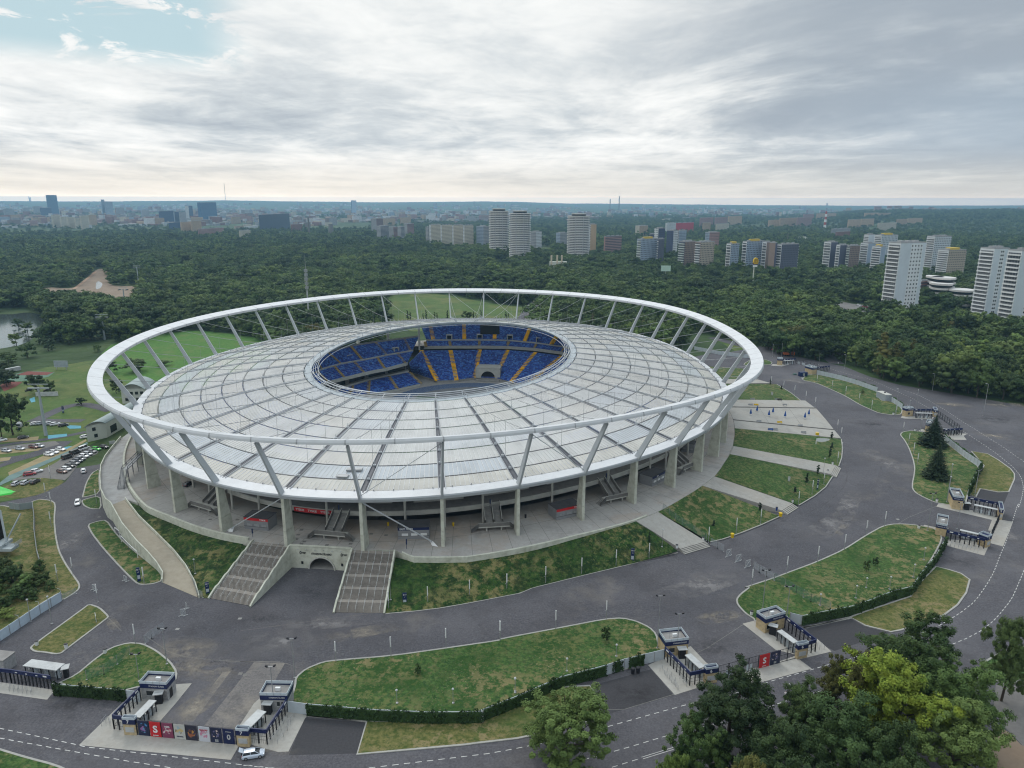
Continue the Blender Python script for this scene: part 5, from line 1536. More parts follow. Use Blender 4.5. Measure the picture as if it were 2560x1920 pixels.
def gate_fence(a,b,h,posters,label,bars=True,panes=()):
 """leaf fence between two pillars; posters = [(fraction0, fraction1, material, text, text colour)]"""
 r=empty('gate_fence',a,label,'gate')
 d=(b-a);L=d.length;u=d.normalized();n=Vector((u.y,-u.x,0))
 if n.y>0:n=-n
 Z=Vector((0,0,1))
 N=int(L/2.35)
 for i in range(N+1):
  p=a.lerp(b,i/N);m=MB();m.box(p,.16,.16,h+.1);m.build('post',BLACKM,r)
 m=MB()
 for z in(.15,h*.55,h):m.bar(a+Z*z,b+Z*z,.06,.08)
 if bars:
  for i in range(int(L/.4)):
   p=a+u*(.4*i);m.tube(p+Z*.15,p+Z*h,.022,n=3,caps=False)
 m.build('frame',BLACKM,r)
 for f0,f1,mt,tx,tc_ in posters:
  p,q=a.lerp(b,f0),a.lerp(b,f1)
  m=MB();m.obox(p+n*.12+Z*.12,q-p,n*.04,Z*(h-.05))
  po=MB();o=p+n*.12;po.obox(o+Z*.12,q-p,n*.04,Z*(h-.05));ob=po.build('poster',mt,r)
  w=(q-p).length;c=(p+q)/2-a+n*.17
  for t,sz,zz,col_ in tx:
   lettering(t,sz,col_,ob,c+Z*zz,u if u.x>0 else-u,Z,ext=.01,bold=sz*.03)
 for f in panes:
  p=a.lerp(b,f);m=MB();m.obox(p+n*.1+Z*.1,u*.55,n*.03,Z*1.7);m.build('notice_panel',PANELW,r)
 return r
gatehouse('b6',(455,428),(715,442),(812,342),h=3.5,stone=STONE_G,label='near-left grey gatehouse of gate 7 with flat railed roof',door=[('window',1.2,1.6,1.1,1.0,'front'),('door',.8,1.0,.05,2.1,'right')])
gatehouse('b6',(1635,548),(1900,552),(1985,430),h=3.5,stone=STONE_G,label='grey gatehouse right of the poster fence, joined to the white wall',door=[('window',3.3,.55,1.4,.9,'front'),('window',4.2,.55,1.4,.9,'front')])
enclosure('b6',[(446,440),(182,722),(290,738)],canopy=((562,437),(398,606),1.6),label='near-left cage of turnstiles with navy beam and long grey canopy',smallroof=(615,365,1.9,.2))
enclosure('b6',[(1898,552),(1692,872),(1530,855)],canopy=((1640,540),(1475,705),2.0),label='turnstile cage right of the poster fence, with navy beam',smallroof=(1692,465,2.0,-.1))
pillar('b6',(283,782),(402,787),(418,760),num='7',label='stone gate pillar numbered 7 at the left end of the posters',stone=STONE)
pillar('b6',(1397,893),(1518,900),(1535,868),num='7',label='stone gate pillar numbered 7 beside the silver car',stone=STONE)
A7,B7=at('b6',412,778),at('b6',1392,875)
W_=WHITEP;NVL=PANELW
pst=[]
tx=[[],[('S',2.1,1.75,W_),('SUPERBET',.26,.45,W_)],[('100%',.5,2.6,W_)],[('FESTIWAL',.3,.7,NAVY)],[('',.3,1,W_)],[('SIŁA KOBIET',.3,2.7,RED)],[('EE',.7,.6,PALEM)],[('0',1.5,1.6,PALEM),('STADION',.25,2.8,PALEM)]]
for i in range(8):
 f0=.012+.1225*i
 pst.append((f0+.006,f0+.1165,POSTERS[i],[t for t in tx[i]if t[0]],None))
gate_fence(A7,B7,3.35,pst,'gate fence covered with a row of eight big posters',bars=True)
queue_rails('b6',[((55,690),(80,655),(105,625)),((100,665),(125,635)),((140,690),(142,655)),((1700,880),(1740,830),(1780,775)),((1740,855),(1790,790),(1830,735)),((1795,870),(1850,800),(1890,740)),((1850,800),(1890,740),(1925,680)),((1800,740),(1850,670),(1890,610)),((1890,690),(1925,640),(1960,600))],'thin steel queue rail on the concrete apron by the turnstiles of gate 7')
gatehouse('b8',(275,720),(525,690),BL=(205,600),h=3.5,label='sandstone gatehouse left of gate 6, behind the two tall lamp masts',mast=True,door=[('window',.8,1.4,1.1,1.0,'front')])
gatehouse('b8',(1378,460),(1590,395),BL=(1272,388),h=3.5,label='sandstone gatehouse right of gate 6 beside the ivy hedge',mast=True,door=[('window',.5,1.1,1.1,1.0,'front'),('window',2.6,1.1,1.1,1.0,'front')])
enclosure('b8',[(268,745),(548,1035),(712,1000)],canopy=((528,690),(690,838),1.6),label='turnstile cage left of gate 6 with navy beam along the apron',smallroof=(468,625,2.1,.1))
enclosure('b8',[(1598,400),(1935,660),(1845,690)],canopy=((1540,425),(1725,560),1.5),label='turnstile cage right of gate 6, its navy beam seen from inside',smallroof=(1475,370,2.1,-.5))
pillar('b8',(722,1020),(850,1000),BL=(705,985),num='6',label='stone gate pillar numbered 6 at the left end of gate 6')
pillar('b8',(1735,748),(1845,725),BL=(1725,722),num='6',label='stone gate pillar numbered 6 at the right end of gate 6')
A6,B6=at('b8',860,965),at('b8',1728,735)
gate_fence(A6,B6,3.3,[(.505,.635,RED,[('S',2.0,1.75,W_),('SUPERBET',.24,.45,W_)],None),(.645,.775,POSTERS[6],[('EE',.7,.6,PALEM)],None)],'black barred gate fence with one red and one dark poster',panes=(.09,.13,.345,.39))
queue_rails('b8',[((220,880),(245,850),(270,910),(300,950)),((285,925),(325,965),(350,1005)),((330,965),(375,1020),(395,1050)),((375,1010),(420,1080)),((300,880),(345,935),(390,985)),((440,960),(480,1000),(515,1045)),((1960,600),(1985,640)),((2000,600),(2035,635))],'thin steel queue rail on the concrete apron of gate 6')
gatehouse('c8',(1098,690),(1260,712),BR=(1325,600),h=4.0,label='sandstone gatehouse below the spruces with navy fascia and railed roof',mast=True,door=[('door',.3,.8,.05,2.1,'right')])
enclosure('c8',[(1330,640),(1840,740)],canopy=((1450,625),(1810,700),1.2),label='turnstile cage behind its white canopy, right of the stone gatehouse below the spruces',units=5,smallroof=(1340,600,2.0,-.2))
pillar('c8',(1815,850),(1870,860),BR=(1915,760),num='5',h=3.4,label='stone pillar at the right end of the turnstiles below the spruces')
gatehouse('c8',(840,1085),(1005,1120),BR=(1070,985),h=3.2,label='sandstone gatehouse at the right tip of the grass island, seen from behind',mast=False)
enclosure('c8',[(1005,1165),(1590,1300)],canopy=((1230,1012),(1605,1098),1.1),label='turnstile cage with navy beam nearest the right-hand ring road',units=6)
pillar('c8',(1625,1290),(1690,1262),BR=(1700,1150),num='5',h=3.4,label='stone pillar numbered 5 between the turnstiles and the ring road')
gate_fence(at('c8',1700,1150),at('c8',1835,850),3.0,[],'black barred gate between two stone pillars by the ring road')
queue_rails('c8',[((1100+60*i,1215+14*i),(1080+60*i,1270+14*i))for i in range(8)],'thin steel queue rail on the apron by the ring road')
gatehouse('c5',(570,470),(650,462),BL=(525,455),h=3.6,label='small sandstone gatehouse at the far right, end of the short white wall',mast=True,door=[('window',1.3,1.0,1.0,1.0,'front')])
enclosure('c5',[(655,455),(900,455)],canopy=((690,425),(880,430),1.2),label='far turnstile cage just behind the upper spruce, left part',units=5)
pillar('c5',(890,468),(930,472),BL=(905,440),num='4',h=3.2,label='stone pillar partly hidden by the upper spruce')
gatehouse('c5',(790,640),(850,650),BL=(785,600),h=3.6,label='gatehouse half hidden behind the upper spruce')
enclosure('c5',[(1000,690),(1215,680)],canopy=((1010,610),(1180,605),1.0),label='turnstile cage right of the upper spruce with navy beam',units=5)
gate_fence(at('c5',940,470),at('c5',1185,640),3.0,[],'long barred fence with pale panels behind the upper spruce',panes=(.1,.2,.3,.42,.55,.66,.78,.9))
gatehouse('c4',(690,222),(745,226),BL=(635,208),h=3.6,label='sandstone gatehouse by the orange truck at the far upper right',door=[('door',.2,1.0,.05,2.1,'left')])
enclosure('c4',[(750,212),(885,205)],canopy=((765,178),(870,172),1.2),label='turnstiles under a white canopy by the orange truck',units=4)
gatehouse('c4',(1060,325),(1110,320),BL=(1005,300),h=3.6,label='sandstone gatehouse at the left end of the far white wall')
enclosure('c4',[(1118,300),(1245,285)],label='turnstile cage behind the gatehouse at the left end of the far white wall',units=0)
gate_fence(at('c4',895,210),at('c4',1120,265),3.0,[],'long barred gate fence between the two far gatehouses',panes=(.08,.14,.28,.33,.38,.6,.66,.85))
enclosure('d5',[(905,1400),(200,1290),(-40,1270)],canopy=((470,945),(1045,1025),2.4),label='turnstile cage at the lower left edge with grey canopy and navy beam',units=6,bars=.9)
m=MB();a,ax,ay=box_corners('d5',(90,1120),(190,1100),BL=(-130,1100))
a=at('d5',-260,1090);ax=at('d5',90,1130)-a;n=Vector((-ax.y,ax.x,0)).normalized();ay=n*3.2
r=empty('gate_hut',a,'grey corner of a flat-roofed hut at the lower left edge','hut');m.obox(a,ax,ay,Vector((0,0,3.0)));m.build('wall',STONE_G,r);m=MB();m.obox(a-n*.1+Vector((0,0,3.0)),ax*1.02,ay*1.05,Vector((0,0,.2)));m.build('roof',ROOFFELT,r)
queue_rails('d5',[((165+75*i,1440+12*i),(175+75*i,1385+12*i))for i in range(6)],'thin steel queue rail at the lower left edge')
c=at('d5',1155,1185);m=MB();m.box(c+Vector((0,0,2.3)),1.5,1.9,.14,0,.4);m.box(c,.9,1.1,2.3,1,.4);tag(m.build('ticket_booth',[PALEM,BLACKM],None,origin=c),'small ticket booth with white roof right of the lower-left turnstiles','booth')
a,ax,ay=box_corners('c4',(1840,608),(1905,606),BL=(1755,565))
r=empty('service_hut',a,'grey flat-roofed hut set into the far white wall','hut');m=MB();m.obox(a,ax,ay,Vector((0,0,3.2)));m.build('wall',flat('hut_grey',(.30,.33,.36),.6,var=.06),r)
m=MB();m.obox(a-ax.normalized()*.1+Vector((0,0,3.2)),ax*1.04,ay*1.02,Vector((0,0,.15)));m.build('roof',CONC_L,r);m=MB();m.box(a+ax*.6+ay*.5+Vector((0,0,3.35)),.6,.6,.4);m.build('roof_vent',BLACKM,r)
m=MB();m.obox(a+ax*.4-ay.normalized()*.03+Vector((0,0,1.9)),ax*.3,ay.normalized()*.03,Vector((0,0,.5)));m.build('louvre',GREYM,r)
def kiosk(fr,FL,FR,BR=None,BL=None,h=2.9,label='',band=RED,text=None,boards=0):
 a,ax,ay=box_corners(fr,FL,FR,BR,BL,ZP)
 ux,uy=ax.normalized(),ay.normalized();Z=Vector((0,0,1))
 r=empty('kiosk',a,label,'kiosk')
 m=MB();m.obox(a,ax,ay,Z*h);m.build('wall',CLAD,r)
 m=MB();m.obox(a-ux*.1-uy*.1+Z*h,ax+ux*.2,ay+uy*.2,Z*.14);m.build('roof',ROOFD,r)
 if band:
  m=MB();m.obox(a-uy*.05+Z*(h-.85),ax,uy*.04,Z*.8);b=m.build('sign_band',band,r)
  if text:lettering(text[0],text[1],WHITEP,b,ax*text[2]-uy*.06+Z*(h-.45),ux,Z,ext=.012,bold=text[1]*.03)
 for i in range(3):m=MB();m.obox(a+ax*(.12+.3*i)-uy*.04+Z*1.05,ax*.2,uy*.03,Z*.75);m.build('serving_hatch',GREYM if band is not NAVY else WHITEP,r)
 m=MB();m.bar(a-uy*.03+Z*1.0,a+ax-uy*.03+Z*1.0,.08,.05);m.build('counter',BLACKM,r)
 return r
kiosk('b7',(412,522),(633,545),BR=(735,482),h=3.7,label='grey kiosk with red sign band left of the portal stairs',text=('TYSKIE',.62,.78))
kiosk('b7',(1826,622),(2115,614),BR=(2128,545),h=3.6,label='food kiosk with navy lettered band right of the portal',band=NAVY,text=('EAST FOOD',.7,.27))
kiosk('c6',(947,496),(1197,440),BL=(862,432),h=3.5,label='grey kiosk with red sign band between the right-hand columns',text=('TYSKIE',.62,.82))
kiosk('c6',(1925,150),(2056,82),BL=(1800,108),h=3.4,label='grey kiosk with navy band and white boards further right',band=NAVY,text=('BAR',.6,.4))
kiosk('c7',(262,535),(392,553),BR=(405,518),h=3.6,label='plain grey kiosk behind the fins at the right end',band=None)
def bin_(p,mt,label,h=1.0,r=.33,group=None):
 m=MB();m.tube(p,p+Vector((0,0,h)),r*.85,r,n=10);m.tube(p+Vector((0,0,h)),p+Vector((0,0,h+.12)),r*1.08,r*.9,n=10,m=1)
 return tag(m.build('litter_bin',[mt,BLACKM if mt is not YELLOW else YELLOW],None,origin=p),label,'bin',group)
bin_(at('b7',1735,495,ZP),YELLOW,'yellow bin under the gallery right of the portal');bin_(at('a2',1229,265,ZP),YELLOW,'yellow bin under the gallery, right of the food kiosk')
bin_(at('c6',630,470,ZP),BLACKM,'dark bin on the podium left of the red-banded right kiosk')
bin_(surf('c7',790,1425),YELLOW,'yellow bin on the grass edge beside the fenced lawn',1.2,.55)
bin_(surf('c7',1290,1205),YELLOW,'yellow grit bin at the foot of the forecourt steps',1.1,.6)
for fr,x,y in(('c7',488,1455),('c7',215,1535),('c7',1415,1062),('c7',1830,668),('c7',1782,752)):
 bin_(surf(fr,x,y),WHITEP,'white litter bin at the head of the forecourt steps',1.0,.38,'white litter bins by the forecourt steps')
for fr,x,y in(('d5',640,640),('d5',1145,690),('d5',1820,775)):
 bin_(at(fr,x,y,.13),WHITEP,'white litter bin on the edge of the lower-left grass islands',1.0,.4,'white bins on the lower-left islands')
for fr,x,y,lb in(('b8',1232,250,'white litter bin on the grass left of the right sandstone gatehouse'),('c8',872,578,'white litter bin on the kerb below the lower spruce'),('c8',594,985,'white litter bin at the tip of the right-hand grass island'),('c4',960,370,'white bin beside the dark blue container'),('c4',1928,752,'white bin at the corner of the far lawn'),('c4',475,370,'white bin at the far end of the forecourt lawn'),('c5',680,635,'white bin on the grass left of the upper spruce')):
 bin_(at(fr,x,y,.13),WHITEP,lb,1.0,.42)
bin_(surf('c7',1250,1145),flat('blue_plastic',(.02,.06,.25),.5),'blue bin at the top of the steps beside the grit bin',1.1,.35)
for x,y in((880,1125),(910,1120)):
 bin_(at('a3',x,y-12,.1),BLACKM,'black wheeled bin in the gap of the ivy hedge',1.2,.45,'black bins by the hedge')
for fr,x,y,x1,y1,lb in(('b7',487,600,482,520,'slim dark signpost beside the left portal stairs'),('b7',1905,708,1905,615,'slim dark signpost in front of the food kiosk'),('b7',1283,385,1280,300,'slim dark loudspeaker post on the gallery above the left stair'),('c6',268,372,266,275,'slim dark loudspeaker post on the gallery above the middle stair'),('c6',1455,95,1452,10,'slim dark loudspeaker post on the gallery above the right stair')):
 z=ZP if y>500 else DZ+.9
 p=at(fr,x,y,z);h_=height_of(p,fr,x1,y1);m=MB();m.tube(p,p+Vector((0,0,h_)),.06,n=6);m.box(p+Vector((0,0,h_*.45)),.32,.25,h_*.5);tag(m.build('signpost',NAVY_SIGN,None,origin=p),lb,'post')
for i,(x,y)in enumerate(((935,533),(905,578),(890,618),(998,608),(962,640),(935,662),(1170,673),(1395,632),(1388,662),(1384,695),(1578,570),(1540,607),(1715,582),(345,440),(95,437))):
 p=at('b7',x,y,ZP+.012);m=MB();m.box(p,1.0,.9,.02);tag(m.build('podium_drain',CONC_D,None,origin=p),'dark square drain cover in the podium paving','drain cover','drain covers in the podium paving')
for fr,pts,lb in(('b7',[(245,535),(318,500),(300,555),(262,550)],'crumpled white rod-anchor cover at the second column from the left'),('b7',[(2100,612),(2150,640),(2195,690),(2140,680)],'crumpled white rod-anchor cover at the column right of the food kiosk')):
 P=[at(fr,x,y,ZP+.1+.9*(i==1))for i,(x,y)in enumerate(pts)];m=MB();c=sum(P,Vector())/4+Vector((0,0,.5))
 for i in range(4):m.add([P[i],P[(i+1)%4],c],[(0,1,2)])
 tag(m.build('rod_anchor',WHITEP,None,origin=P[0]),lb,'banner')  # crumpled white piece is the anchor where a bracing rod ends
for(x,y),(x1,y1)in zip(((410,755),(478,722),(604,768),(647,737),(776,782),(986,796),(1028,760)),((412,690),(480,667),(606,703),(648,672),(780,712),(990,725),(1030,692))):
 p=surf('c4',x,y);h_=min(4.6,max(3.0,height_of(p,'c4',x1,y1)))
 r=empty('umbrella',p,'closed blue umbrella standing on the pale plaza','umbrella','closed umbrellas on the plaza')
 m=MB();m.tube(p,p+Vector((0,0,h_)),.05,n=6);m.build('pole',PALEM,r)
 m=MB();m.box(p,.9,.9,.14);m.build('foot',PALEM,r)
 m=MB();rows=[]
 for f,rr in((.22,.34),(.3,.44),(.5,.33),(.75,.2),(.93,.09),(1.0,.03)):
  rows.append([p+Vector((rr*(1+.25*(i%2))*math.cos(2*PI*i/12),rr*(1+.25*(i%2))*math.sin(2*PI*i/12),f*h_))for i in range(12)])
 m.loft(rows,0,True);m.build('canopy',BLUEU,r)
for x,y,mt in((430,595,GREYM),(690,597,GREYM),(720,600,BLACKM),(410,655,GREYM),(470,655,YELLOW),(775,655,GREYM),(500,832,GREYM),(720,842,YELLOW),(940,878,GREYM),(622,918,BLUEU),(672,918,GREYM),(975,950,GREYM)):
 p=surf('c4',x,y);m=MB();m.box(p+Vector((0,0,.35)),2.2,.6,.12);m.box(p+Vector((-.8,0,0)),.15,.5,.35);m.box(p+Vector((.8,0,0)),.15,.5,.35);m.box(p+Vector((0,.3,.45)),2.2,.08,.4)
 tag(m.build('bench',mt,None,origin=p),{YELLOW:'yellow bench at the edge of the umbrella plaza',BLACKM:'black bench beside the plaza path',BLUEU:'blue bench on the lower plaza path',GREYM:'grey bench along the plaza paths'}[mt],'bench','benches round the umbrella plaza')
p=surf('c4',1118,968);m=MB();m.box(p,1.2,.9,.9);m.box(p+Vector((0,0,.9)),1.3,1.0,.15);tag(m.build('grit_bin',YELLOW,None,origin=p),'yellow box on the path edge by the white sign','grit bin')
def light_column():
 r=empty('light_column',(0,0,0),'slim light column with a white upper half on the kerb of the ring road','light column','white-topped light columns round the stadium')
 m=MB();m.tube((0,0,0),(0,0,2.6),.085,n=8);m.box(Vector((0,0,0)),.3,.3,.06);m.build('pole',GREYM,r)
 m=MB();m.tube((0,0,2.6),(0,0,5.1),.13,n=8);m.build('lamp_tube',WHITEP,r)
 m=MB();m.bar((-.45,0,3.1),(.1,0,3.1),.05);m.bar((-.1,0,2.2),(.5,0,2.2),.05);m.build('bracket',GREYM,r)
 return remember(r)
LC=light_column()
LCP=[('a2',x,y)for x,y in((857,748),(1082,718),(1323,678),(1537,642),(553,1045),(870,1018),(1187,967),(1499,925))]
LCP+=[('a3',x,y)for x,y in((155,640),(378,597),(585,545),(783,497),(973,458),(115,922),(436,860),(727,803),(1565,612))]
LCP+=[('a4',x,y)for x,y in((44,612),(245,538),(423,475),(577,405),(702,322),(809,268))]
LCP+=[('c7',x,y)for x,y in((1083,1285),(830,1382),(543,1480),(1475,1090),(1617,975),(1738,875),(1880,665),(1922,560),(1916,400),(1880,300))]
LCP+=[('c4',x,y)for x,y in((495,370),(627,440),(758,490),(875,540),(995,600),(1095,668),(1115,415),(1275,485),(1418,550),(1562,625),(1695,700),(1955,755),(2030,945),(2090,1070),(2140,1175),(2180,1290))]
LCP+=[('c3',x,y)for x,y in((508,258),(508,462),(722,935),(572,1002),(1425,1030),(968,1205),(1338,1615))]+[('c2',500,1170),('c2',455,1350),('c2',955,1420)]
for i,(fr,x,y)in enumerate(LCP):
 p=surf(fr,x,y)if fr in('c7','c4')else at(fr,x,y,.05)
 if i==0:LC.location=p
 else:copy_tree(LC,None,p,random.uniform(0,6))
def mast(fr,bx,by,tx_,ty_,label,heads=2,r=.11,arm=False,group=None,zb=.05):
 b=surf(fr,bx,by)if zb is None else at(fr,bx,by,zb);h=height_of(b,fr,tx_,ty_)
 e=empty('floodlight_mast' if heads else 'lamp_post',b,label,'mast' if heads else 'lamp post',group)
 m=MB();m.tube(b,b+Vector((0,0,h)),r,r*.65,n=8);m.box(b,.45,.45,.12);m.build('pole',GREYM,e)
 top=b+Vector((0,0,h))
 if heads:
  m=MB();m.bar(top+Vector((-.75,0,0)),top+Vector((.75,0,0)),.1);m.build('crossarm',GREYM,e)
  for i in range(heads):
   o=top+Vector((-.8+1.6*i/max(1,heads-1),0,.05));m=MB();m.obox(o+Vector((-.25,-.2,0)),(.5,0,.15*(1 if i else-1)),(0,.4,0),(0,0,.3));m.build('floodlight',BLACKM,e)
 else:
  m=MB()
  if arm:m.bar(top,top+Vector((arm,0,.2)),.07);m.box(top+Vector((arm,0,.12)),.8,.35,.14)
  else:m.dome(top+Vector((0,0,0)),.26,.26,.3)
  m.build('lamp_head',PALEM,e)
 return e
mast('a2',316,1140,300,915,'tall twin floodlight mast at the near end of the front grass island')
mast('a2',197,1312,181,1075,'twin floodlight mast standing by the grey gatehouse right of the poster fence')
mast('a3',1022,968,1037,668,'tallest twin floodlight mast at the right end of the front grass island')
mast('a3',1135,990,1147,772,'twin floodlight mast rising behind the left cage of gate 6')
mast('a4',107,742,126,522,'floodlight mast behind the right sandstone gatehouse of gate 6')
mast('a4',246,787,268,615,'floodlight mast between the right gatehouse of gate 6 and the hedge')
mast('a4',1057,292,1084,78,'floodlight mast at the tip of the right-hand grass island')
mast('c8',1437,590,1500,100,'tall mast behind the canopy of the turnstiles below the spruces')
mast('c8',1183,995,1228,590,'slender mast between the two turnstile cages by the ring road')
mast('c5',1045,1452,1098,1015,'lone white-headed lamp post on the lawn right of the lower spruce',heads=0)
mast('a1',962,1060,945,855,'floodlight mast on the road edge of the lower-left lawn',heads=2)
mast('a1',803,1160,778,1005,'camera mast left of the near-left gatehouse',heads=2,r=.08)
mast('a1',178,815,157,690,'lamp post in front of the pale blue wall, far one',heads=0)
mast('a1',300,828,276,672,'lamp post on a concrete foot in front of the pale blue wall',heads=0)
mast('c5',1465,460,1512,92,'tall white lamp post standing alone on the open asphalt at the right',heads=0,arm=-.9,r=.14)
mast('c5',880,165,908,-25,'white lamp post before the dark tree belt at the right',heads=0,arm=-.8,r=.12)
mast('c4',1410,262,1418,115,'pale lamp post at the edge of the wood, right of the far gate',heads=0,arm=-.8,r=.12)
mast('c4',1138,205,1145,98,'lamp post behind the far gate fence',heads=2,r=.09)
mast('c4',1278,110,1283,-5,'lamp post among the trees by the turn-off road',heads=0,arm=-.8)
mast('c4',640,135,637,10,'lamp post behind the far stone gatehouse, left one',heads=0);mast('c4',738,140,743,0,'lamp post behind the far stone gatehouse, right one',heads=0)
mast('c4',1950,745,1980,480,'lamp post on the far lawn beside the short white wall',heads=0,arm=-.5)
mast('c4',2095,720,2105,600,'camera pole on the apron of the far gatehouse',heads=0);mast('c4',2165,700,2190,490,'tall mast behind the far gatehouse',heads=0)
mast('c5',690,370,715,160,'mast beside the far turnstile cage',heads=0);mast('c5',740,640,755,505,'thin mast left of the upper spruce',heads=0)
for i,(fr,bx,by,tx_,ty_,lb)in enumerate((('a2',905,1285,900,1212,''),('a2',1228,1285,1228,1205,''),('a3',202,1218,205,1142,''),('a3',500,1100,501,1030,''),('a3',785,1015,784,950,''),('a2',1585,1225,1587,1145,''),('a4',643,680,648,610,''),('a4',838,630,843,558,''),('a4',975,560,983,488,''),('a4',1035,460,1042,392,''),('a4',436,722,443,660,''),('a4',703,620,703,565,''),('a4',1170,128,1182,-20,''))):
 mast(fr,bx,by,tx_,ty_,'small single lamp on the grass near the ivy hedge',heads=0,r=.07,group='small lamps along the ivy hedges',zb=.12)
for fr,bx,by,tx_,ty_ in(('c7',62,1522,66,1345),('c7',1735,760,1745,605),('a2',868,690,864,572),('c6',1195,860,1183,828),('a1',1125,540,1118,458)):
 mast(fr,bx,by,tx_,ty_,'small globe lamp on the forecourt or grass bank',heads=0,r=.06,group='globe lamps on the forecourt',zb=None if fr=='c7' else 1.5)
def pylon_sign(fr,bx,by,tx_,ty_,label,w=1.0,mt=NAVY_SIGN,zb=.1):
 b=surf(fr,bx,by)if fr in('c7','c4')else at(fr,bx,by,zb);h=max(2.2,height_of(b,fr,tx_,ty_))
 r=empty('pylon_sign',b,label,'sign')
 d=Vector((b.x,b.y,0)).normalized();s=Vector((d.y,-d.x,0))
 m=MB();m.obox(b-s*w/2,s*w,d*.25,Vector((0,0,h)));p=m.build('panel',mt,r)
 lettering('0',h*.15,WHITEP,p,Vector((0,0,h*.86))-s*w*.22,s,(0,0,1),ext=.01,bold=.015);lettering('STADION\nŚLĄSKI',h*.05,WHITEP,p,Vector((0,0,h*.86))+s*w*.2,s,(0,0,1),ext=.01)
 lettering('L7' if 'portal' in label else 'L5',h*.1,WHITEP,p,Vector((0,0,h*.68)),s,(0,0,1),ext=.01)
 m=MB();m.obox(b-s*w*.36-d*.03+Vector((0,0,h*.2)),s*w*.72,d*.02,Vector((0,0,h*.26)));m.build('plan',PANELW,r)
 return r
pylon_sign('a2',950,722,948,652,'blue information pylon on the grass bank right of the portal stairs',1.05)
pylon_sign('a3',877,472,876,396,'blue information pylon near the forecourt end of the grass bank',1.0)
pylon_sign('a1',803,585,795,505,'dark blue information pylon at the foot of the curved ramp, road side',.9)
pylon_sign('a1',1198,658,1190,590,'dark blue information pylon left of the portal stairs',.95,zb=.2)
pylon_sign('c7',1672,935,1678,820,'narrow dark pylon on the forecourt lawn beside the cypresses',.5)
pylon_sign('a5',438,918,432,870,'small dark pylon by the car park road at the left',.9)
for fr,x,y,w,h,lb in(('c6',1352,795,1.9,1.0,'pale blank board on the grass bank'),('a1',553,815,2.0,1.6,'pale board turned edge-on on the lower-left grass island'),('c7',1377,850,.8,1.7,'white board on the forecourt lawn near the cypresses'),('c4',637,548,1.0,1.6,'white board on the far forecourt lawn'),('c2',1110,838,2.2,1.4,'pale board at the top left of the terrace')):
 p=surf(fr,x,y)if fr in('c7','c4')else at(fr,x,y,2.2 if fr=='c6' else.15)
 r=empty('notice_board',p,lb,'board');d=Vector((p.x,p.y,0)).normalized();s=Vector((d.y,-d.x,0))
 if fr=='a1':s=Vector((.55,-.83,0));d=Vector((.83,.55,0))
 m=MB();m.obox(p-s*w/2+Vector((0,0,.35)),s*w,d*.12,Vector((0,0,h)));m.build('panel',PALEM,r);m=MB()
 for q in(-.4,.4):m.box(p+s*w*q,.08,.08,.4)
 m.build('feet',GREYM,r)
p=surf('c4',1105,1065);r=empty('direction_sign',p,'white wing-shaped sign on a post on the forecourt lawn','sign')
m=MB();m.box(p,.25,.2,1.6);m.build('post',WHITEP,r);m=MB();a=p+Vector((0,0,1.2))
m.loft([[a+Vector((5.6*f,.0,1.3-.25*f+.25*math.sin(PI*f)))for f in(0,.25,.5,.75,1)],[a+Vector((5.4*f,.0,.1-.5*math.sin(PI*f)+.45*f*f))for f in(0,.25,.5,.75,1)]]);m.loft([[a+Vector((5.6*f,.12,1.3-.25*f+.25*math.sin(PI*f)))for f in(0,.25,.5,.75,1)],[a+Vector((5.4*f,.12,.1-.5*math.sin(PI*f)+.45*f*f))for f in(0,.25,.5,.75,1)]]);m.build('wing',WHITEP,r)
def wire_fence(fr,pts,h,label,mt=FENCE_G,step=3.0,zs=None):
 P=[surf(fr,x,y)if fr=='c7' else at(fr,x,y,.1)for x,y in pts]
 r=empty('wire_fence',P[0],label,'fence')
 pm,wm=MB(),MB();Z=Vector((0,0,h))
 for a,b in zip(P,P[1:]):
  n=max(1,round((b-a).length/step))
  for i in range(n+1):
   p=a.lerp(b,i/n);pm=MB();pm.tube(p,p+Z,.05,n=5);pm.box(p,.3,.3,.08);pm.build('post',GREYM,r)
   if i<n:q=a.lerp(b,(i+1)/n);wm.quad(p+Vector((0,0,.1)),q+Vector((0,0,.1)),q+Z*.97,p+Z*.97);wm.bar(p+Z,q+Z,.035)
 wm.build('mesh',mt,r)
 return r
wire_fence('c7',[(70,1140),(270,1300),(390,1372),(520,1462)],2.3,'green wire fence down the edge of the forecourt lawn')
wire_fence('c6',[(1730,255),(1830,330),(1895,360),(1990,405)],2.2,'thin steel fence on the podium by the right-hand columns',FENCE_S)if False else None
wire_fence('a4',[(175,580),(300,652),(385,700),(495,748)],2.3,'green wire fence crossing the right-hand grass island')
wire_fence('a1',[(500,1150),(600,1120),(750,1005)],2.3,'green wire fence across the lower-left lawn')
wire_fence('a1',[(835,945),(875,912),(948,862)],2.2,'open wire fence standing in the road above the lower-left lawn',FENCE_S)
wire_fence('a1',[(360,690),(440,655)],1.6,'dark low wire fence at the end of the pale blue wall',FENCE_S)
wire_fence('a1',[(1080,510),(1110,590),(1140,672),(1168,680)],2.0,'steel fence beside the lower end of the ramp',FENCE_S,2.2)
wire_fence('d7',[(945,150),(1060,210),(1170,275)],2.2,'steel fence bays reaching into the road from the forecourt steps',FENCE_S,2.5)
wire_fence('d7',[(1685,555),(1785,625),(1905,695),(2040,768)],2.2,'steel fence bays reaching into the road from the right-hand island',FENCE_S,2.5)
wire_fence('c2',[(1250,1190),(1300,1300)],1.2,'thin rail on the terrace edge',FENCE_S)if False else None
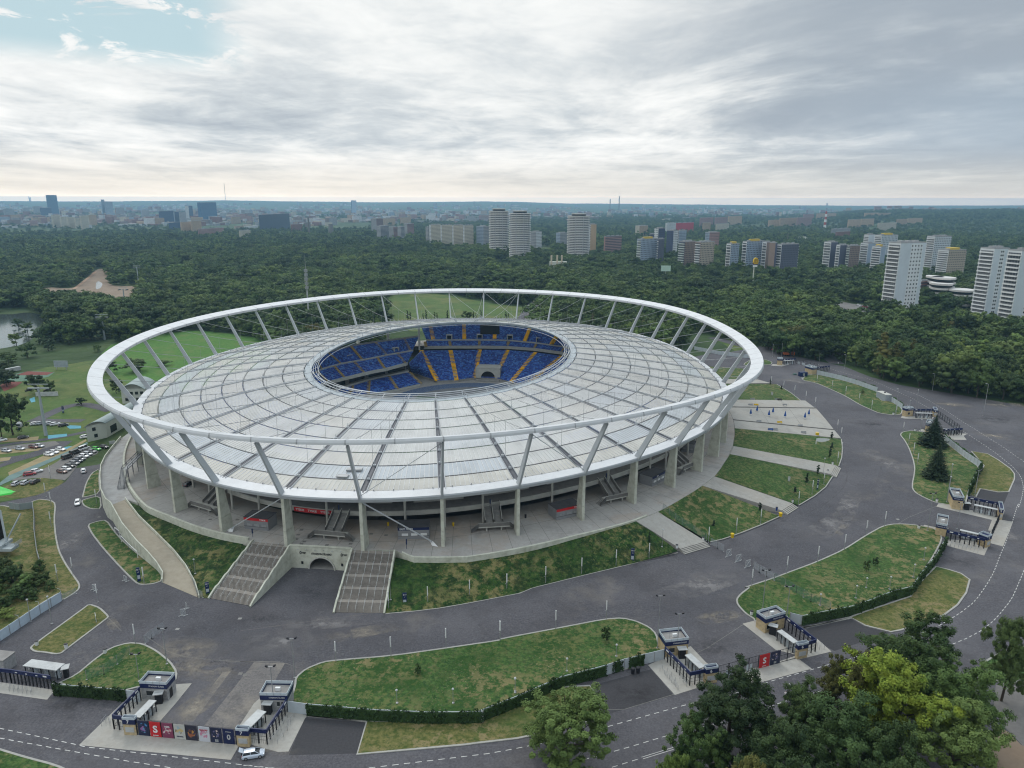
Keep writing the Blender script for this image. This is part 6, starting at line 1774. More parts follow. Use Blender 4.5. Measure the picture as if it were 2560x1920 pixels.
for fr,a,b,h in(('d7',(1215,358),(1293,335),2.1),('d7',(1378,450),(1462,425),2.1),('d7',(1545,545),(1625,520),2.1),('a1',(715,578),(732,585),1.5),('a1',(1042,782),(1070,780),1.8),('a1',(535,632),(550,638),1.6),('a1',(1072,738),(1078,742),1.6)):
 p,q=at(fr,*a,.03),at(fr,*b,.03);Z=Vector((0,0,h));r=empty('barrier_panel',p,'free-standing steel mesh panel on the asphalt','barrier','loose steel mesh panels on the asphalt')
 m=MB()
 for x,y in((p,q),(q,q+Z),(q+Z,p+Z),(p+Z,p),(p,q+Z)):m.tube(x,y,.05,n=5)
 for x in(p,q):m.bar(x+Vector((-.4,-.4,.05)),x+Vector((.4,.4,.05)),.15,.1)
 m.build('frame',PALEM,r);m=MB();m.quad(p,q,q+Z,p+Z);m.build('mesh',FENCE_S,r)
for pts in([(700,358),(700,322),(740,350),(742,402)],[(742,402),(742,358),(790,405),(795,450)],[(665,308),(662,288),(690,298),(690,330)]):
 b0,b1=at('a1',*pts[0],.1),at('a1',*pts[3],.1);r=empty('goal_frame',b0,'white goal frame leaning along the outer wall of the ramp','goal','goal frames by the ramp')
 m=MB();Z=Vector((0,0,2.1))
 for x,y in((b0,b0+Z),(b0+Z,b1+Z),(b1+Z,b1)):m.tube(x,y,.09,n=6)
 m.build('posts',WHITEP,r);m=MB();o=Vector((-.9,-.6,0))
 for x,y in((b0,b0+o*-1),(b1,b1+o*-1),(b0+Z,b0+o*-1+Z*.4),(b1+Z,b1+o*-1+Z*.4)):m.tube(x,y,.05,n=5)
 m.build('net_frame',PALEM,r)
a=at('c2',1170,1285,5.6);b=at('c2',1205,800,5.6);r=empty('steel_stair',a,'dark steel stair and gangway standing on the curved terrace','stair')
m=MB();Z=Vector((0,0,1))
c0,c1=at('c2',1165,1280,5.6),at('c2',1225,1275,5.6);d0=at('c2',1145,1040,10.5);d1=at('c2',1200,1032,10.5)
w=(c1-c0)
far=Vector((-4.2,26.0,0))*.42
for o in(Vector((0,0,0)),w):
 p=c0+o;q=Vector((p.x+far.x*.5,p.y+far.y*.5,10.6));e=Vector((p.x+far.x*2.2,p.y+far.y*2.2,10.6))
 for hgt_ in(0,1.0):m.bar(p+Z*hgt_,q+Z*hgt_,.1,.16);m.bar(q+Z*hgt_,e+Z*hgt_,.1,.16)
 for f in(0,.5,1):s=p.lerp(q,f);m.tube(Vector((s.x,s.y,5.6)),s+Z,.08,n=5)
 for f in(.25,.5,.75,1):s=q.lerp(e,f);m.tube(Vector((s.x,s.y,5.6)),s+Z,.08,n=5);s2=q.lerp(e,f-.25);m.tube(s+Z,s2,.05,n=4)
m.build('frame',GUTTER,r)
m=MB()
for i in range(26):
 p=c0.lerp(c0+far*.5,i/26);z=5.6+5.0*(i+1)/26;m.obox(Vector((p.x,p.y,z)),w,far*.5/26,Z*.06)
p=c0+far*.5;m.obox(Vector((p.x,p.y,10.55)),w,far*1.7,Z*.06);m.build('treads',GREYM,r)
CARP={}
def carpaint(name,col):
 m,nt,b=new_mat('car_paint_'+name)
 b.inputs['Base Color'].default_value=rgb(col);b.inputs['Roughness'].default_value=.28;b.inputs['Coat Weight'].default_value=.6;b.inputs['Metallic'].default_value=.15
 return m
PAINTS={k:carpaint(k,c)for k,c in{'white':(.72,.73,.74),'silver':(.42,.45,.48),'grey':(.16,.17,.185),'black':(.012,.013,.016),'green':(.05,.5,.04),'red':(.28,.012,.02),'maroon':(.09,.012,.014),'brown':(.11,.05,.035),'navy':(.02,.03,.06),'palesilver':(.50,.56,.64)}.items()}
TYRE=flat('tyre_rubber',(.015,.015,.016),.85);RIM=flat('wheel_rim',(.45,.46,.47),.3,.6);LAMP=flat('headlamp_glass',(.75,.78,.8),.15);TAIL=flat('tail_lamp',(.4,.01,.01),.3)
def car(col,label,group=None,hatch=False,L=4.25,van=False):
 r=empty('parked_car',(0,0,0),label,'car',group)
 H=1.46 if not van else 1.9
 st=[(-L/2,.70,.62,.38),(-L/2+.12,.80,.86,.26),(-L*.30,.87,.93,.22),(0,.88,.92,.22),(L*.26,.87,.88,.22),(L/2-.35,.80,.74,.26),(L/2,.62,.55,.36)]
 rows=[]
 for x,w,zb,z0 in st:
  rows.append([(x,-w,z0),(x,-w*1.02,(z0+zb)*.5),(x,-w*.95,zb),(x,-w*.55,zb+.05),(x,0,zb+.07),(x,w*.55,zb+.05),(x,w*.95,zb),(x,w*1.02,(z0+zb)*.5),(x,w,z0)])
 m=MB();m.loft(rows,0,False,True);m.add(rows[0],[tuple(range(9))]);m.add(rows[-1],[tuple(reversed(range(9)))])
 m.f=[list(reversed(f))for f in m.f]
 rx0,rx1=(-L*.36,L*.10)if not van else(-L*.46,L*.2)
 if hatch:rx0=-L*.40
 roof=[[(x,y*.58*(1 if j in(1,2)else.9),H-(.05 if abs(y)>.9 else 0)-(.05 if j in(0,3)else 0))for y in(-1,-.5,0,.5,1)]for j,x in enumerate((rx0,rx0+.5,rx1-.5,rx1))]
 m.loft(roof,0,False,True)
 base_=[(-L*.46 if not van else-L*.49,.76,.93),(L*.31,.80,.86)]
 for sx in(-1,1):
  m.bar((base_[0][0],sx*base_[0][1],base_[0][2]),(rx0,sx*.54,H-.06),.09);m.bar((base_[1][0],sx*base_[1][1]*.92,base_[1][2]),(rx1,sx*.54,H-.06),.07)
  m.bar((-L*.1,sx*.83,.93),(-L*.1,sx*.56,H-.06),.09)
 m.build('body',PAINTS[col],r)
 m=MB()
 b0,b1=base_
 for sx in(-1,1):
  q=[(b0[0],sx*.755,.93),(b1[0],sx*.755,.86),(rx1,sx*.545,H-.06),(rx0,sx*.545,H-.06)]
  m.add(q,[(0,1,2,3)]if sx<0 else[(3,2,1,0)])
 m.add([(b1[0],-.74,.87),(b1[0],.74,.87),(rx1,.52,H-.06),(rx1,-.52,H-.06)],[(0,1,2,3)])
 if not hatch:m.add([(b0[0],.74,.94),(b0[0],-.74,.94),(rx0,-.52,H-.06),(rx0,.52,H-.06)],[(0,1,2,3)])
 m.build('windows',GLASS_D,r)
 for x in(-L*.31,L*.31):
  for y in(-.80,.80):
   m=MB();m.tube((x,y-.11,.32),(x,y+.11,.32),.32,n=14);w=m.build('wheel',TYRE,r,origin=(0,0,0))
   m=MB();m.tube((x,y-.12 if y<0 else y,.32),(x,y if y<0 else y+.12,.32),.2,n=10);m.build('rim',RIM,w,origin=(0,0,0))
 for y in(-.55,.55):
  m=MB();m.box(Vector((L/2-.12,y,.56)),.18,.3,.14);m.build('headlight',LAMP,r);m=MB();m.box(Vector((-L/2+.06,y*1.1,.66)),.12,.2,.2);m.build('tail_light',TAIL,r)
 if hatch:
  m=MB();m.bar((-L*.42,0,H-.02),(-L*.60,0,H+.45),1.15,.05,up=(0,0,1));m.build('tailgate',PAINTS[col],r)
  m=MB();m.box(Vector((-L*.46,0,.7)),.3,1.0,.6);m.build('boot_opening',DARK,r)
 return remember(r)
PROTO={}
def put_car(fr,x,y,dx_,dy_,col,label,group=None,van=False,near=False):
 p=at(fr,x,y,.03);q=at(fr,x+dx_,y+dy_,.03);rz=math.atan2(q.y-p.y,q.x-p.x)
 key=(col,van)
 if key not in PROTO:
  c=PROTO[key]=car(col,label,group,False,4.25 if not van else 4.6,van);c.location=p;c.rotation_euler=(0,0,rz)
 else:
  c=copy_tree(PROTO[key],None,p,rz,label,group)
  if not group and 'group' in c:del c['group']
 return c
nc=car('palesilver','small silver hatchback with its tailgate open by the poster gate',None,True,4.0)
p=at('b6',1555,988,.03);q=at('b6',1650,972,.03);nc.location=p;nc.rotation_euler=(0,0,math.atan2(q.y-p.y,q.x-p.x))
lot=[(830,882,'white',True),(952,888,'green',False),(1028,868,'black',False),(745,925,'black',True),(908,912,'grey',False),(868,937,'silver',False),(830,958,'white',False),(668,970,'black',True),(795,985,'grey',False),(768,1005,'navy',False),(735,1030,'grey',False),(692,1056,'black',False),(655,1086,'white',False),(615,1112,'brown',False)]
for i,(x,y,c,v)in enumerate(lot):
 put_car('c2',x,y,40,-14 if v else 6,c,{'green':'bright green car in the crowded row of the left car park','brown':'brown car at the near end of the crowded left row'}.get(c,'%s%s parked in the crowded row at the left of the stadium'%({'palesilver':'silver'}.get(c,c),' van' if v else ' car')),'cars in the crowded row left of the stadium',v)
for x,y,c,lb in((295,1135,'red','dark red car parked beside a white one on the left gravel strip'),(362,1108,'white','white car parked just behind the dark red one'),(165,1230,'silver','silver car, left of three parked on the oval grass verge'),(257,1220,'silver','silver car, middle of three parked on the oval grass verge'),(350,1212,'black','black car, right of three parked on the oval grass verge')):
 put_car('c2',x,y,40,-6 if y<1200 else-22,c,lb,'cars on the left verge')
put_car('a1',448,138,-3,20,'white','white car driving down the left road')
put_car('c2',825,1105,-6,-30,'white','small white buggy driving beside the crowded left row')
for x,y,c in((65,905,'silver'),(200,883,'silver'),(335,868,'maroon'),(390,858,'silver'),(485,942,'white'),(535,920,'white'),(600,892,'white'),(15,800,'white'),(230,775,'black'),(348,638,'white'),(395,636,'silver'),(470,632,'grey'),(497,636,'silver'),(545,642,'white'),(625,652,'black'),(845,768,'white')):
 put_car('c2',x,y,34,4 if y>800 else-6,c,'%s car parked in the scattered bays at the far left'%c if c not in('maroon',)else 'maroon car parked next to a silver one at the far left','cars in the bays at the far left')
put_car('c4',665,70,30,4,'red','red car parked at the far upper right beside the wood')
for x,y,c in((420,1055,'white'),(398,1078,'grey'),(385,1095,'silver')):
 put_car('b3',x,y,8,-12,c,'%s car on the straight road beyond the stadium'%c,'cars on the straight road')
p=at('c4',815,125,.03);r=empty('parked_truck',p,'orange truck with open load bed behind the far stone gatehouse','truck');OR=flat('orange_paint',(.55,.14,.03),.4,var=.05)
m=MB();m.box(p+Vector((-1.8,0,.9)),3.6,2.2,1.5);m.box(p+Vector((2.6,0,.6)),2.0,2.1,2.1);m.build('body',OR,r)
m=MB();m.box(p+Vector((.4,0,.5)),6.4,1.6,.3);m.build('chassis',BLACKM,r);m=MB();m.box(p+Vector((3.3,0,1.7)),.7,1.9,.8);m.build('windscreen',GLASS_D,r)
for x in(-2.6,-1.4,2.4):
 for y in(-1,1):m=MB();m.tube(p+Vector((x,y-.15,.5)),p+Vector((x,y+.15,.5)),.5,n=12);m.build('wheel',TYRE,r)
p=at('c4',965,340,.1);r=empty('container',p,'dark blue container standing by the far end of the white wall','container');m=MB();m.box(p,4.6,2.4,2.4,0,.15);m.build('body',NAVY_SIGN,r);m=MB();m.box(p+Vector((.1,-1.25,.3)),1.2,.06,1.6,0,.15);m.build('panel',GREYM,r)
p=at('c4',872,325,.05);m=MB()
for i in range(5):m.box(p+Vector((random.uniform(-1,1),random.uniform(-.4,.4),.15*i)),2.4-.3*i,1.0,.14,0,random.uniform(-.4,.4))
tag(m.build('pallet_heap',flat('tarp_green',(.1,.16,.15),.8),None,origin=p),'low grey-green heap of pallets left of the blue container','pallets')
def skin_figure(name,pos,rz,pose,label,shirt,trousers,seated=False):
 pts,edges,rad=[],[],[]
 def v(x,y,z,r_,par=None):
  pts.append((x,y,z));rad.append(r_)
  if par is not None:edges.append((par,len(pts)-1))
  return len(pts)-1
 if seated:
  pel=v(-.15,0,.95,.14);ch=v(.12,0,1.32,.16,pel);nk=v(.2,0,1.5,.07,ch);hd=v(.27,0,1.66,.11,nk)
  for s in(-1,1):
   sh=v(.13,s*.2,1.4,.07,ch);el=v(.32,s*.24,1.18,.05,sh);v(.52,s*.2,1.05,.045,el)
   hp=v(-.12,s*.1,.92,.1,pel);kn=v(.22,s*.11,.78-.16*(s>0),.075,hp);v(.05,s*.11,.38-.14*(s>0),.05,kn)
 else:
  pel=v(0,0,.95,.14);ch=v(0,0,1.32,.16,pel);nk=v(0,0,1.5,.07,ch);hd=v(.02,0,1.66,.11,nk)
  for s in(-1,1):
   sh=v(0,s*.2,1.42,.07,ch);el=v(.03,s*.26,1.14,.05,sh);v(.1,s*.25,.9,.04,el)
   hp=v(0,s*.1,.9,.1,pel);kn=v(.06*s,s*.1,.5,.075,hp);ft=v(.02+.12*s,s*.1,.06,.05,kn);v(.12+.12*s,s*.1,.04,.045,ft)
 me=bpy.data.meshes.new(name);me.from_pydata(pts,edges,[]);ob=bpy.data.objects.new(name,me);COL.objects.link(ob)
 md=ob.modifiers.new('skin','SKIN');sk=me.skin_vertices[0].data
 for i,r_ in enumerate(rad):sk[i].radius=(r_,r_)
 sk[0].use_root=True
 sb_=ob.modifiers.new('sub','SUBSURF');sb_.levels=sb_.render_levels=1
 m_,nt_,b_=new_mat(name+'_clothes%d'%len(bpy.data.materials));t_=nt_.nodes.new('ShaderNodeTexCoord');s_=nt_.nodes.new('ShaderNodeSeparateXYZ');nt_.links.new(t_.outputs['Object'],s_.inputs[0])
 r_=ramp(nt_,[(0,trousers),(.50,shirt),(.775,(.32,.19,.13)),(.85,(.05,.035,.025))],'CONSTANT');d_=node(nt_,'ShaderNodeMath',operation='DIVIDE');d_.inputs[1].default_value=2.0
 nt_.links.new(s_.outputs[2],d_.inputs[0]);nt_.links.new(d_.outputs[0],r_.inputs['Fac']);nt_.links.new(r_.outputs['Color'],b_.inputs['Base Color'])
 me.materials.append(m_);ob.location=pos;ob.rotation_euler=(0,0,rz)
 return tag(ob,label,'person')
p=at('a4',236,1262,.02);rz=math.radians(60)
r=empty('bicycle',p,'bicycle ridden up the road by the cyclist','bicycle',rz=rz)
m=MB()
for x in(-.52,.52):
 pts_=[Vector((x+.33*math.cos(2*PI*i/16),0,.34+.33*math.sin(2*PI*i/16)))for i in range(16)]
 w=MB()
 for a,b in zip(pts_,pts_[1:]+pts_[:1]):w.tube(a,b,.03,n=5,caps=False)
 for i in range(0,16,4):w.tube(pts_[i],(x,0,.34),.008,n=3)
 w.build('wheel',TYRE,r,origin=(0,0,0))
for a,b in(((-.52,0,.34),(-.1,0,.34)),((-.1,0,.34),(-.22,0,.88)),((-.52,0,.34),(-.2,0,.8)),((-.1,0,.34),(.38,0,.82)),((-.2,0,.8),(.38,0,.82)),((.52,0,.34),(.36,0,1.0)),((.36,-.25,1.02),(.36,.25,1.02))):m.tube(a,b,.025,n=6)
m.build('frame',BLACKM,r,origin=(0,0,0));m=MB();m.box(Vector((-.24,0,.86)),.26,.14,.06);m.build('saddle',BLACKM,r,origin=(0,0,0))
skin_figure('person',p+Vector((0,0,0)),rz,None,'cyclist in a light top leaning over the handlebars on the road',(.55,.5,.52),(.03,.03,.04),True)
p=at('c4',1340,222,.02);skin_figure('person',p,1.0,None,'person in a white top walking on the road behind the far gate fence',(.7,.7,.7),(.1,.1,.13))
p=at('c4',348,285,.3);skin_figure('person',p,.3,None,'person in pale clothes near the far end of the forecourt road',(.6,.6,.6),(.5,.5,.5))
put_car('a1',1098,128,30,-18,'black','black car parked on the podium under the left gallery').location.z=ZP+.02
GM=flat('station_grey',(.33,.37,.38),.5,var=.06)
p=at('d8',60,1250,.1);r=empty('cable_car_station',p,'grey cable-car platform with a bright green canopy cut by the left edge','cable car station')
m=MB();q=at('d8',150,1230,3.2);m.box(Vector((q.x-5.2,q.y,2.6)),9.5,5.0,.9);m.box(Vector((q.x+.6,q.y-1.0,1.9)),3.6,3.4,.8);m.box(Vector((q.x-5,q.y+1,0)),3.0,2.4,2.6);m.build('platform',GM,r)
m=MB()
for dx_,dz_ in((-1.0,0),(-3.4,.2)):m.bar(Vector((q.x+dx_,q.y+.5,3.4)),Vector((q.x+dx_-2.2,q.y+3.2,12.2)),.55,.7)
m.box(Vector((q.x-4.5,q.y+2.6,3.4)),2.4,2.0,7.0,1);m.bar(Vector((q.x-1.2,q.y+1,3.6)),Vector((q.x+.6,q.y+6,9.8)),.3);m.build('frame',[GM,DARK],r)
m=MB();c=at('d8',20,400,12.0)
m.loft([[c+Vector((-14,-4,.2)),c+Vector((-4,-5,.8)),c+Vector((3.0,.2,.2))],[c+Vector((-14,0,1.9)),c+Vector((-4,0,2.0)),c+Vector((3.4,1.2,.6))],[c+Vector((-14,5,.9)),c+Vector((-4,5,1.0)),c+Vector((3.0,2.4,.1))]])
m.build('canopy',flat('bright_green',(.03,.5,.05),.4,var=.04),r)
m=MB();m.box(Vector((q.x+1.2,q.y-1.0,2.7)),3.8,.1,1.1);m.box(Vector((q.x+2.5,q.y+.4,2.7)),.1,3,1.1);m.build('railing',FENCE_S,r)
def cable_pylon(fr,bx,by,tx_,ty_,label,w=4.5):
 b=at(fr,bx,by);h=height_of(b,fr,tx_,ty_);r=empty('cable_pylon',b,label,'pylon')
 m=MB();m.tube(b,b+Vector((0,0,h)),.75 if h<40 else.6,.4,n=10);m.build('mast',GM,r)
 t=b+Vector((0,0,h));m=MB();m.bar(t+Vector((-w,0,-.4)),t+Vector((w,0,-.4)),.5,.5);m.bar(t+Vector((-w,0,1.4)),t+Vector((w,0,1.4)),.25);m.build('crossarm',GM,r)
 for s in(-1,1):
  m=MB();c=t+Vector((s*w*.85,0,-.9));m.bar(c+Vector((0,-2.6,0)),c+Vector((0,2.6,0)),.25,.45)
  for i in range(6):m.tube(c+Vector((-.12,-2.4+.96*i,-.3)),c+Vector((.12,-2.4+.96*i,-.3)),.25,n=8)
  m.build('sheave_train',BLACKM,r)
 return r
cable_pylon('c2',455,745,378,270,'big grey cable-car pylon rising from the left car park')
cable_pylon('b1',905,1345,880,1145,'cable-car pylon beyond the lake, left of the ring')
cable_pylon('b1',1078,1025,1060,905,'cable-car pylon at the edge of the earth works')
cable_pylon('b1',1200,870,1178,715,'farthest cable-car pylon between the trees left of the pale site')
for fr,x,y,z in(('c2',192,645,9.0),):
 p=at(fr,x,y,z);r=empty('cable_cabin',p,'small pale cable-car cabin in front of the dark trees at the left','cabin')
 m=MB();m.dome(p+Vector((0,0,.3)),1.2,1.0,1.3,0,12,8,False);m.build('shell',PALEM,r);m=MB();m.box(p+Vector((0,-.95,0)),1.6,.2,.8);m.build('windows',GLASS_D,r);m=MB();m.tube(p+Vector((0,0,1.4)),p+Vector((0,0,3.6)),.06);m.build('hanger',BLACKM,r)
ROOFG=flat('green_grey_roof',(.26,.32,.32),.5,var=.06,scale=.3);HALL=flat('hall_render',(.50,.52,.47),.8,var=.06,scale=.3)
def barrel_hall(a,ax,ay,h,rise,label,wins,over=.8):
 r=empty('hall',a,label,'hall');Z=Vector((0,0,1));ux,uy=ax.normalized(),ay.normalized();n=10
 prof=[(i/n,h+rise*math.sin(PI*i/n))for i in range(n+1)]
 m=MB();m.obox(a,ax,ay,Z*h)
 for q in(a,a+ay):m.add([q+ax*f+Z*(z-.02)for f,z in prof],[tuple(range(n+1)),tuple(reversed(range(n+1)))])
 m.build('wall',HALL,r)
 m=MB();ro=[[a-uy*over+ax*(f*1.06-.03)+Z*(z+.12-(.3 if f in(0,1)else 0))for f,z in prof],[a+ay+uy*over+ax*(f*1.06-.03)+Z*(z+.12-(.3 if f in(0,1)else 0))for f,z in prof]]
 m.loft(ro);m.loft([[p-Z*.25 for p in ro[0]],ro[0]]);m.loft([[p-Z*.25 for p in ro[0]],[p-Z*.25 for p in ro[1]]]);m.build('roof',ROOFG,r)
 for fx,z,w,hh,face in wins:
  p,d,nn_=(a+ax*fx,ux,-uy)if face=='f' else((a+ax+ay*fx,uy,ux)if face=='r' else(a+ay*fx,uy,-ux))
  m=MB();m.obox(p+nn_*.02+Z*z,d*w,nn_*.05,Z*hh);wdw=m.build('window',GLASS_D,r);m=MB();m.obox(p+nn_*.03+Z*(z-.12),d*(w+.1),nn_*.16,Z*.1);m.build('sill',PALEM,wdw)
 return r
a=at('c2',868,812);b=at('c2',1062,765);ax=b-a;e0,e1=at('c2',800,632,7),at('c2',1150,450,7);n=Vector((e1.x-e0.x,e1.y-e0.y,0)).normalized()
barrel_hall(a,ax,n*30,6.9,1.3,'cream hall with curved green-grey roof at the edge of the terrace',[(.30,4.3,1.4,1.5,'f'),(.36,1.3,1.4,1.5,'f'),(.1,1,5,3.2,'r')])
a=at('a5',848,856);b=at('a5',1010,850);ax=b-a;n=Vector((-ax.y,ax.x,0)).normalized()
barrel_hall(a,ax*1.0,n*15,7.6,2.6,'two-storey cream hall with curved roof seen through the left struts',[(.14,4.6,1.5,1.5,'f'),(.36,4.6,1.5,1.5,'f'),(.58,4.6,1.5,1.5,'f'),(.8,4.6,1.5,1.5,'f'),(.14,1.4,1.5,1.5,'f'),(.6,1.4,1.5,1.5,'f')])
p=at_y('b2',466,1290,590);p=Vector((p.x,p.y,0));h=height_of(p,'b2',432,612);r=empty('telecom_mast',p,'tall slim telecom mast with antenna drums behind the ring','mast')
m=MB();m.tube(p,p+Vector((0,0,h*.80)),.75,.45,n=10);m.build('shaft',PALEM,r);m=MB();m.tube(p+Vector((0,0,h*.8)),p+Vector((0,0,h)),.22,.06,n=6);m.build('spire',GREYM,r)
for f in(.52,.58,.64,.70,.76):
 m=MB();z=h*f
 for i in range(6):
  t=2*PI*i/6+f*9;m.box(p+Vector((1.2*math.cos(t),1.2*math.sin(t),z)),.45,.45,2.2)
 m.tube(p+Vector((0,0,z-.2)),p+Vector((0,0,z)),1.4,n=10);m.build('antenna_ring',GREYM,r)
pave(row('c2',[(0,250),(60,215),(225,215),(160,260),(40,310)]),flat('court_red',(.16,.045,.035),.85,obj=False,scale=.2),.03,'sports_court')
pave(row('c2',[(60,190),(170,130),(330,110),(540,120),(480,165),(330,200),(120,215)]),flat('court_green',(.09,.17,.12),.85,obj=False,scale=.2),.03,'sports_court')
pave(row('c2',[(150,150),(270,112),(530,122),(460,150),(300,150)]),bpy.data.materials['court_red'],.035,'sports_court')
p=at('c2',50,130);q=at('c2',200,100);m=MB();m.bar(p+Vector((0,0,1.3)),q+Vector((0,0,1.3)),1.8,2.4);tag(m.build('court_wall',PALEM,None,origin=p),'long pale wall beside the far-left sports courts','wall')
p=at('c2',610,95);r=empty('screen_board',p,'pale framed board standing on the grass far left','board');m=MB();m.box(p+Vector((0,0,1.5)),8.5,.3,4.0);m.build('panel',GLASSP,r);m=MB();m.box(p+Vector((-3,0,0)),.3,.3,1.5);m.box(p+Vector((3,0,0)),.3,.3,1.5);m.build('legs',GREYM,r)
p=at('c2',470,360);m=MB();m.bar(p+Vector((-6,0,1.2)),p+Vector((5,1,1.2)),.4,2.2);tag(m.build('low_wall',PALEM,None,origin=p),'low pale wall behind the big cable-car pylon','wall')
for pts,mt,z in(([(0,860),(180,835),(545,800),(590,830),(420,880),(0,920)],GRAVEL,.02),([(470,745),(660,728),(665,752),(475,780)],'bay_blue',.03),([(660,660),(690,645),(800,650),(800,675),(690,680)],'bay_blue',.03),([(290,385),(340,365),(350,410),(310,420)],'bay_blue',.03),([(560,895),(640,860),(715,850),(640,890)],'bay_blue',.045),([(80,1110),(460,930),(720,850),(850,780),(855,800),(700,890),(470,985),(90,1140)],'bay_sand',.03),([(0,1210),(90,1140),(470,985),(700,890),(860,810),(870,830),(700,915),(540,990),(0,1240)],'bay_teal',.035),([(0,780),(385,755),(375,790),(0,815)],'bay_sand',.03),([(0,885),(420,870),(380,895),(0,930)],'bay_sand',.03),([(0,965),(110,960),(90,990),(0,1005)],'bay_sand',.03)):
 if isinstance(mt,str):
  mt=bpy.data.materials.get(mt)or flat(mt,{'bay_blue':(.10,.30,.38),'bay_sand':(.27,.22,.12),'bay_teal':(.13,.20,.19)}[mt],.85,obj=False,scale=.3,var=.12)
 pave(row('c2',pts),mt,z,'parking_bay')
def sheet(fr,pts,mt,name,z=.0,it=1):
 P=smooth_poly(row(fr,pts),it)if it else row(fr,pts)
 m=MB();m.add([(p.x,p.y,z)for p in P],[tuple(range(len(P)))])
 if sum(P[i].x*P[(i+1)%len(P)].y-P[(i+1)%len(P)].x*P[i].y for i in range(len(P)))<0:m.f=[list(reversed(f))for f in m.f]
 return tag(m.build(name,mt),kind='structure')
sheet('D',[(835,640),(880,633),(960,636),(1060,655),(1100,660),(1140,664),(1165,640),(1180,640),(1160,700),(820,720)],GRASS_FIELD,'meadow',-.03)
sheet('D',[(215,750),(330,725),(420,712),(560,728),(600,760),(500,850),(240,830)],PLAYG,'playing_field',-.03)
sheet('c2',[(0,330),(100,200),(380,80),(700,40),(900,0),(1300,0),(1300,350),(1250,500),(1150,620),(1060,760),(880,840),(700,930),(600,1020),(640,1180),(380,1330),(0,1400),(-200,1400),(-300,600)],GRASS_FIELD,'park_grass',-.045)
sheet('c2',[(640,1210),(600,1180),(380,1160),(80,1230),(-60,1290),(-60,1350),(200,1370),(420,1320)],GRASS_DRY,'verge',.008)
sheet('c2',[(380,1160),(600,1180),(650,1190),(800,1000),(1000,905),(900,850),(780,860),(640,940),(560,1010),(420,1080),(300,1120),(60,1200)],GRAVEL,'gravel_park',.006)
PRZ=.008
for pts,w in(([(-100,860),(200,815),(560,770),(850,710)],3.6),([(-100,1000),(250,960),(430,900),(560,860),(640,800)],6.5),([(330,610),(430,560),(620,470),(800,430),(1000,470),(1100,500)],6),([(300,590),(500,600),(820,600)],5),([(-100,1080),(100,1010),(330,940)],4)):
 PRZ+=.004;L,R=ribbon(smooth_poly(row('c2',pts),2,False),w,PRZ);m=MB();m.loft([R,L]);tag(m.build('park_road',ASPH),kind='structure')
WATER,ntw,bw=new_mat('lake_water')
bw.inputs['Base Color'].default_value=(.05,.065,.06,1);bw.inputs['Roughness'].default_value=.12;bw.inputs['Specular IOR Level'].default_value=.6
nw=node(ntw,'ShaderNodeTexNoise',i_Scale=.25,i_Detail=3.0);ntw.links.new(wpos(ntw),nw.inputs['Vector']);bpw=node(ntw,'ShaderNodeBump',i_Strength=.15,i_Distance=.2);ntw.links.new(nw.outputs['Fac'],bpw.inputs['Height']);ntw.links.new(bpw.outputs['Normal'],bw.inputs['Normal'])
sheet('D',[(-150,676),(20,680),(60,674),(110,684),(95,700),(72,712),(70,735),(30,750),(-150,770)],WATER,'lake_water',.0)
sheet('b1',[(245,935),(400,890),(640,905),(730,830),(830,735),(950,728),(945,860),(1000,882),(1200,880),(1230,905),(1150,1005),(850,1030),(600,1020),(300,975)],SAND,'earthworks',-.02)
sheet('b1',[(830,850),(850,838),(890,860),(870,900),(825,912)],WATER,'puddle',.0)
for pts,w,mt in(([(1000,880),(880,1010),(790,1130)],9,GRAVEL),):
 pass
L,R=ribbon(row('b1',[(640,905),(700,860),(830,755)]),3.5,0.0);m=MB();m.loft([R,L]);tag(m.build('site_track',flat('site_orange',(.36,.24,.16),.9,obj=False)),kind='structure')
L,R=ribbon(row('b3',[(380,1190),(440,1080),(478,1000),(500,930)]),14,0.0);m=MB();m.loft([R,L]);tag(m.build('avenue',ASPH),kind='structure')
L,R=ribbon(row('b3',[(400,1190),(455,1080),(486,1000)]),5,0.01);m=MB();m.loft([R,L]);tag(m.build('avenue_lane',ASPH_OLD),kind='structure')
L,R=ribbon(smooth_poly(row('c4',[(900,190),(760,140),(600,90),(300,10),(0,-70)]),1,False),9,.012);m=MB();m.loft([R,L]);tag(m.build('back_road',ASPH),kind='structure')
L,R=ribbon(smooth_poly(row('c4',[(1330,210),(1250,150),(1330,100),(1420,70)]),1,False),9,.018);m=MB();m.loft([R,L]);tag(m.build('side_road',ASPH),kind='structure')
sheet('c4',[(-200,160),(0,120),(330,160),(420,165),(330,215),(250,290),(0,420)],ASPH,'forecourt_road',.005)
L,R=ribbon(smooth_poly(row('b4',[(430,1090),(600,1140),(850,1190),(1150,1250),(1500,1330),(2000,1420),(2500,1500)]),1,False),10,-.0);m=MB();m.loft([R,L]);tag(m.build('boulevard',ASPH_OLD),kind='structure')
L,R=ribbon(smooth_poly(row('b4',[(480,1160),(700,1200),(1000,1270),(1400,1360),(2000,1470)]),1,False),9,-.0);m=MB();m.loft([R,L]);tag(m.build('boulevard',ASPH_OLD),kind='structure')
sheet('b4',[(420,1090),(600,1110),(1000,1190),(1700,1320),(2400,1450),(2400,1520),(1600,1410),(1000,1290),(600,1230),(440,1160)],GRASS_FIELD,'boulevard_verge',-.03,0)
sheet('b4',[(120,915),(260,905),(480,985),(760,1040),(960,1060),(860,1100),(640,1130),(450,1040),(250,970)],GRAVEL,'car_park',-.02,0)
sheet('D',[(1560,690),(1600,680),(1660,690),(1640,740),(1600,765),(1540,730)],GRASS_FIELD,'far_verge',-.03)
